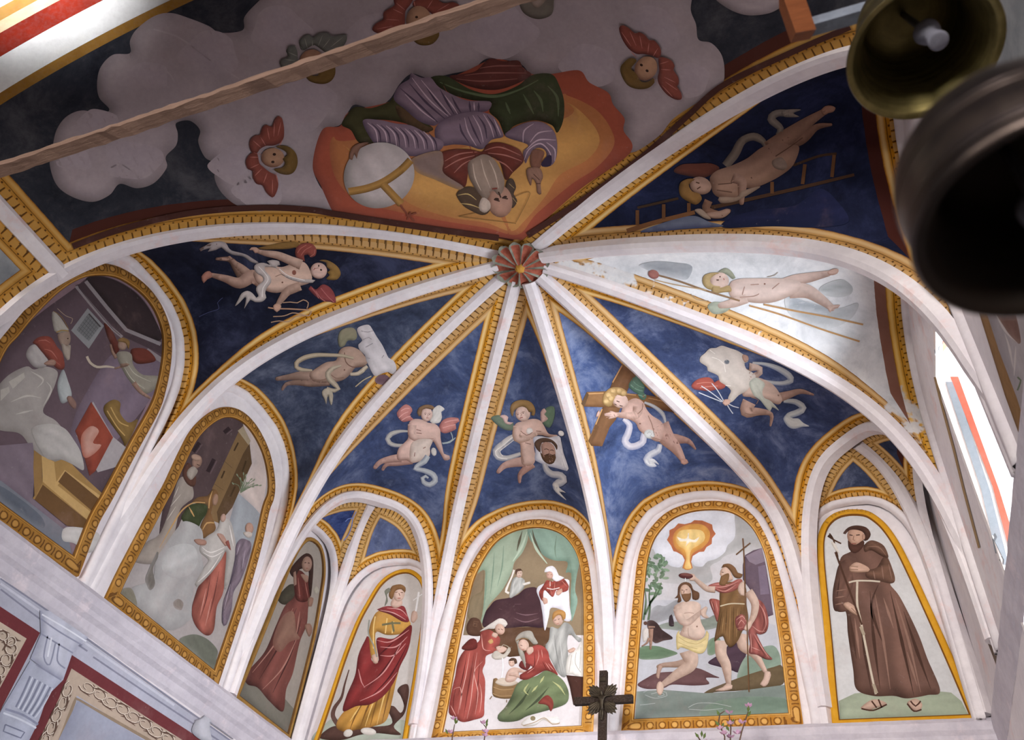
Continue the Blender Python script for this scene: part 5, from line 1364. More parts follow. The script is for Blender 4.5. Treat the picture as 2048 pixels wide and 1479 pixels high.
p.build('painted_person', E0, 'long-haired woman in a dark red gown')

# ---------------- saint on the dragon (back wall, left corner)
gM = 1.05; E0 = LUN['marg']; WBACK.layer = 1; v = (450, 979, 2.958)
p = W('B', E0, gM, v)
p.poly('a9b3a4', [(540,1500),(600,1380),(700,1350),(1080,1370),(1070,1500)], edge='97a092', r=50); p.build('painted_ground', E0)
p = W('B', E0, gM, v)
p.line('5c4038', [(735,1065),(710,1150),(690,1230),(650,1290),(640,1340),(670,1390)], [6,10,14,20,26,30])
p.poly('5a3e36', [(560,1460),(640,1400),(760,1400),(900,1400),(990,1380),(960,1290),(1000,1280),(1040,1320),(1060,1280),(1040,1220),(1020,1190),(1040,1160),(1080,1150),(1090,1190),(1080,1260),(1060,1330),(1000,1400),(1040,1450),(900,1440),(800,1450),(700,1479),(600,1479)], edge='3a2620', r=35)
p.build('painted_dragon', E0, 'brown dragon under the woman')
p = W('B', E0, gM, v)
robe(p, 'c08a26', '7d5214', 'e0b860', [(830,1180),(900,1080),(1000,950),(1040,1000),(1010,1150),(980,1290),(950,1370),(880,1400),(780,1420),(700,1430),(660,1400),(690,1330)], [[(960,1080),(900,1250),(860,1400)],[(1010,1050),(960,1250),(930,1380)],[(840,1230),(780,1320),(740,1420)],[(900,1180),(840,1300),(800,1410)]], [[(930,1120),(870,1280),(830,1400)],[(990,1060),(940,1230),(900,1390)],[(800,1280),(740,1370)]], 35, 9)
p.poly('c3902e', [(905,720),(960,700),(1060,740),(1100,800),(1050,850),(960,860),(900,840),(890,880),(900,960),(905,1000),(870,1000),(850,930),(855,820),(880,750)], edge='7f5618', r=30)
p.lines('e6c26e', [[(890,750),(880,820),(880,940)],[(960,760),(950,850)],[(1000,780),(990,850)]], 7); p.line('6f6a4a', [(930,800),(990,790),(1040,790)], 12); p.line('6f6a4a', [(990,780),(1000,840)], 12)
robe(p, '8a2c2c', '541a1e', 'd08a88', [(900,880),(1000,880),(1100,800),(1100,880),(1080,960),(1040,1040),(1000,1140),(940,1220),(860,1270),(780,1280),(700,1310),(720,1220),(770,1100),(790,980),(830,890),(850,870),(870,1010),(910,1010)], [[(1060,880),(960,1040),(840,1180)],[(1080,920),(980,1100),(860,1230)],[(1000,900),(900,990)]], [[(900,890),(980,900),(1090,830)],[(920,930),(1010,930),(1080,870)],[(920,980),(1000,980),(1070,910)],[(1050,900),(940,1080),(820,1170)],[(790,1060),(810,1140),(830,1170)],[(1020,1080),(920,1190),(800,1250)]], 40, 8)
robe(p, '8f3034', '5c2022', 'd49a98', [(900,710),(950,690),(1010,690),(1060,690),(1080,740),(1090,780),(1050,780),(980,740),(920,720)], (), [[(920,712),(1000,730),(1070,770)],[(960,700),(1040,710),(1080,750)]], 20, 6)
p.poly('cfae9e', [(980,680),(1000,640),(1040,640),(1050,680),(1010,700)], edge='9c7c6c', r=14)
p.ell('d3b4a4', 1030, 612, 36, 50, 5, edge='a08272', r=24)
p.poly('8a6238', [(975,600),(990,570),(1040,560),(1070,580),(1065,610),(1045,590),(1010,600),(990,650),(970,630)], edge='5c401f', r=14)
p.lines('6b4a36', [[(1008,608),(1022,606)],[(1040,608),(1054,610)],[(1030,612),(1036,628)]], 4); p.line('a85a50', [(1022,643),(1040,642)], 5)
p.poly('7d7f70', [(945,600),(975,580),(980,600),(960,620),(965,660),(945,690),(955,640)], edge='63655a', r=8)
p.poly('cba896', [(870,980),(905,975),(905,1025),(880,1025)], edge='94745f', r=12); p.poly('d0b0a0', [(1100,760),(1110,720),(1135,720),(1140,760),(1115,790),(1100,780)], edge='9a7a68', r=12)
p.line('e4e4e6', [(1130,720),(1140,660),(1148,605)], 11, sm=False); p.line('dcdcde', [(1115,655),(1168,618)], 5, sm=False)
p.line('8d8f86', [(855,770),(850,850),(880,920),(900,990)], 8)
p.ell('d6d0c8', 730, 1440, 28, 22, -20, edge='a8a29a', r=14); p.ell('d6d0c8', 850, 1430, 46, 22, 8, edge='a8a29a', r=14)
p.build('painted_person', E0, 'woman in yellow gown and crimson mantle holding a white cross')

# ---------------- birth room (back wall)
gN = 1.02; E0 = LUN['nat']; WBACK.layer = 1; v1 = (880, 1040, 6.43); v2 = (880, 1210, 5.497)
p = W('B', E0, gN, v1)
p.poly('8f7c60', [(470,640),(700,330),(1000,150),(1300,115),(1560,175),(1740,380),(1830,700),(1860,1479),(300,1479),(400,900)], sm=False)
p.poly('8f7c60', [(930,700),(960,560),(1080,400),(1140,260),(1250,400),(1400,560),(1640,540),(1800,600),(1860,900),(1860,1300),(1860,1479),(300,1479),(380,1100),(430,800),(560,600)], sm=False, edge='84725a', r=60)
p.poly('9db098', [(560,500),(680,330),(850,200),(1020,130),(1130,110),(1130,250),(1060,420),(960,540),(920,680),(800,900),(640,1080),(580,1200),(540,1330),(520,1150),(560,900),(580,650),(470,700),(420,800),(460,650)], edge='7c947c', r=70)
p.poly('8fb0a0', [(1130,110),(1250,110),(1400,110),(1550,160),(1680,260),(1760,420),(1790,560),(1760,720),(1740,900),(1770,1050),(1690,1300),(1680,1000),(1690,680),(1620,680),(1640,540),(1480,520),(1340,460),(1240,340),(1160,250)], edge='6d8c7c', r=70)
p.lines('b7cbb4', [[(1120,150),(1060,330),(940,530)],[(1160,160),(1240,370),(1380,560)]], [6,34,10]); p.lines('5f5a48', [[(1060,140),(1020,280),(990,400)],[(1190,120),(1220,260),(1300,420)]], [4,34,6])
p.lines('76927e', [[(600,640),(590,900),(560,1150)],[(700,420),(680,700),(650,950)],[(820,330),(800,600),(740,850)],[(1680,560),(1700,760),(1720,980)],[(1500,200),(1480,380),(1500,500)]], [4,16,4])
p.poly('86765a', [(360,1250),(400,1000),(540,900),(560,640),(575,900),(520,1300)], edge='746448', r=40)
p.build('painted_bed_curtain', E0, 'green bed curtains drawn apart')
p = W('B', E0, gN, v1)
p.poly('5d4030', [(340,1380),(400,1260),(500,1270),(540,1360),(540,1479),(380,1479)], edge='432a20', r=45); p.line('7d5a44', [(440,1330),(480,1330),(470,1370),(430,1360),(440,1300),(500,1310)], 6)
p.poly('5c402a', [(540,1390),(900,1380),(1330,1370),(1500,1400),(1480,1700),(900,1760),(640,1700)], sm=False, edge='4a3220', r=40)
p.poly('4a3036', [(560,1370),(580,1200),(640,1110),(720,1030),(880,1000),(1000,960),(1100,880),(1240,870),(1290,1000),(1310,1150),(1340,1370),(1100,1370),(800,1390)], edge='33202a', r=70)
p.lines('7a5c64', [[(980,1190),(1100,1220),(1260,1200)],[(960,1260),(1100,1310),(1280,1260)],[(760,1140),(800,1150)],[(960,1080),(1040,1080)]], [3,16,3])
p.build('painted_bed', E0, 'bed under a dark maroon cover')
p = W('B', E0, gN, v1)
robe(p, 'a7a9a6', '7d807e', 'c8cac8', [(940,750),(1020,730),(1090,770),(1090,840),(1070,890),(980,960),(900,1000),(910,860)], (), [[(960,780),(930,940)],[(1040,770),(1020,900)]], 30, 8)
p.ell('cbb0a0', 1020, 690, 42, 52, 4, edge='97786a', r=22); p.poly('5c4030', [(970,690),(980,635),(1040,625),(1070,660),(1050,650),(1000,660),(985,710)], edge='40291d', r=14)
p.lines('4a3226', [[(1005,680),(1018,680)],[(1035,680),(1050,680)]], 6); p.line('a05c50', [(1015,715),(1035,714)], 5)
p.poly('dcd8d2', [(1060,820),(1160,790),(1165,815),(1080,840)], edge='b5b0a8', r=10); p.line('ded9d2', [(955,640),(930,720),(880,830),(850,920),(890,940)], [26,20,20,30,30])
p.build('painted_person', E0, 'woman in grey sitting up in bed')
p = W('B', E0, gN, v1)
p.poly('e2e2e8', [(1245,900),(1330,820),(1640,760),(1660,900),(1670,1100),(1690,1280),(1600,1290),(1560,1160),(1430,1130),(1400,1250),(1350,1420),(1320,1200),(1290,1040)], edge='b9b9c6', r=45)
robe(p, '9e4438', '6b2822', 'c8786a', [(1380,770),(1450,790),(1520,750),(1600,760),(1660,850),(1650,900),(1580,930),(1500,900),(1450,990),(1350,900),(1330,980),(1350,1060),(1300,1020),(1275,930),(1330,840)], [[(1340,820),(1300,960)],[(1600,800),(1640,880)]], [[(1400,800),(1440,960)],[(1480,800),(1470,920)],[(1560,770),(1640,860)]], 30, 8)
p.poly('e6e6ec', [(1345,670),(1370,610),(1450,590),(1500,640),(1530,710),(1600,740),(1500,790),(1440,740),(1440,680),(1380,670)], edge='bcbcc8', r=25)
p.ell('cda392', 1412, 710, 44, 50, -10, edge='966c5c', r=22); p.lines('4a2e26', [[(1385,705),(1400,705)],[(1425,705),(1440,700)]], 6)
p.poly('cca290', [(1320,1000),(1380,1010),(1385,1070),(1340,1085)], edge='966c5c', r=12); p.poly('cca290', [(1490,920),(1570,880),(1580,920),(1530,970),(1500,965)], edge='966c5c', r=12)
p.lines('e9dcd8', [[(1375,875),(1450,890),(1540,870)]], 10); p.line('e0d0c8', [(1418,790),(1420,850)], 8)
p.build('painted_person', E0, 'maid in red bodice and white headcloth leaning on the bed')
p = W('B', E0, gN, v2)
robe(p, 'a4a5a2', '7c7e7c', 'c0c2c0', [(1220,240),(1300,260),(1370,190),(1440,220),(1500,330),(1560,370),(1530,410),(1430,320),(1400,400),(1410,560),(1390,780),(1310,760),(1220,600),(1160,460),(1200,380)], [[(1260,320),(1290,560),(1340,760)]], [[(1320,320),(1340,560),(1370,740)],[(1240,380),(1270,520)]], 40, 9)
p.ell('cba896', 1298, 165, 56, 60, -20, edge='94705e', r=28); p.poly('b8853e', [(1235,140),(1250,80),(1320,50),(1380,80),(1380,150),(1350,170),(1330,110),(1280,120),(1240,170)], edge='80561f', r=20)
p.lines('5c3e30', [[(1260,170),(1282,162)],[(1300,158),(1318,150)]], 6); p.line('a05a4e', [(1285,205),(1310,198)], 5)
p.poly('e4e2de', [(1410,560),(1500,490),(1570,400),(1572,780),(1530,800),(1460,760),(1390,750)], edge='b4b0a8', r=35); p.lines('b0aaa0', [[(1500,520),(1490,640),(1550,740)],[(1450,550),(1420,740)],[(1550,460),(1540,700)]], 7)
p.poly('cba896', [(1405,500),(1470,465),(1495,480),(1470,515),(1420,525)], edge='94705e', r=12)
p.build('painted_person', E0, 'fair-haired maid in grey holding a white cloth')
p = W('B', E0, gN, v2)
robe(p, 'a84c42', '6f2a26', 'd89a90', [(450,300),(540,270),(620,320),(665,370),(650,440),(600,470),(640,490),(600,520),(510,560),(500,640),(470,720),(500,840),(490,1100),(480,1220),(380,1260),(250,1285),(160,1230),(100,1180),(120,1000),(150,860),(170,780),(200,620),(270,500),(380,440),(440,380)],
     [[(300,540),(250,800),(200,1000)],[(380,520),(340,760),(300,1000),(260,1240)],[(440,600),(420,860),(400,1100)],[(180,900),(150,1050),(160,1180)]],
     [[(330,520),(290,760),(240,980),(200,1200)],[(410,520),(370,800),(340,1060),(300,1250)],[(470,620),(380,740),(420,960),(390,1200)],[(150,930),(220,900),(240,1000),(220,1150)],[(460,320),(480,480),(560,500)],[(440,860),(460,1000),(440,1180)],[(120,1100),(180,1220)]], 55, 11)
p.poly('6b2a26', [(270,430),(340,370),(400,380),(410,470),(320,500),(240,480)], edge='4a1c1a', r=25)
p.poly('d9d2cc', [(440,290),(520,230),(580,190),(660,145),(720,165),(745,210),(720,240),(640,220),(600,260),(540,260)], edge='a8a098', r=28)
p.ell('d0ac9a', 662, 265, 52, 62, -25, edge='9a7462', r=28); p.lines('5c3c30', [[(640,262),(660,268)],[(675,262),(695,275)]], 6); p.line('a4584c', [(648,312),(668,318)], 5)
p.poly('d0ae9c', [(590,300),(640,320),(620,360),(570,340)], edge='9a7462', r=12); p.poly('c89f5c', [(530,400),(570,370),(590,410),(550,430)], edge='a86a48', r=12)
p.poly('d2b0a0', [(620,460),(680,450),(740,480),(700,520),(640,520)], edge='9a7462', r=14)
p.build('painted_person', E0, 'woman in long coral gown pouring water from a jug')
p = W('B', E0, gN, v2)
p.poly('c2bbb0', [(570,550),(620,500),(700,540),(760,460),(780,500),(720,580),(640,600),(590,590)], edge='8f887c', r=20); p.line('a39a88', [(660,470),(700,435),(770,470),(760,510)], 8)
p.line('e4e6ea', [(690,580),(695,700),(680,800)], 12)
p.poly('8a6a42', [(590,810),(620,800),(740,880),(860,850),(850,920),(810,1010),(740,1030),(640,1020),(580,980)], edge='5c4426', r=30)
p.poly('c8b9a8', [(610,850),(680,800),(780,820),(860,850),(800,885),(700,890)], edge='a39482', r=16); p.lines('a8875a', [[(590,900),(680,930),(810,920)],[(585,970),(660,1000),(800,995)]], 8)
p.lines('7a5c38', [[(575,1000),(550,1035)],[(735,1040),(735,1070)]], 9)
p.build('painted_tub', E0, 'wooden bath tub with water and a metal jug above')
p = W('B', E0, gN, v2)
p.poly('d2b2a2', [(740,740),(790,690),(860,690),(930,720),(960,720),(940,745),(870,740),(870,770),(850,800),(830,830),(770,850),(720,830)], edge='9c7866', r=28)
p.ell('d2b09e', 792, 632, 34, 44, -5, edge='9c7866', r=20); p.poly('5a4234', [(755,610),(790,580),(840,590),(850,640),(825,650),(815,610),(775,615)], edge='3e2c22', r=14); p.lines('4c3428', [[(775,630),(785,630)],[(800,628),(810,628)]], 5)
p.limb('cfae9e', [(760,760),(830,770),(880,790)], [36,32,26], '9c7866')
p.build('painted_person', E0, 'baby standing in the bath tub')
p = W('B', E0, gN, v2)
robe(p, '708058', '445038', 'b4b878', [(1160,720),(1240,740),(1340,810),(1400,900),(1420,1000),(1390,1080),(1280,1130),(1100,1180),(960,1220),(860,1270),(740,1285),(650,1270),(640,1210),(720,1120),(790,1000),(850,870),(940,810),(1060,780)], [[(1000,900),(900,1060),(760,1200)],[(1200,900),(1080,1040),(940,1160)]], [[(980,860),(930,940),(980,990)],[(1080,880),(1010,960)],[(1240,840),(1320,900),(1380,990)],[(1150,780),(1100,860)],[(1330,900),(1350,960)]], 70, 24)
p.poly('8a3a30', [(1080,1080),(1140,1010),(1190,990),(1240,1040),(1250,1110),(1220,1170),(1190,1110),(1140,1090)], edge='5c2420', r=25)
robe(p, '9c4038', '6a2622', 'd08a80', [(1060,440),(1130,450),(1190,510),(1210,600),(1260,690),(1300,770),(1240,740),(1160,720),(1080,760),(960,820),(880,810),(880,770),(960,720),(1020,680),(950,640),(930,540),(980,480)], [[(1040,520),(1040,660),(960,760)],[(1130,620),(1180,720)]], [[(1080,490),(1090,560),(1060,660)],[(1120,490),(1130,580)],[(1040,690),(960,750)],[(1160,630),(1220,720)],[(1190,640),(1260,720)]], 35, 9)
p.poly('6b2a28', [(870,670),(900,610),(950,640),(1000,660),(960,720),(920,710)], edge='4a1c1c', r=16)
p.poly('a8a49a', [(830,380),(870,320),(940,285),(1010,290),(1040,350),(1080,420),(1030,430),(980,380),(930,360),(880,370),(870,440),(930,540),(945,690),(920,640),(870,530),(850,430)], edge='7d796e', r=28)
p.ell('d2b0a0', 922, 440, 58, 64, -20, edge='9c7866', r=28); p.lines('5c3e30', [[(885,440),(908,448)],[(860,420),(870,418)]], 6); p.line('a85c50', [(905,490),(928,488)], 6); p.poly('cfae9e', [(960,470),(1020,460),(1030,510),(980,550),(955,520)], edge='9c7866', r=14)
p.line('8a6a40', [(840,395),(900,365),(970,375)], 9)
p.build('painted_person', E0, 'kneeling woman in red with green skirt bathing the baby')
p = W('B', E0, gN, v2)
p.poly('4a2c24', [(1390,770),(1590,790),(1590,1100),(1470,1100),(1430,900)], sm=False, edge='331c16', r=30)
p.build('painted_chest', E0, 'dark chest beside the frame')
p = W('B', E0, gN, v2)
p.poly('dcdcdc', [(900,1290),(1010,1220),(1140,1230),(1200,1230),(1300,1230),(1320,1300),(1240,1310),(1140,1260),(1050,1320),(920,1330)], edge='b5a894', r=22); p.ell('8a7c5c', 1025, 1245, 28, 26, 0); p.line('a88c6a', [(920,1325),(1040,1290),(1150,1240),(1240,1310),(1320,1295)], 8)
p.build('painted_linen', E0, 'linen and scattered vessels on the floor')

# ---------------- baptism (back wall)
gP = 1.02; E0 = LUN['bap']; WBACK.layer = 1; v1 = (1260, 1020, 6.206); v2 = (1260, 1200, 5.915)
p = W('B', E0, gP, v1)
p.poly('a9abad', [(1270,30),(1400,80),(1550,250),(1640,480),(1400,520),(1200,560),(1100,640),(1000,700),(980,900),(400,900),(240,800),(200,700),(220,560),(290,480),(420,600),(900,600),(1200,400)], edge='b9bbbf', r=120)
p.poly('d9dde8', [(290,350),(380,210),(540,100),(700,40),(900,15),(1100,15),(1280,40),(1300,130),(1310,260),(1290,360),(1210,440),(1180,520),(1080,600),(960,640),(900,700),(800,690),(760,640),(680,650),(620,710),(500,690),(430,620),(360,590),(290,480)], edge='c2c7d4', r=60)
p.poly('b9683a', [(800,125),(900,130),(1020,180),(1030,240),(1065,295),(1020,350),(1015,420),(950,460),(920,515),(860,520),(780,570),(760,640),(780,720),(720,745),(650,720),(680,620),(650,560),(580,520),(540,510),(510,440),(460,370),(490,310),(490,250),(550,220),(600,165),(680,175),(760,155)], sm=False, edge='b9683a', r=10)
p.poly('d89a34', [(800,170),(920,190),(990,270),(980,380),(900,470),(780,540),(750,640),(770,720),(720,745),(660,720),(690,610),(640,540),(560,470),(530,370),(560,270),(660,200)], edge='c07a34', r=40)
p.poly('f0cf7c', [(620,260),(740,240),(880,250),(930,310),(920,380),(850,440),(760,500),(740,620),(760,720),(680,720),(700,600),(680,500),(600,440),(570,350)], edge='e0ac4c', r=45)
p.poly('f6efe2', [(720,280),(735,290),(735,350),(800,370),(860,330),(820,400),(740,400),(690,450),(700,390),(620,390),(585,330),(640,355),(705,350)], edge='f2dcb0', r=14)
p.build('painted_glow', E0, 'white dove in an orange glow among clouds')
p = W('B', E0, gP, v2)
p.poly('b9bcc6', [(150,0),(1000,0),(1720,300),(1780,800),(1860,1340),(60,1420),(90,900),(120,400)], sm=False)
p.poly('8f9298', [(250,120),(330,60),(420,70),(560,0),(560,160),(300,280),(200,260)], edge='a6a9b0', r=40)
p.poly('7f8a80', [(280,330),(420,270),(600,250),(900,220),(1000,180),(1050,300),(930,350),(700,370),(400,340)], edge='949c98', r=40)
p.poly('5f7a5e', [(110,690),(120,560),(300,540),(450,580),(565,630),(430,680),(300,700)], edge='7d907c', r=30); p.poly('6f8a70', [(930,480),(1050,440),(1080,560),(1000,640),(920,640)], edge='8a9a88', r=30)
p.poly('6b4c4e', [(90,1000),(200,920),(330,860),(560,840),(780,800),(1000,890),(1060,920),(900,920),(940,990),(760,1010),(500,1000),(400,1040),(200,1050)], edge='55383c', r=50)
p.poly('4e3a48', [(925,740),(1040,650),(1130,560),(1280,500),(1380,600),(1300,840),(1200,830),(1060,790)], edge='3a2a38', r=50)
p.poly('7d9484', [(1280,850),(1400,640),(1700,540),(1780,780),(1560,880),(1300,960)], edge='8fa294', r=60)
p.poly('6a5a40', [(760,1210),(900,1080),(1100,990),(1400,880),(1700,790),(1800,780),(1820,980),(1640,1030),(1300,1070),(1000,1090),(880,1150)], edge='54462f', r=60)
p.poly('72807a', [(80,1080),(400,1060),(900,1100),(1250,1080),(1840,1000),(1860,1345),(60,1420)], sm=False, edge='879490', r=90, k=0.3)
p.poly('6d8474', [(900,1250),(1200,1160),(1600,1140),(1850,1180),(1860,1340),(900,1380)], edge='788c80', r=70)
p.lines('a9b2b2', [[(160,1090),(260,1060),(430,1090),(440,1130),(300,1160),(180,1120)],[(250,1110),(350,1090),(410,1120),(330,1140)],[(690,1270),(800,1220),(1000,1220),(1200,1260)],[(700,1290),(900,1300),(1100,1280)],[(120,1240),(300,1220)],[(900,760),(1020,800),(1200,840)],[(920,790),(1050,830)]], 6)
p.build('painted_landscape', E0, 'river banks, hills and water')
p = W('B', E0, gP, v1)
p.poly('6b5a6a', [(1400,680),(1430,560),(1530,500),(1640,470),(1690,700),(1740,1000),(1780,1300),(1600,1365),(1500,1000),(1400,860)], sm=False, edge='4e3e50', r=60); p.poly('8a7c8e', [(1435,570),(1640,470),(1670,640),(1560,680),(1480,640)], sm=False); p.poly('7d6e84', [(1590,700),(1680,680),(1730,1040),(1620,1050)], sm=False)
p.build('painted_rock', E0, 'violet rock at the right')
p = W('B', E0, gP, v1)
rr = random.Random(4)
for i in range(70):
    a = rr.random()*6.28; r_ = math.sqrt(rr.random()); x, y = 310+math.cos(a)*150*r_, 790+math.sin(a)*270*r_
    p.ell(rr.choice(['5f7a62','6f8c70','7f9c80','587258']), x, y, 26+rr.random()*22, 13+rr.random()*10, rr.random()*180)
p.lines('4f6a4c', [[(230,1365),(250,1200),(240,1060),(260,900)],[(170,1365),(200,1150),(190,1000)],[(190,1300),(260,1150),(350,1030),(390,900)],[(250,1150),(300,1080),(330,980)]], [26,20,8])
p.build('painted_tree', E0, 'feathery green tree at the left')
p = W('B', E0, gP, v2)
p.poly('3c2c2c', [(200,280),(260,240),(330,280),(380,350),(510,450),(400,480),(280,500)], edge='55423f', r=30); p.poly('3e3238', [(460,260),(470,190),(495,170),(515,230),(520,310),(465,305)], edge='2c2228', r=14)
p.poly('c9c4c0', [(150,360),(200,330),(235,380),(200,480),(160,500)], edge='9a9490', r=16); p.limb('a98470', [(250,340),(250,440),(245,580)], [60,44,20], '6b5042'); p.limb('b08c78', [(220,320),(290,320)], [26,18], '6b5042'); p.ell('5a3c30', 185, 275, 22, 22, 0); p.limb('b08c78', [(230,450),(200,510),(145,545)], [34,24,14], '6b5042')
p.build('painted_person', E0, 'small figure undressing on the far bank')
p = W('B', E0, gP, v2)
p.limb('b89c8c', [(700,740),(560,760),(400,770),(340,790)], [130,80,60,50], '7d6250'); p.poly('b39484', [(310,900),(330,780),(360,750),(385,790),(360,860),(345,930),(325,925)], edge='7a5c4c', r=18)
p.limb('d2b8a8', [(690,600),(720,760),(560,880),(390,1000)], [210,150,110,62], '917564'); p.poly('d0b4a2', [(320,1000),(360,960),(400,1010),(395,1080),(360,1130),(320,1090)], edge='917564', r=20)
p.poly('d4bcae', [(520,90),(560,50),(640,20),(780,20),(840,70),(830,180),(850,280),(890,360),(870,440),(780,480),(700,470),(620,440),(590,400),(630,320),(600,220),(540,160)], edge='98796a', r=60)
p.limb('d4bcae', [(560,100),(600,230),(680,270),(800,180),(880,110)], [100,90,80,60,40], '94766a'); p.poly('d0b6a6', [(830,130),(900,75),(920,90),(900,170),(940,210),(900,220),(850,190)], edge='94766a', r=18)
p.lines('a98c7c', [[(640,160),(700,150),(760,160)],[(690,330),(700,430),(790,470)],[(620,330),(640,380)]], 8); p.ell('8a6a5a', 795, 315, 10, 10, 0)
p.poly('d6c48a', [(550,420),(590,360),(590,410),(700,460),(800,480),(880,440),(910,360),(935,400),(910,560),(860,630),(790,630),(700,590),(600,560),(560,590)], edge='b09c5c', r=30); p.lines('b8a468', [[(580,440),(680,500),(800,520),(900,460)],[(570,500),(690,550),(800,580)]], 7)
p.build('painted_person', E0, 'bearded man in pale yellow loincloth kneeling in the river')
p = W('B', E0, gP, v1)
p.poly('6d4c34', [(590,1060),(600,960),(640,910),(700,895),(760,920),(790,990),(860,1030),(850,1110),(780,1110),(770,1030),(740,960),(640,960),(620,1030),(640,1130),(590,1150),(600,1090),(550,1100)], edge='4a3020', r=28)
p.ell('d0b09e', 690, 1010, 66, 84, -8, edge='97765f', r=34); p.poly('7d5a3c', [(640,1050),(680,1040),(730,1040),(760,1030),(750,1110),(700,1145),(660,1110)], edge='543a24', r=18)
p.lines('4a3022', [[(640,995),(664,998)],[(690,992),(715,990)],[(676,1000),(668,1036)]], 7)
p.build('painted_person_head', E0)
p = W('B', E0, gP, v2)
p.limb('d0b4a4', [(1340,400),(1330,540),(1480,650),(1600,840)], [120,110,90,50], '8f7262'); p.poly('cdb0a0', [(1540,1000),(1580,930),(1600,850),(1660,850),(1670,890),(1630,1000),(1580,1025)], edge='8f7262', r=20)
p.limb('d4baaa', [(1080,480),(1080,640),(1140,780),(1170,1000)], [150,130,110,56], '8f7262'); p.poly('d0b4a4', [(1010,1070),(1100,1030),(1150,990),(1215,1010),(1210,1050),(1120,1075)], edge='8f7262', r=18)
p.build('painted_person_legs', E0)
p = W('B', E0, gP, v2)
robe(p, '9a5248', '63302c', 'cf968a', [(940,0),(1050,0),(1080,60),(1040,260),(1000,180)], [[(980,20),(1010,150)]], [[(960,10),(1000,130)],[(1020,10),(1040,150)]], 25, 8)
robe(p, '94504a', '5e302e', 'd09a90', [(1480,0),(1560,20),(1620,130),(1640,280),(1610,380),(1540,410),(1500,400),(1600,600),(1685,700),(1600,700),(1500,650),(1410,630),(1420,520),(1400,380),(1440,300),(1500,180)], [[(1540,80),(1590,240),(1560,360)],[(1460,420),(1540,560),(1620,690)]], [[(1510,20),(1590,150),(1610,300),(1560,390)],[(1430,400),(1440,620)],[(1470,400),(1560,560),(1650,690)],[(1450,310),(1530,370),(1600,370)],[(1440,560),(1540,600)]], 35, 9)
robe(p, '7a5a34', '4c361c', 'a88450', [(1090,-180),(1350,-180),(1380,60),(1400,240),(1330,370),(1280,480),(1200,560),(1140,520),(1100,430),(1060,440),(1000,490),(1030,300),(1060,120)], [[(1150,100),(1130,400)],[(1230,80),(1220,500)],[(1320,80),(1290,380)],[(1090,140),(1050,400)]], [[(1190,80),(1180,480)],[(1280,100),(1260,440)],[(1110,200),(1090,400)]], 45, 8)
p.line('c4b89c', [(1070,75),(1200,45),(1370,50)], 14)
robe(p, '94504a', '5e302e', 'd8a498', [(1245,260),(1260,200),(1330,170),(1380,220),(1400,290),(1360,350),(1280,360)], (), [[(1260,240),(1330,190),(1380,260)],[(1280,300),(1320,240),(1360,290)],[(1270,340),(1340,320)]], 25, 9)
p.limb('d0b6a6', [(1400,-100),(1480,40),(1460,200),(1400,300)], [110,100,80,50], '8f7262'); p.poly('d0b4a4', [(1350,340),(1400,260),(1450,250),(1440,310),(1390,370)], edge='8f7262', r=16)
p.view(*v1)
robe(p, 'a05a52', '68342f', 'd89e94', [(975,940),(1100,900),(1200,930),(1340,860),(1400,880),(1340,980),(1220,1030),(1120,1030),(1060,1000),(980,1000)], [[(1060,960),(1180,990),(1320,900)]], [[(1000,950),(1130,960),(1260,930),(1370,870)],[(1080,990),(1190,1010),(1320,930)],[(1020,925),(1130,925),(1230,930)]], 25, 9)
p.poly('d2b8a8', [(1340,1000),(1360,920),(1410,890),(1430,960),(1420,1070),(1380,1060)], edge='967866', r=20)
p.limb('d4baaa', [(1060,990),(960,980),(880,920),(790,840)], [80,70,60,44], '917564'); p.poly('d0b4a4', [(740,860),(760,790),(800,800),(820,850),(790,880),(745,878)], edge='917564', r=14)
p.ell('5a2c2c', 695, 820, 90, 36, 4, edge='3e1c1e', r=14); p.ell('7a4a44', 700, 808, 76, 22, 4, edge='4c2424', r=10); p.line('e4e6ea', [(690,845),(692,890)], 8)
p.poly('d2b4a2', [(1140,730),(1200,700),(1240,740),(1260,800),(1280,860),(1210,890),(1150,860),(1120,790)], edge='96745f', r=30)
p.poly('7d5a38', [(1135,720),(1160,680),(1240,670),(1310,720),(1340,780),(1400,800),(1370,850),(1300,840),(1260,780),(1230,740),(1190,710)], edge='54381f', r=28)
p.poly('83603c', [(1130,830),(1180,800),(1230,790),(1230,860),(1180,940),(1110,930),(1120,870)], edge='58401f', r=24); p.lines('4a3020', [[(1140,775),(1165,778)]], 8); p.line('97745f', [(1128,790),(1118,800),(1130,812)], 6)
p.build('painted_person', E0, 'bearded man in hide tunic and red mantle pouring from a bowl')
p = W('B', E0, gP, v1)
p.line('6b4c30', [(1402,355),(1412,480),(1425,800),(1432,1100),(1440,1365)], 17, sm=False); p.line('6b4c30', [(1318,558),(1410,480),(1495,412)], 15, sm=False)
p.view(*v2); p.line('6b4c30', [(1385,150),(1395,640),(1410,1090)], 15, sm=False); p.build('painted_cross_staff', E0, 'thin cross-topped staff')

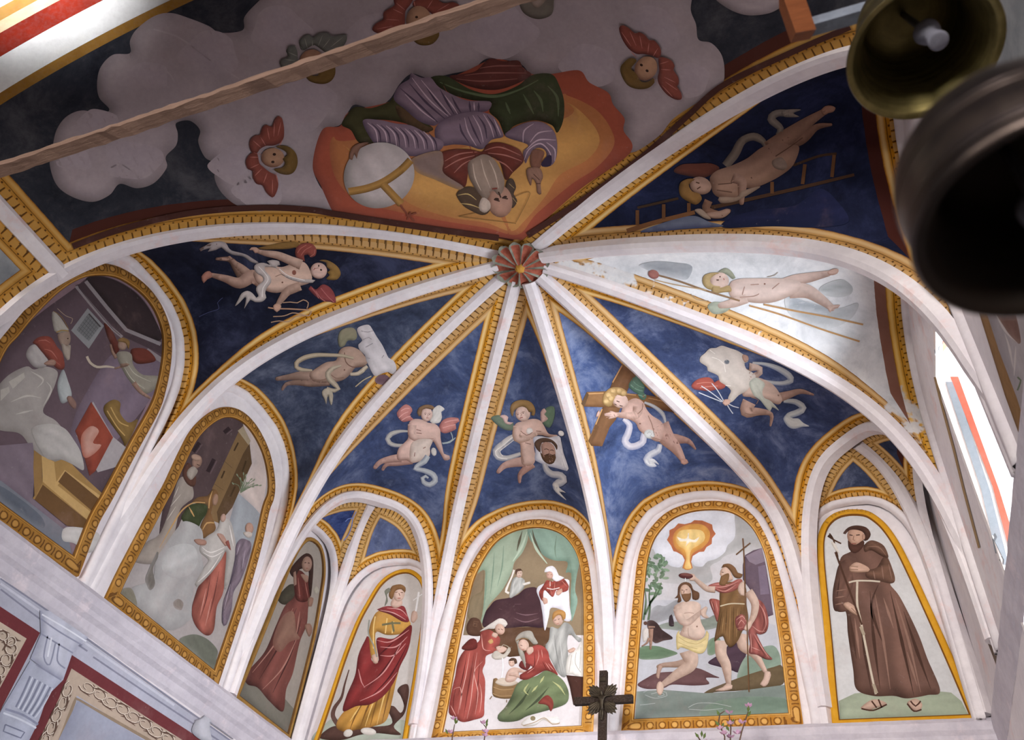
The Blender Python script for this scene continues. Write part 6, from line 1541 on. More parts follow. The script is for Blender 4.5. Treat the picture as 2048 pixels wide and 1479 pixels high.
# ---------------- friar (back wall, right corner)
gF = 1.02; E0 = LUN['fri']; WBACK.layer = 1; v = (1598, 979, 2.958)
p = W('B', E0, gF, v)
p.poly('9aa68e', [(243,1365),(235,1250),(330,1205),(500,1190),(800,1190),(900,1200),(960,1250),(1005,1335)], sm=False, edge='88947e', r=40); p.build('painted_ground', E0)
p = W('B', E0, gF, v)
for c_ in (((365,1290),(440,1240),(520,1265),(460,1290),(400,1305)), ((640,1260),(690,1235),(730,1270),(710,1310),(670,1300))):
    p.poly('c0a08c', c_, edge='86685a', r=14)
p.lines('4a2c20', [[(370,1295),(440,1305),(520,1270)],[(430,1250),(460,1290)],[(470,1240),(490,1290)],[(640,1265),(680,1310),(725,1300)],[(660,1250),(690,1280),(720,1250)]], 9)
robe(p, '6f5044', '4a3228', '8f6c5c', [(300,370),(380,330),(420,310),(480,320),(525,400),(550,460),(568,530),(540,560),(600,640),(700,840),(760,1000),(835,1190),(760,1215),(640,1235),(560,1220),(440,1220),(340,1180),(320,1060),(290,860),(275,720),(210,715),(200,600),(230,480),(250,400)],
     [[(420,600),(440,860),(480,1180)],[(540,600),(600,860),(680,1220)],[(360,720),(390,960),(430,1200)],[(620,720),(700,960),(780,1180)],[(470,560),(430,700),(500,920)],[(300,740),(340,1000)]],
     [[(450,620),(500,900),(540,1180)],[(570,640),(650,900),(720,1200)],[(330,760),(360,1000)],[(500,640),(560,820)],[(640,960),(700,1160)]], 70, 16)
robe(p, '6b4c40', '442e26', '876656', [(240,440),(300,420),(320,560),(270,680),(300,700),(280,720),(220,715),(200,620),(215,520)], [[(240,520),(225,640)]], [[(220,600),(280,590)],[(215,640),(275,630)],[(215,680),(270,670)]], 30, 8)
robe(p, '70503f', '452f26', '8c6a5a', [(400,480),(460,460),(500,400),(530,420),(568,520),(550,555),(470,540),(400,520)], (), [[(440,480),(450,530)],[(490,450),(500,530)],[(530,440),(550,530)]], 30, 8)
robe(p, '664839', '40291f', '866452', [(385,330),(430,300),(500,330),(530,400),(500,400),(430,360),(390,370)], (), [[(400,340),(470,340),(515,390)]], 18, 8)
p.ell('c09880', 335, 275, 50, 58, -4, edge='85604c', r=26)
p.poly('4e3328', [(260,260),(290,225),(340,212),(400,225),(425,265),(405,300),(380,300),(385,260),(350,240),(300,240),(275,265)], edge='33201a', r=18)
p.poly('54352a', [(290,300),(310,320),(340,325),(380,300),(385,330),(350,370),(320,375),(295,350)], edge='38221a', r=16)
p.lines('3a241c', [[(298,268),(318,272)],[(338,270),(360,268)]], 6); p.line('8a6450', [(325,272),(320,298),(332,300)], 5); p.line('8a4c40', [(312,320),(338,320)], 5)
p.ell('b88e78', 382, 280, 9, 18, 0, edge='85604c', r=7)
p.poly('c49e88', [(297,460),(340,430),(410,460),(410,485),(330,490),(300,480)], edge='86664f', r=14); p.lines('86664f', [[(300,452),(350,458)],[(300,472),(350,474)]], 4)
p.poly('c49e88', [(262,680),(290,665),(330,690),(360,720),(350,745),(300,720)], edge='86664f', r=14); p.lines('86664f', [[(310,700),(345,735)],[(330,695),(355,725)]], 4)
p.line('c8bca8', [(295,550),(340,540),(420,540),(480,545)], 10); p.line('c4b7a2', [(345,545),(345,680),(370,800),(420,1050),(455,1210)], 13); p.lines('a3957e', [[(365,810),(385,860)],[(440,1150),(460,1205)]], 18)
p.build('painted_person', E0, 'bearded friar in brown habit with rope belt and sandals')
p = W('B', E0, gF, v)
p.line('4e3326', [(215,370),(270,520),(330,680),(372,800)], 12, sm=False); p.line('4a3020', [(170,275),(210,300),(250,320)], 9); p.line('4a3020', [(180,260),(205,300),(230,400)], 9); p.poly('d2ccc4', [(190,310),(215,320),(240,380),(225,370),(205,345)], edge='b0a89e', r=8); p.ell('3e2a1e', 185, 278, 14, 10, 30)
p.build('painted_crucifix', E0, 'small crucifix on a staff')
# ------------------------------------------------------------------ lettering on the friar's frame (worn, small)
def letters(text, px, parent, size, col):
    pts = crom(px, 3.0, False); Pw, _, _ = WBACK.hit(pts); q = wall_ab(WBACK, Pw)
    d = np.concatenate([[0], np.cumsum(np.linalg.norm(np.diff(q, axis=0), axis=1))])
    V, F = [], []
    n = len(text)
    for i, ch in enumerate(text):
        if ch == ' ': continue
        a = d[-1]*(i+0.5)/n; c = np.array([np.interp(a, d, q[:, 0]), np.interp(a, d, q[:, 1])])
        c2 = np.array([np.interp(a+0.01, d, q[:, 0]), np.interp(a+0.01, d, q[:, 1])]); t = unit(c2-c); nn = np.array([-t[1], t[0]])
        cu = bpy.data.curves.new('tmp', 'FONT'); cu.body = ch; cu.size = size; cu.align_x = 'CENTER'
        ob = bpy.data.objects.new('tmp', cu); COL.objects.link(ob)
        me = ob.to_mesh(); b0 = len(V)
        for v_ in me.vertices:
            w_ = c+t*v_.co.x+nn*(v_.co.y-size*0.35)
            V.append((w_[0], YB-0.0345, w_[1]))
        for f_ in me.polygons: F.append(tuple(b0+j for j in f_.vertices))
        ob.to_mesh_clear(); bpy.data.objects.remove(ob); bpy.data.curves.remove(cu)
    o = mesh_obj('lettering', V, F, plaster('faded_ink', '8a6322', '9a7230', 30, 0.1), parent); o['kind'] = 'stuff'
letters('S FRANCISCVS', [(1652,1052),(1664,1038),(1682,1028),(1705,1024),(1728,1026),(1745,1033)], LUN['fri'], 0.030, '')

# ------------------------------------------------------------------ window niche in the right wall
XN = 3.0
nv = [(XR, WY1, WZ0), (XR, WY1, WZ1), (XN, WY1-0.18, WZ1), (XN, WY1-0.18, WZ0), (XR, WY0, WZ0), (XR, WY0, WZ1), (XN, WY0+0.14, WZ1), (XN, WY0+0.14, WZ0)]
nv += [(XR-0.004, WY1+0.03, WZ0-0.03), (XR-0.004, WY1+0.03, WZ1+0.03), (XR-0.004, WY0-0.03, WZ0-0.03), (XR-0.004, WY0-0.03, WZ1+0.03)]
win = tag(empty('window_1', (XR, 0.23, WZ0)), kind='structure', label='splayed window niche with grey and red painted stripes in the right wall')
REV = plaster('reveal_plaster', 'eeeae8', 'e4dcda', 3, 0.5, 'e9d6d0')
niche = mesh_obj('window_reveal', nv, [(0, 1, 2, 3), (1, 5, 6, 2), (5, 4, 7, 6), (4, 0, 3, 7), (0, 8, 9, 1), (1, 9, 11, 5), (5, 11, 10, 4), (4, 10, 8, 0)], REV, win)
fr_parts = [box_vf(XN, XN+0.05, WY0+0.14, WY1-0.18, WZ0, WZ0+0.05), box_vf(XN, XN+0.05, WY0+0.14, WY1-0.18, WZ1-0.05, WZ1), box_vf(XN, XN+0.05, WY0+0.14, WY0+0.19, WZ0, WZ1), box_vf(XN, XN+0.05, WY1-0.23, WY1-0.18, WZ0, WZ1)]
mesh_obj('window_frame', *join_vf(fr_parts), plaster('window_wood', '6b5038', '5a4230', 8, 0.3), win)
NS_ = Surf(niche, 0.003); v = (1348, 480, 2.926)
for nm, col, pts in (('painted_stripe', '7f868c', [(1590,830),(1640,830),(1850,1463),(1960,1900),(1900,1900),(1800,1463)]), ('painted_stripe', 'b5553c', [(1618,800),(1664,800),(1905,1463),(2010,1800),(1960,1800),(1865,1440)]),
                     ('painted_stripe', '8d949a', [(1525,640),(1580,600),(1620,660),(1545,720),(1535,690)]), ('painted_stripe', 'b8674e', [(1575,560),(1605,610),(1570,655)])):
    p = Paint(NS_, 1.0).view(*v); p.poly(col, pts, sm=False); p.build(nm, win)
p = Paint(WRIGHT, 1.0).view(*v); WRIGHT.layer = 1
p.line('a08256', [(1530,800),(1570,960),(1640,1220),(1700,1463),(1790,1800)], 14, sm=False); p.build('painted_stripe', wr_o)
# sliver of the corner panel and of the lunette beyond, both on the right wall
p = Paint(WRIGHT, 1.0).view(1598, 979, 2.958); p.poly('6b5a4e', [(965,400),(1000,470),(1100,690),(1205,940),(1180,1060),(1080,800)], sm=False); p.build('painted_panel', wr_o)
p = Paint(WRIGHT, 1.1).view(1750, 540, 5.916)
p.poly('9a9294', [(1250,270),(1800,300),(2100,900),(2200,1700),(1700,1800),(1480,950)], sm=False, edge='847c80', r=200)
p.poly('6b4c42', [(1450,430),(1640,430),(1740,850),(1600,780),(1480,600)], edge='7d645a', r=60); p.lines('b0a6a4', [[(1550,750),(1600,900),(1650,1150)],[(1420,480),(1560,720),(1700,860)],[(1680,900),(1660,1250)]], [4,30,4])
p.lines('5c6650', [[(1700,1260),(1740,1300),(1700,1420)]], 20)
p.build('painted_panel', wr_o)
p = Paint(WRIGHT, 1.0).view(1750, 540, 5.916); p.poly('8a6436', [(1170,270),(1265,290),(1480,950),(1690,1500),(1850,2000),(1740,2000),(1550,1479),(1400,1000)], sm=False, edge='6b4a22', r=20); p.build('painted_border', wr_o)

# ------------------------------------------------------------------ painted dado under the cornice, left wall
WLEFT.layer = 1; gD = 1.12; A2 = (0, 1120, 2.59); A3 = (130, 1280, 2.995)
def DP(view=A2): return Paint(WLEFT, gD).view(*view)
p = DP(); p.poly('a4a5b4', [(-200,-60),(0,90),(777,650),(1500,1150),(1500,1500),(-200,1500)], sm=False, edge='9495a6', r=60); p.build('painted_ground', wl_o)
p = DP(); p.lines('7c7d8e', [[(0,150),(200,300),(450,470)],[(0,95),(300,300),(777,640),(1300,1010)],[(480,500),(777,700),(1250,1010)]], 9); p.lines('b9bac6', [[(0,120),(400,400),(900,750)]], 12); p.build('painted_moulding', wl_o)
RED = '6a2c30'
p = DP(); p.poly(RED, [(-200,110),(0,240),(205,375),(0,775),(-200,1150),(-200,1000),(0,655),(135,405),(0,320),(-200,195)], sm=False); p.build('painted_red_band', wl_o, 'dark red painted band at the left edge')
p = DP(); p.poly('b3a08c', [(-200,195),(0,320),(135,405),(0,655),(-200,1000)], sm=False); p.build('painted_frieze', wl_o)
p = DP(); p.poly(RED, [(370,490),(777,755),(1100,965),(1400,1160),(1400,1240),(1100,1030),(777,825),(370,565),(300,720),(200,930),(100,1140),(40,1140),(145,930),(195,830),(240,690),(320,620)], sm=False); p.build('painted_red_band', wl_o, 'dark red painted band beside the painted pilaster')
p = DP(); p.poly('ab9784', [(368,560),(777,825),(1100,1030),(1400,1240),(1350,1330),(1080,1140),(777,940),(395,700),(300,930),(220,1140),(100,1140),(200,930),(300,720)], sm=False); p.build('painted_frieze', wl_o)
p = DP(); p.line('8a7660', [(240,1100),(310,920),(390,715),(777,935),(1080,1130),(1350,1310)], 16, sm=False); p.poly('8f92a2', [(400,725),(777,950),(1080,1150),(1300,1300),(900,1500),(200,1300),(300,930)], sm=False, edge='7d8092', r=80); p.build('painted_panel', wl_o)
def scroll(path, n, amp, col='5c4438'):
    """leafy scroll along a path, as little painted strokes"""
    p = DP(); pp = straight(path, 4.0, False); d = np.concatenate([[0], np.cumsum(np.linalg.norm(np.diff(pp, axis=0), axis=1))])
    for i in range(n):
        a = d[-1]*(i+0.5)/n; c = np.array([np.interp(a, d, pp[:, 0]), np.interp(a, d, pp[:, 1])]); c2 = np.array([np.interp(a+3, d, pp[:, 0]), np.interp(a+3, d, pp[:, 1])])
        t = unit(c2-c); nn = np.array([-t[1], t[0]]); sg = 1 if i % 2 else -1; L = d[-1]/n
        def g(x, y): return tuple(c+t*x*L+nn*y*amp*sg)
        sp = [g(0.55*math.cos(q_)*(1-q_/9.0), 0.75*math.sin(q_)*(1-q_/9.0)) for q_ in np.linspace(-2.6, 4.6, 14)]
        p.line(col, sp, [9, 8, 6, 3]); p.line('d6c8b6', [(x_+3, y_-3) for x_, y_ in sp], [4, 4, 3, 2])
        p.line(col, [g(0.2, 0.9), g(0.6, 0.6), g(0.95, 0.8)], [2, 10, 2]); p.line(col, [g(-0.4, -0.9), g(0.1, -0.85), g(0.5, -0.95)], [2, 9, 2])
    p.build('painted_scroll', wl_o)
scroll([(420,640),(777,870),(1100,1080),(1350,1260)], 16, 34); scroll([(360,640),(300,780),(215,960),(150,1090)], 7, 30); scroll([(-150,330),(0,390),(70,430)], 5, 34); scroll([(70,430),(0,560),(-120,760)], 6, 40)
p = DP(); p.poly('a3a7b8', [(150,520),(320,620),(240,700),(195,830),(120,980),(40,1140),(-160,1140),(0,775)], sm=False, edge='8b8fa2', r=30)
for i in range(5): p.line('74788c', [(150+i*26, 600+i*14), (110+i*24, 690+i*14), (75+i*22, 760+i*12)], 10); p.line('c0c4d0', [(162+i*26, 606+i*14), (122+i*24, 696+i*14), (87+i*22, 766+i*12)], 6)
p.line('80849a', [(20,770),(110,800),(190,850)], 12); p.line('c2c6d2', [(10,790),(100,825),(180,868)], 10); p.line('70748a', [(20,850),(120,890),(100,920),(10,885),(20,850)], 7, sm=False)
p.build('painted_pilaster', wl_o, 'grey painted fluted pilaster')
p = DP(); p.poly('b2b4c2', [(200,260),(250,262),(450,400),(400,440),(370,470),(355,520),(320,620),(280,600),(190,540),(150,510),(205,380)], sm=False, edge='8d90a4', r=40)
p.lines('83869a', [[(200,300),(300,370),(420,440)],[(240,390),(220,500),(250,540),(280,430)],[(300,430),(290,520),(330,560)],[(205,380),(370,480)],[(180,540),(310,620)]], 8); p.lines('cfd1da', [[(210,280),(330,350),(440,420)],[(260,400),(240,500)]], 8)
p.build('painted_capital', wl_o, 'grey painted leaf capital on the pilaster')
p = DP(A3); p.poly('b0b0b8', [(840,400),(880,430),(860,520),(870,620),(760,560),(770,490),(830,450)], edge='84868f', r=30); p.line('7b7c86', [(770,480),(820,460),(850,400)], 6); p.line('7c7d88', [(860,490),(1000,590)], 7); p.build('painted_capital', wl_o, 'grey painted volute at the bottom edge')

# ------------------------------------------------------------------ tie beam
def wood(name, c1, c2, sc=3.0):
    t = NT(name, rough=0.75); g = t.n.new('ShaderNodeNewGeometry'); mp = t.n.new('ShaderNodeMapping'); mp.inputs['Scale'].default_value = (sc, sc*12, sc*12)
    t.l.new(g.outputs['Position'], mp.inputs['Vector']); n = t.noise(1.0, 8, 0.7, mp.outputs[0]); n2 = t.noise(30, 4)
    col = t.ramp(n, [(0.3, lin4(c1)), (0.7, lin4(c2))]); t.bump(t.add(n, t.mul(n2, 0.4)), 0.9, 0.01); return t.done(col)
rng = np.random.RandomState(5)
NB = 120; V = []; F = []
prof = [(-0.030, -0.026), (0.028, -0.026), (0.030, 0.026), (-0.028, 0.028)]
for i in range(NB+1):
    x = XL-0.1+(XR-XL+0.2)*i/NB
    for a, b in prof: V.append((x, -2.30+a+rng.randn()*0.0022, 4.885+b+rng.randn()*0.0022+0.012*math.sin(x*1.3)))
for i in range(NB):
    for k_ in range(4): F.append((i*4+k_, i*4+(k_+1) % 4, (i+1)*4+(k_+1) % 4, (i+1)*4+k_))
F += [(3, 2, 1, 0), tuple(NB*4+j for j in range(4))]
beam = mesh_obj('tie_beam', V, F, wood('old_beam', '6e574b', '8a7062')); tag(beam, 'rough brown wooden tie beam crossing below the cloud fresco', 'beam')

# ------------------------------------------------------------------ bells
def bronze(name, c1, c2, rough=0.38, metal=0.9):
    t = NT(name, rough=rough, spec=0.5); t.b.inputs['Metallic'].default_value = metal
    g = t.n.new('ShaderNodeTexCoord'); mp = t.n.new('ShaderNodeMapping'); mp.inputs['Scale'].default_value = (4, 4, 60); t.l.new(g.outputs['Object'], mp.inputs['Vector'])
    n = t.noise(1.0, 6, 0.7, mp.outputs[0]); n2 = t.noise(14, 5, 0.7)
    col = t.mix(t.smooth(t.add(t.mul(n, 0.6), t.mul(n2, 0.4)), 0.35, 0.65), lin4(c1), lin4(c2))
    t.put(t.b.inputs['Roughness'], t.add(t.mul(n2, 0.3), rough-0.1)); t.bump(n, 0.3, 0.002); return t.done(col)
def bell(loc, R, label, m_out, m_in, clap_off, wide=False):
    e = empty('bell', loc); tag(e, label, 'bell')
    out = [(1.0, 0.0), (1.01, 0.02), (0.985, 0.06), (0.93, 0.14), (0.86, 0.26), (0.79, 0.42), (0.745, 0.60), (0.72, 0.82), (0.70, 1.02), (0.66, 1.16), (0.56, 1.27), (0.40, 1.33), (0.2, 1.36), (0.001, 1.365)]
    if wide: out = [(1.0, 0.0), (1.035, 0.03), (1.02, 0.10), (0.985, 0.16), (0.98, 0.22), (1.0, 0.30), (1.015, 0.50), (1.01, 0.75), (0.97, 0.95), (0.88, 1.12), (0.70, 1.25), (0.45, 1.33), (0.2, 1.36), (0.001, 1.365)]
    rings = [(1.0, 0.17, 0.02), (0.99, 0.24, 0.018), (1.012, 0.62, 0.016), (1.005, 0.70, 0.016)] if wide else [(0.965, 0.085, 0.018), (0.925, 0.16, 0.014), (0.72, 0.86, 0.016), (0.715, 0.93, 0.014)]
    V, F = lathe([(r*R, h*R) for r, h in out], 64); o = mesh_obj('bell_body', V, F, m_out, None, True); o.parent = e
    inn = [(1.0, 0.0), (0.93, 0.012), (0.90, 0.06), (0.84, 0.16), (0.77, 0.30), (0.70, 0.50), (0.66, 0.75), (0.63, 1.0), (0.55, 1.18), (0.3, 1.27), (0.001, 1.28)]
    V, F = lathe([(r*R, h*R) for r, h in inn], 64); o2 = mesh_obj('bell_inside', V, [f[::-1] for f in F], m_in, None, True); o2.parent = e
    for r, h, t_ in rings:
        V, F = lathe([((r+t_*math.cos(a)*0.8)*R, (h+t_*math.sin(a))*R) for a in np.linspace(-1.8, 1.8, 7)], 64); q = mesh_obj('raised_ring', V, F, m_out, None, True); q.parent = e
    iron = plaster('clapper_iron', '7f7f8a', '666670', 20, 0.3); dx, dy = clap_off
    def cp(h): f_ = (1.25-h)/1.3; return (dx*R*f_, dy*R*f_, h*R)
    V, F = tube([cp(1.25), cp(0.9), cp(0.55), cp(0.36)], [0.045*R]*4, 12); rod = mesh_obj('clapper', V, F, iron, None, True); rod.parent = e
    a, b = cp(0.36), cp(-0.12)
    pr = [(0.001, -0.02), (0.07, -0.02), (0.14, 0.04), (0.175, 0.13), (0.16, 0.22), (0.10, 0.28), (0.085, 0.33), (0.10, 0.44), (0.125, 0.56), (0.13, 0.62), (0.10, 0.635), (0.001, 0.635)]
    V, F = lathe([(r*R, h*R) for r, h in pr], 28, a, b); ball = mesh_obj('clapper_ball', V, F, iron, None, True); ball.parent = rod
    # crown loop
    V, F = tube([(0.16*R*math.cos(t_), 0, 1.36*R+0.2*R*math.sin(t_)) for t_ in np.linspace(0, math.pi, 12)], 0.055*R, 10); cr = mesh_obj('crown_loop', V, F, m_out, None, True); cr.parent = e
    return e
BO = bronze('bell_bronze', '4c4436', '7d7250', 0.42); BI = bronze('bell_bronze_inside', '5a5230', '85784c', 0.42, 0.9)
B2 = bronze('dark_bell_bronze', '3a3334', '5c5048', 0.34); B2I = bronze('dark_bell_inside', '241c16', '33261c', 0.6, 0.5)
b1 = np.array([2.055, -2.473, 3.32]); R1 = 0.150
b2 = CAM+px_rays([(2100, 448)])[0]/np.linalg.norm(px_rays([(2100, 448)])[0])*0.75; R2 = 0.094
bell(tuple(b1), R1, 'bronze bell with pale clapper hanging below the wooden block', BO, BI, (0.10, -0.22))
bell(tuple(b2), R2, 'dark blurred bell nearest the viewer at the right edge', B2, B2I, (0.0, 0.0), True)
# iron bar and wooden block that carry the bells
STEEL = plaster('grey_iron', '7d8490', '666c78', 12, 0.3); BW = wood('orange_wood', '6e3c20', '8c5230', 8)
zb = b1[2]+1.70*R1
V, F = box_vf(1.86, XR+0.05, b1[1]-0.014, b1[1]+0.014, zb-0.02, zb+0.02)
bar = mesh_obj('iron_bar', V, F, STEEL); tag(bar, 'grey iron bar holding the bronze bell', 'bar')
V, F = tube([(b2[0], b2[1], b2[2]+1.55*R2), (b2[0]+0.01, b2[1], b2[2]+1.66*R2), (b2[0]+0.08, b2[1], b2[2]+1.70*R2), (XR+0.05, b2[1], b2[2]+1.72*R2)], 0.006, 8)
hk = mesh_obj('iron_rod', V, F, STEEL, None, True); tag(hk, 'thin iron rod above the nearest bell', 'rod')
V, F = box_vf(-0.024, 0.024, -0.032, 0.032, -0.085, 0.16)
V = [(x*(1.0 if z > -0.05 else 0.9), y, z+(0.045*(y/0.032) if z < 0 else 0)) for x, y, z in V]
blk = mesh_obj('wooden_block', V, F, BW); blk.location = (1.845, b1[1]-0.01, zb+0.03); blk.rotation_euler = (0, 0, 0.1); tag(blk, 'orange-brown wooden block at the end of the iron bar', 'block')

# ------------------------------------------------------------------ altar (below the picture), crucifix and blossom twigs standing on it
alt = tag(empty('altar', (0.2, 1.85, 0)), 'tall plain stone altar under the back wall', 'altar')
mesh_obj('altar_body', *box_vf(-1.25, 1.65, 1.55, YB-0.005, 0, 2.92), GREYWALL, alt); mesh_obj('altar_shelf', *box_vf(-1.32, 1.72, 1.50, YB-0.005, 2.92, 3.0), GREYWALL, alt)
DW = plaster('dark_wood', '241a14', '33261c', 12, 0.5); BZ = bronze('cross_bronze', '2a221a', '4a4032', 0.5, 0.7)
cx, cz, cy = 0.168, 3.886, 1.85
cr = tag(empty('crucifix', (cx, cy, 3.0)), 'dark wooden crucifix with leafy bronze rays before the back wall', 'crucifix')
mesh_obj('post', *box_vf(cx-0.026, cx+0.026, cy-0.018, cy+0.018, 3.03, 4.085), DW, cr)
mesh_obj('crossbar', *box_vf(cx-0.197, cx+0.203, cy-0.019, cy+0.017, cz-0.024, cz+0.024), DW, cr)
V, F = lathe([(0.001, 0.0), (0.11, 0.0), (0.11, 0.02), (0.05, 0.04), (0.03, 0.06), (0.001, 0.06)], 24); V = [(x+cx, y+cy, z+3.0) for x, y, z in V]; mesh_obj('foot', V, F, DW, cr)
mesh_obj('title_plate', *box_vf(cx-0.02, cx+0.02, cy-0.024, cy-0.018, 4.005, 4.035), BZ, cr)
for q in range(4):
    base = math.pi/4+q*math.pi/2
    for j, (da, L) in enumerate(((-0.34, 0.105), (-0.17, 0.125), (0.0, 0.135), (0.17, 0.125), (0.34, 0.105))):
        a = base+da; t = np.array([math.cos(a), 0, math.sin(a)]); n2_ = np.array([-math.sin(a), 0, math.cos(a)]); c0 = np.array([cx, cy-0.020, cz])
        pts = [(0.03, 0.0), (0.05, 0.008), (L*0.75, 0.014), (L*0.88, 0.008), (L, 0.0), (L*0.88, -0.008), (L*0.75, -0.014), (0.05, -0.008)]
        V = [c0+t*u+n2_*w_+np.array([0, -0.002-0.003*(abs(w_) < 0.001), 0]) for u, w_ in pts]+[c0+t*u+n2_*w_+np.array([0, 0.006, 0]) for u, w_ in pts]
        F = [tuple(range(8))[::-1], tuple(range(8, 16))]+[(i, (i+1) % 8, 8+(i+1) % 8, 8+i) for i in range(8)]
        mesh_obj('ray', V, F, BZ, cr)
def skin_body(name, chains, radii, mat, parent):
    verts, edges, rad = [], [], []
    for ch, rd in zip(chains, radii):
        for i, (pt, r_) in enumerate(zip(ch, rd)):
            if i == 0 and pt in verts: last = verts.index(pt); continue
            verts.append(pt); rad.append(r_)
            if i > 0: edges.append((last, len(verts)-1))
            last = len(verts)-1
    me = bpy.data.meshes.new(name); me.from_pydata([tuple(v_) for v_ in verts], edges, [])
    o = bpy.data.objects.new(name, me); COL.objects.link(o); me.materials.append(mat)
    md = o.modifiers.new('skin', 'SKIN'); md.use_smooth_shade = True
    for i, r_ in enumerate(rad): me.skin_vertices[0].data[i].radius = (r_, r_*0.8)
    me.skin_vertices[0].data[0].use_root = True
    sb = o.modifiers.new('sub', 'SUBSURF'); sb.levels = 1; sb.render_levels = 1
    o.parent = parent; o.matrix_parent_inverse = Matrix.Translation(-Vector(parent.location)); return o
y0 = cy-0.034
pel, che, nek, hea = (cx, y0, cz-0.055), (cx, y0-0.004, cz+0.0), (cx, y0, cz+0.022), (cx-0.004, y0-0.006, cz+0.042)
skin_body('corpus', [[pel, che, nek, hea, (cx-0.006, y0-0.006, cz+0.056)], [che, (cx-0.028, y0, cz+0.016), (cx-0.07, y0+0.004, cz+0.020)], [che, (cx+0.028, y0, cz+0.016), (cx+0.07, y0+0.004, cz+0.020)],
    [pel, (cx-0.009, y0-0.008, cz-0.095), (cx-0.003, y0, cz-0.145)], [pel, (cx+0.009, y0-0.008, cz-0.095), (cx+0.003, y0-0.003, cz-0.145)]],
    [[.013, .016, .007, .011, .008], [.016, .008, .005], [.016, .008, .005], [.013, .009, .005], [.013, .009, .005]], BZ, cr)['label'] = 'small bronze figure on the cross'

STEM = plaster('twig_bark', '4c3a30', '5c463a', 20, 0.3); LEAF = plaster('leaf_green', '4a5a2c', '5c6c38', 20, 0.3); BLO = plaster('blossom_pink', 'c8a0b4', 'b084a0', 30, 0.2); VASE = plaster('vase_glass', '8f97a0', '7d858e', 8, 0.2)
def planter(x, label):
    o, i_ = (x-0.12, x+0.12, 1.64, 2.0), (x-0.10, x+0.10, 1.66, 1.98); z0, z1, zi = 3.0, 3.118, 3.112
    V = [(o[p], o[q], z) for z in (z0, z1) for p, q in ((0, 2), (1, 2), (1, 3), (0, 3))]+[(i_[p], i_[q], z) for z in (z1, zi) for p, q in ((0, 2), (1, 2), (1, 3), (0, 3))]
    F = [(0, 3, 2, 1), (12, 13, 14, 15)]+[(k_, (k_+1) % 4, 4+(k_+1) % 4, 4+k_) for k_ in range(4)]+[(4+k_, 4+(k_+1) % 4, 8+(k_+1) % 4, 8+k_) for k_ in range(4)]+[(8+k_, 8+(k_+1) % 4, 12+(k_+1) % 4, 12+k_) for k_ in range(4)]
    tag(mesh_obj('planter', V, F, VASE), label, 'planter')
planter(0.93, 'grey planter under the right blossom twigs'); planter(-0.80, 'grey planter under the left blossom twigs')
def blossom(p, r_, seed):
    rd = random.Random(seed); parts = []
    for k_ in range(6):
        a = k_*1.047+rd.random(); d = np.array([math.cos(a), math.sin(a)*0.8, 0.5+rd.random()*0.4]); d = d/np.linalg.norm(d); s_ = np.cross(d, [0.1, 0.2, 1.0]); s_ = s_/np.linalg.norm(s_)
        c = np.array(p); parts.append(([c, c+d*r_*0.6+s_*r_*0.4, c+d*r_*1.1, c+d*r_*0.6-s_*r_*0.4], [(0, 1, 2, 3)]))
    return join_vf(parts)
def twig(pts, label, group, flowers, leaves, seed):
    e = tag(empty('blossom_twig', tuple(pts[0])), label, 'twig', group)
    V, F = tube(pts, [0.006]+[0.0045]*(len(pts)-2)+[0.003], 6); mesh_obj('stem', V, F, STEM, e)
    for i, f_ in enumerate(flowers): mesh_obj('blossom', *blossom(f_, 0.030, seed+i), BLO, e)
    for i, (f_, dx) in enumerate(leaves):
        c = np.array(f_, float); d = np.array([dx, -0.3, 0.75]); d /= np.linalg.norm(d); s_ = np.cross(d, [0, 1, 0]); 
        mesh_obj('leaf', [c, c+d*0.02+s_*0.010, c+d*0.042, c+d*0.02-s_*0.010], [(0, 1, 2, 3)], LEAF, e)
y = 1.86
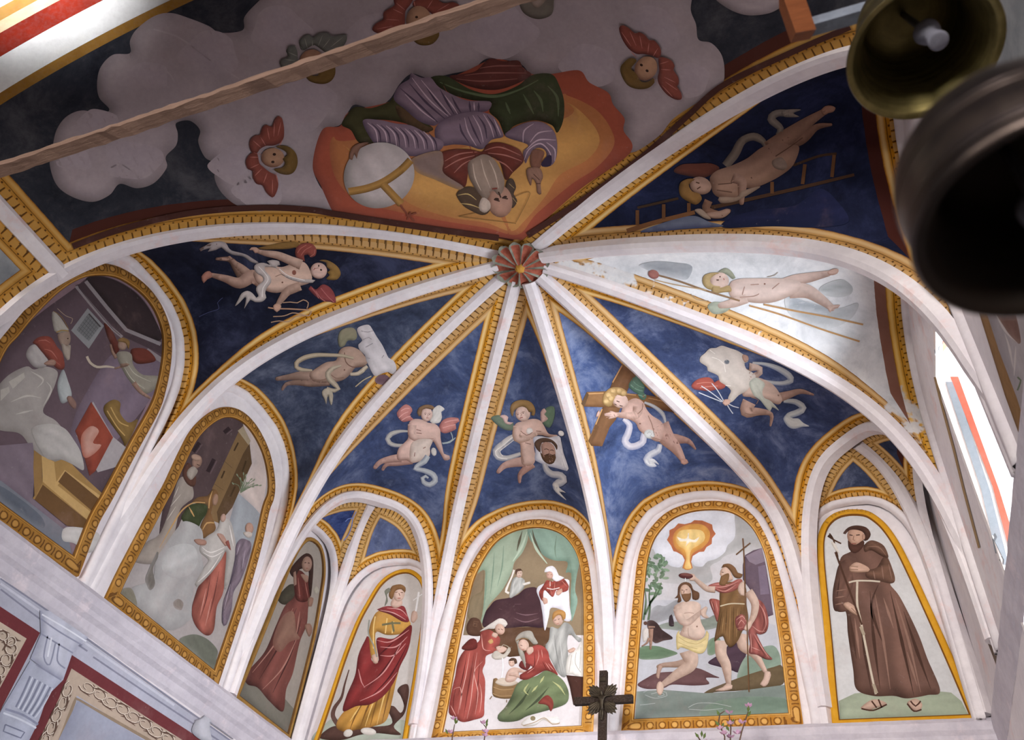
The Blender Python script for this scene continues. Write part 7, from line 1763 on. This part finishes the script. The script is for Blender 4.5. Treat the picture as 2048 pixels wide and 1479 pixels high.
twig([(0.93,y,3.12),(0.955,y,3.45),(0.975,y,3.60),(0.985,y,3.68),(0.982,y,3.765)], 'tallest blossom twig, right of the crucifix', 'pink blossom twigs', [(0.982,y,3.768),(0.985,y,3.70),(0.978,y,3.62)], [((0.99,y,3.70),0.5),((0.975,y,3.66),-0.4)], 1)
y = 1.78
twig([(0.93,y,3.12),(0.94,y,3.45),(0.955,y,3.60),(0.925,y,3.68),(0.935,y,3.735),(0.965,y,3.752)], 'arched blossom twig beside the tallest one', 'pink blossom twigs', [(0.95,y,3.61),(0.93,y,3.64)], [((0.935,y,3.72),-0.3),((0.928,y,3.66),-0.5),((0.94,y,3.645),0.4)], 11)
y = 1.94
twig([(0.93,y,3.12),(0.86,y,3.45),(0.81,y,3.58),(0.775,y,3.65),(0.75,y,3.69)], 'left-leaning blossom twig under the baptism fresco', 'pink blossom twigs', [(0.80,y,3.60),(0.765,y,3.61),(0.83,y,3.62)], [((0.775,y,3.655),-0.6),((0.80,y,3.65),0.4),((0.79,y,3.66),0.1)], 21)
y = 1.70
twig([(0.93,y,3.12),(1.02,y,3.45),(1.07,y,3.60),(1.10,y,3.67),(1.118,y,3.715)], 'right-leaning blossom twig under the baptism fresco', 'pink blossom twigs', [(1.075,y,3.64),(1.04,y,3.58),(1.122,y,3.735)], [((1.115,y,3.705),0.2),((1.11,y,3.68),0.6)], 31)
y = 1.78
twig([(-0.80,y,3.12),(-0.85,y,3.5),(-0.865,y,3.65),(-0.862,y,3.74)], 'thin blossom twig at the lower left of the birth fresco', 'pink blossom twigs', [(-0.875,y,3.77),(-0.885,y,3.68)], [((-0.86,y,3.74),0.7),((-0.86,y,3.745),0.1),((-0.90,y,3.675),-0.5)], 41)
y = 1.88
twig([(-0.80,y,3.12),(-0.70,y,3.5),(-0.672,y,3.65),(-0.668,y,3.75),(-0.69,y,3.772)], 'blossom twig before the coral gown of the birth fresco', 'pink blossom twigs', [(-0.672,y,3.715),(-0.668,y,3.69),(-0.695,y,3.775)], [((-0.668,y,3.75),0.2),((-0.674,y,3.772),0.4)], 51)
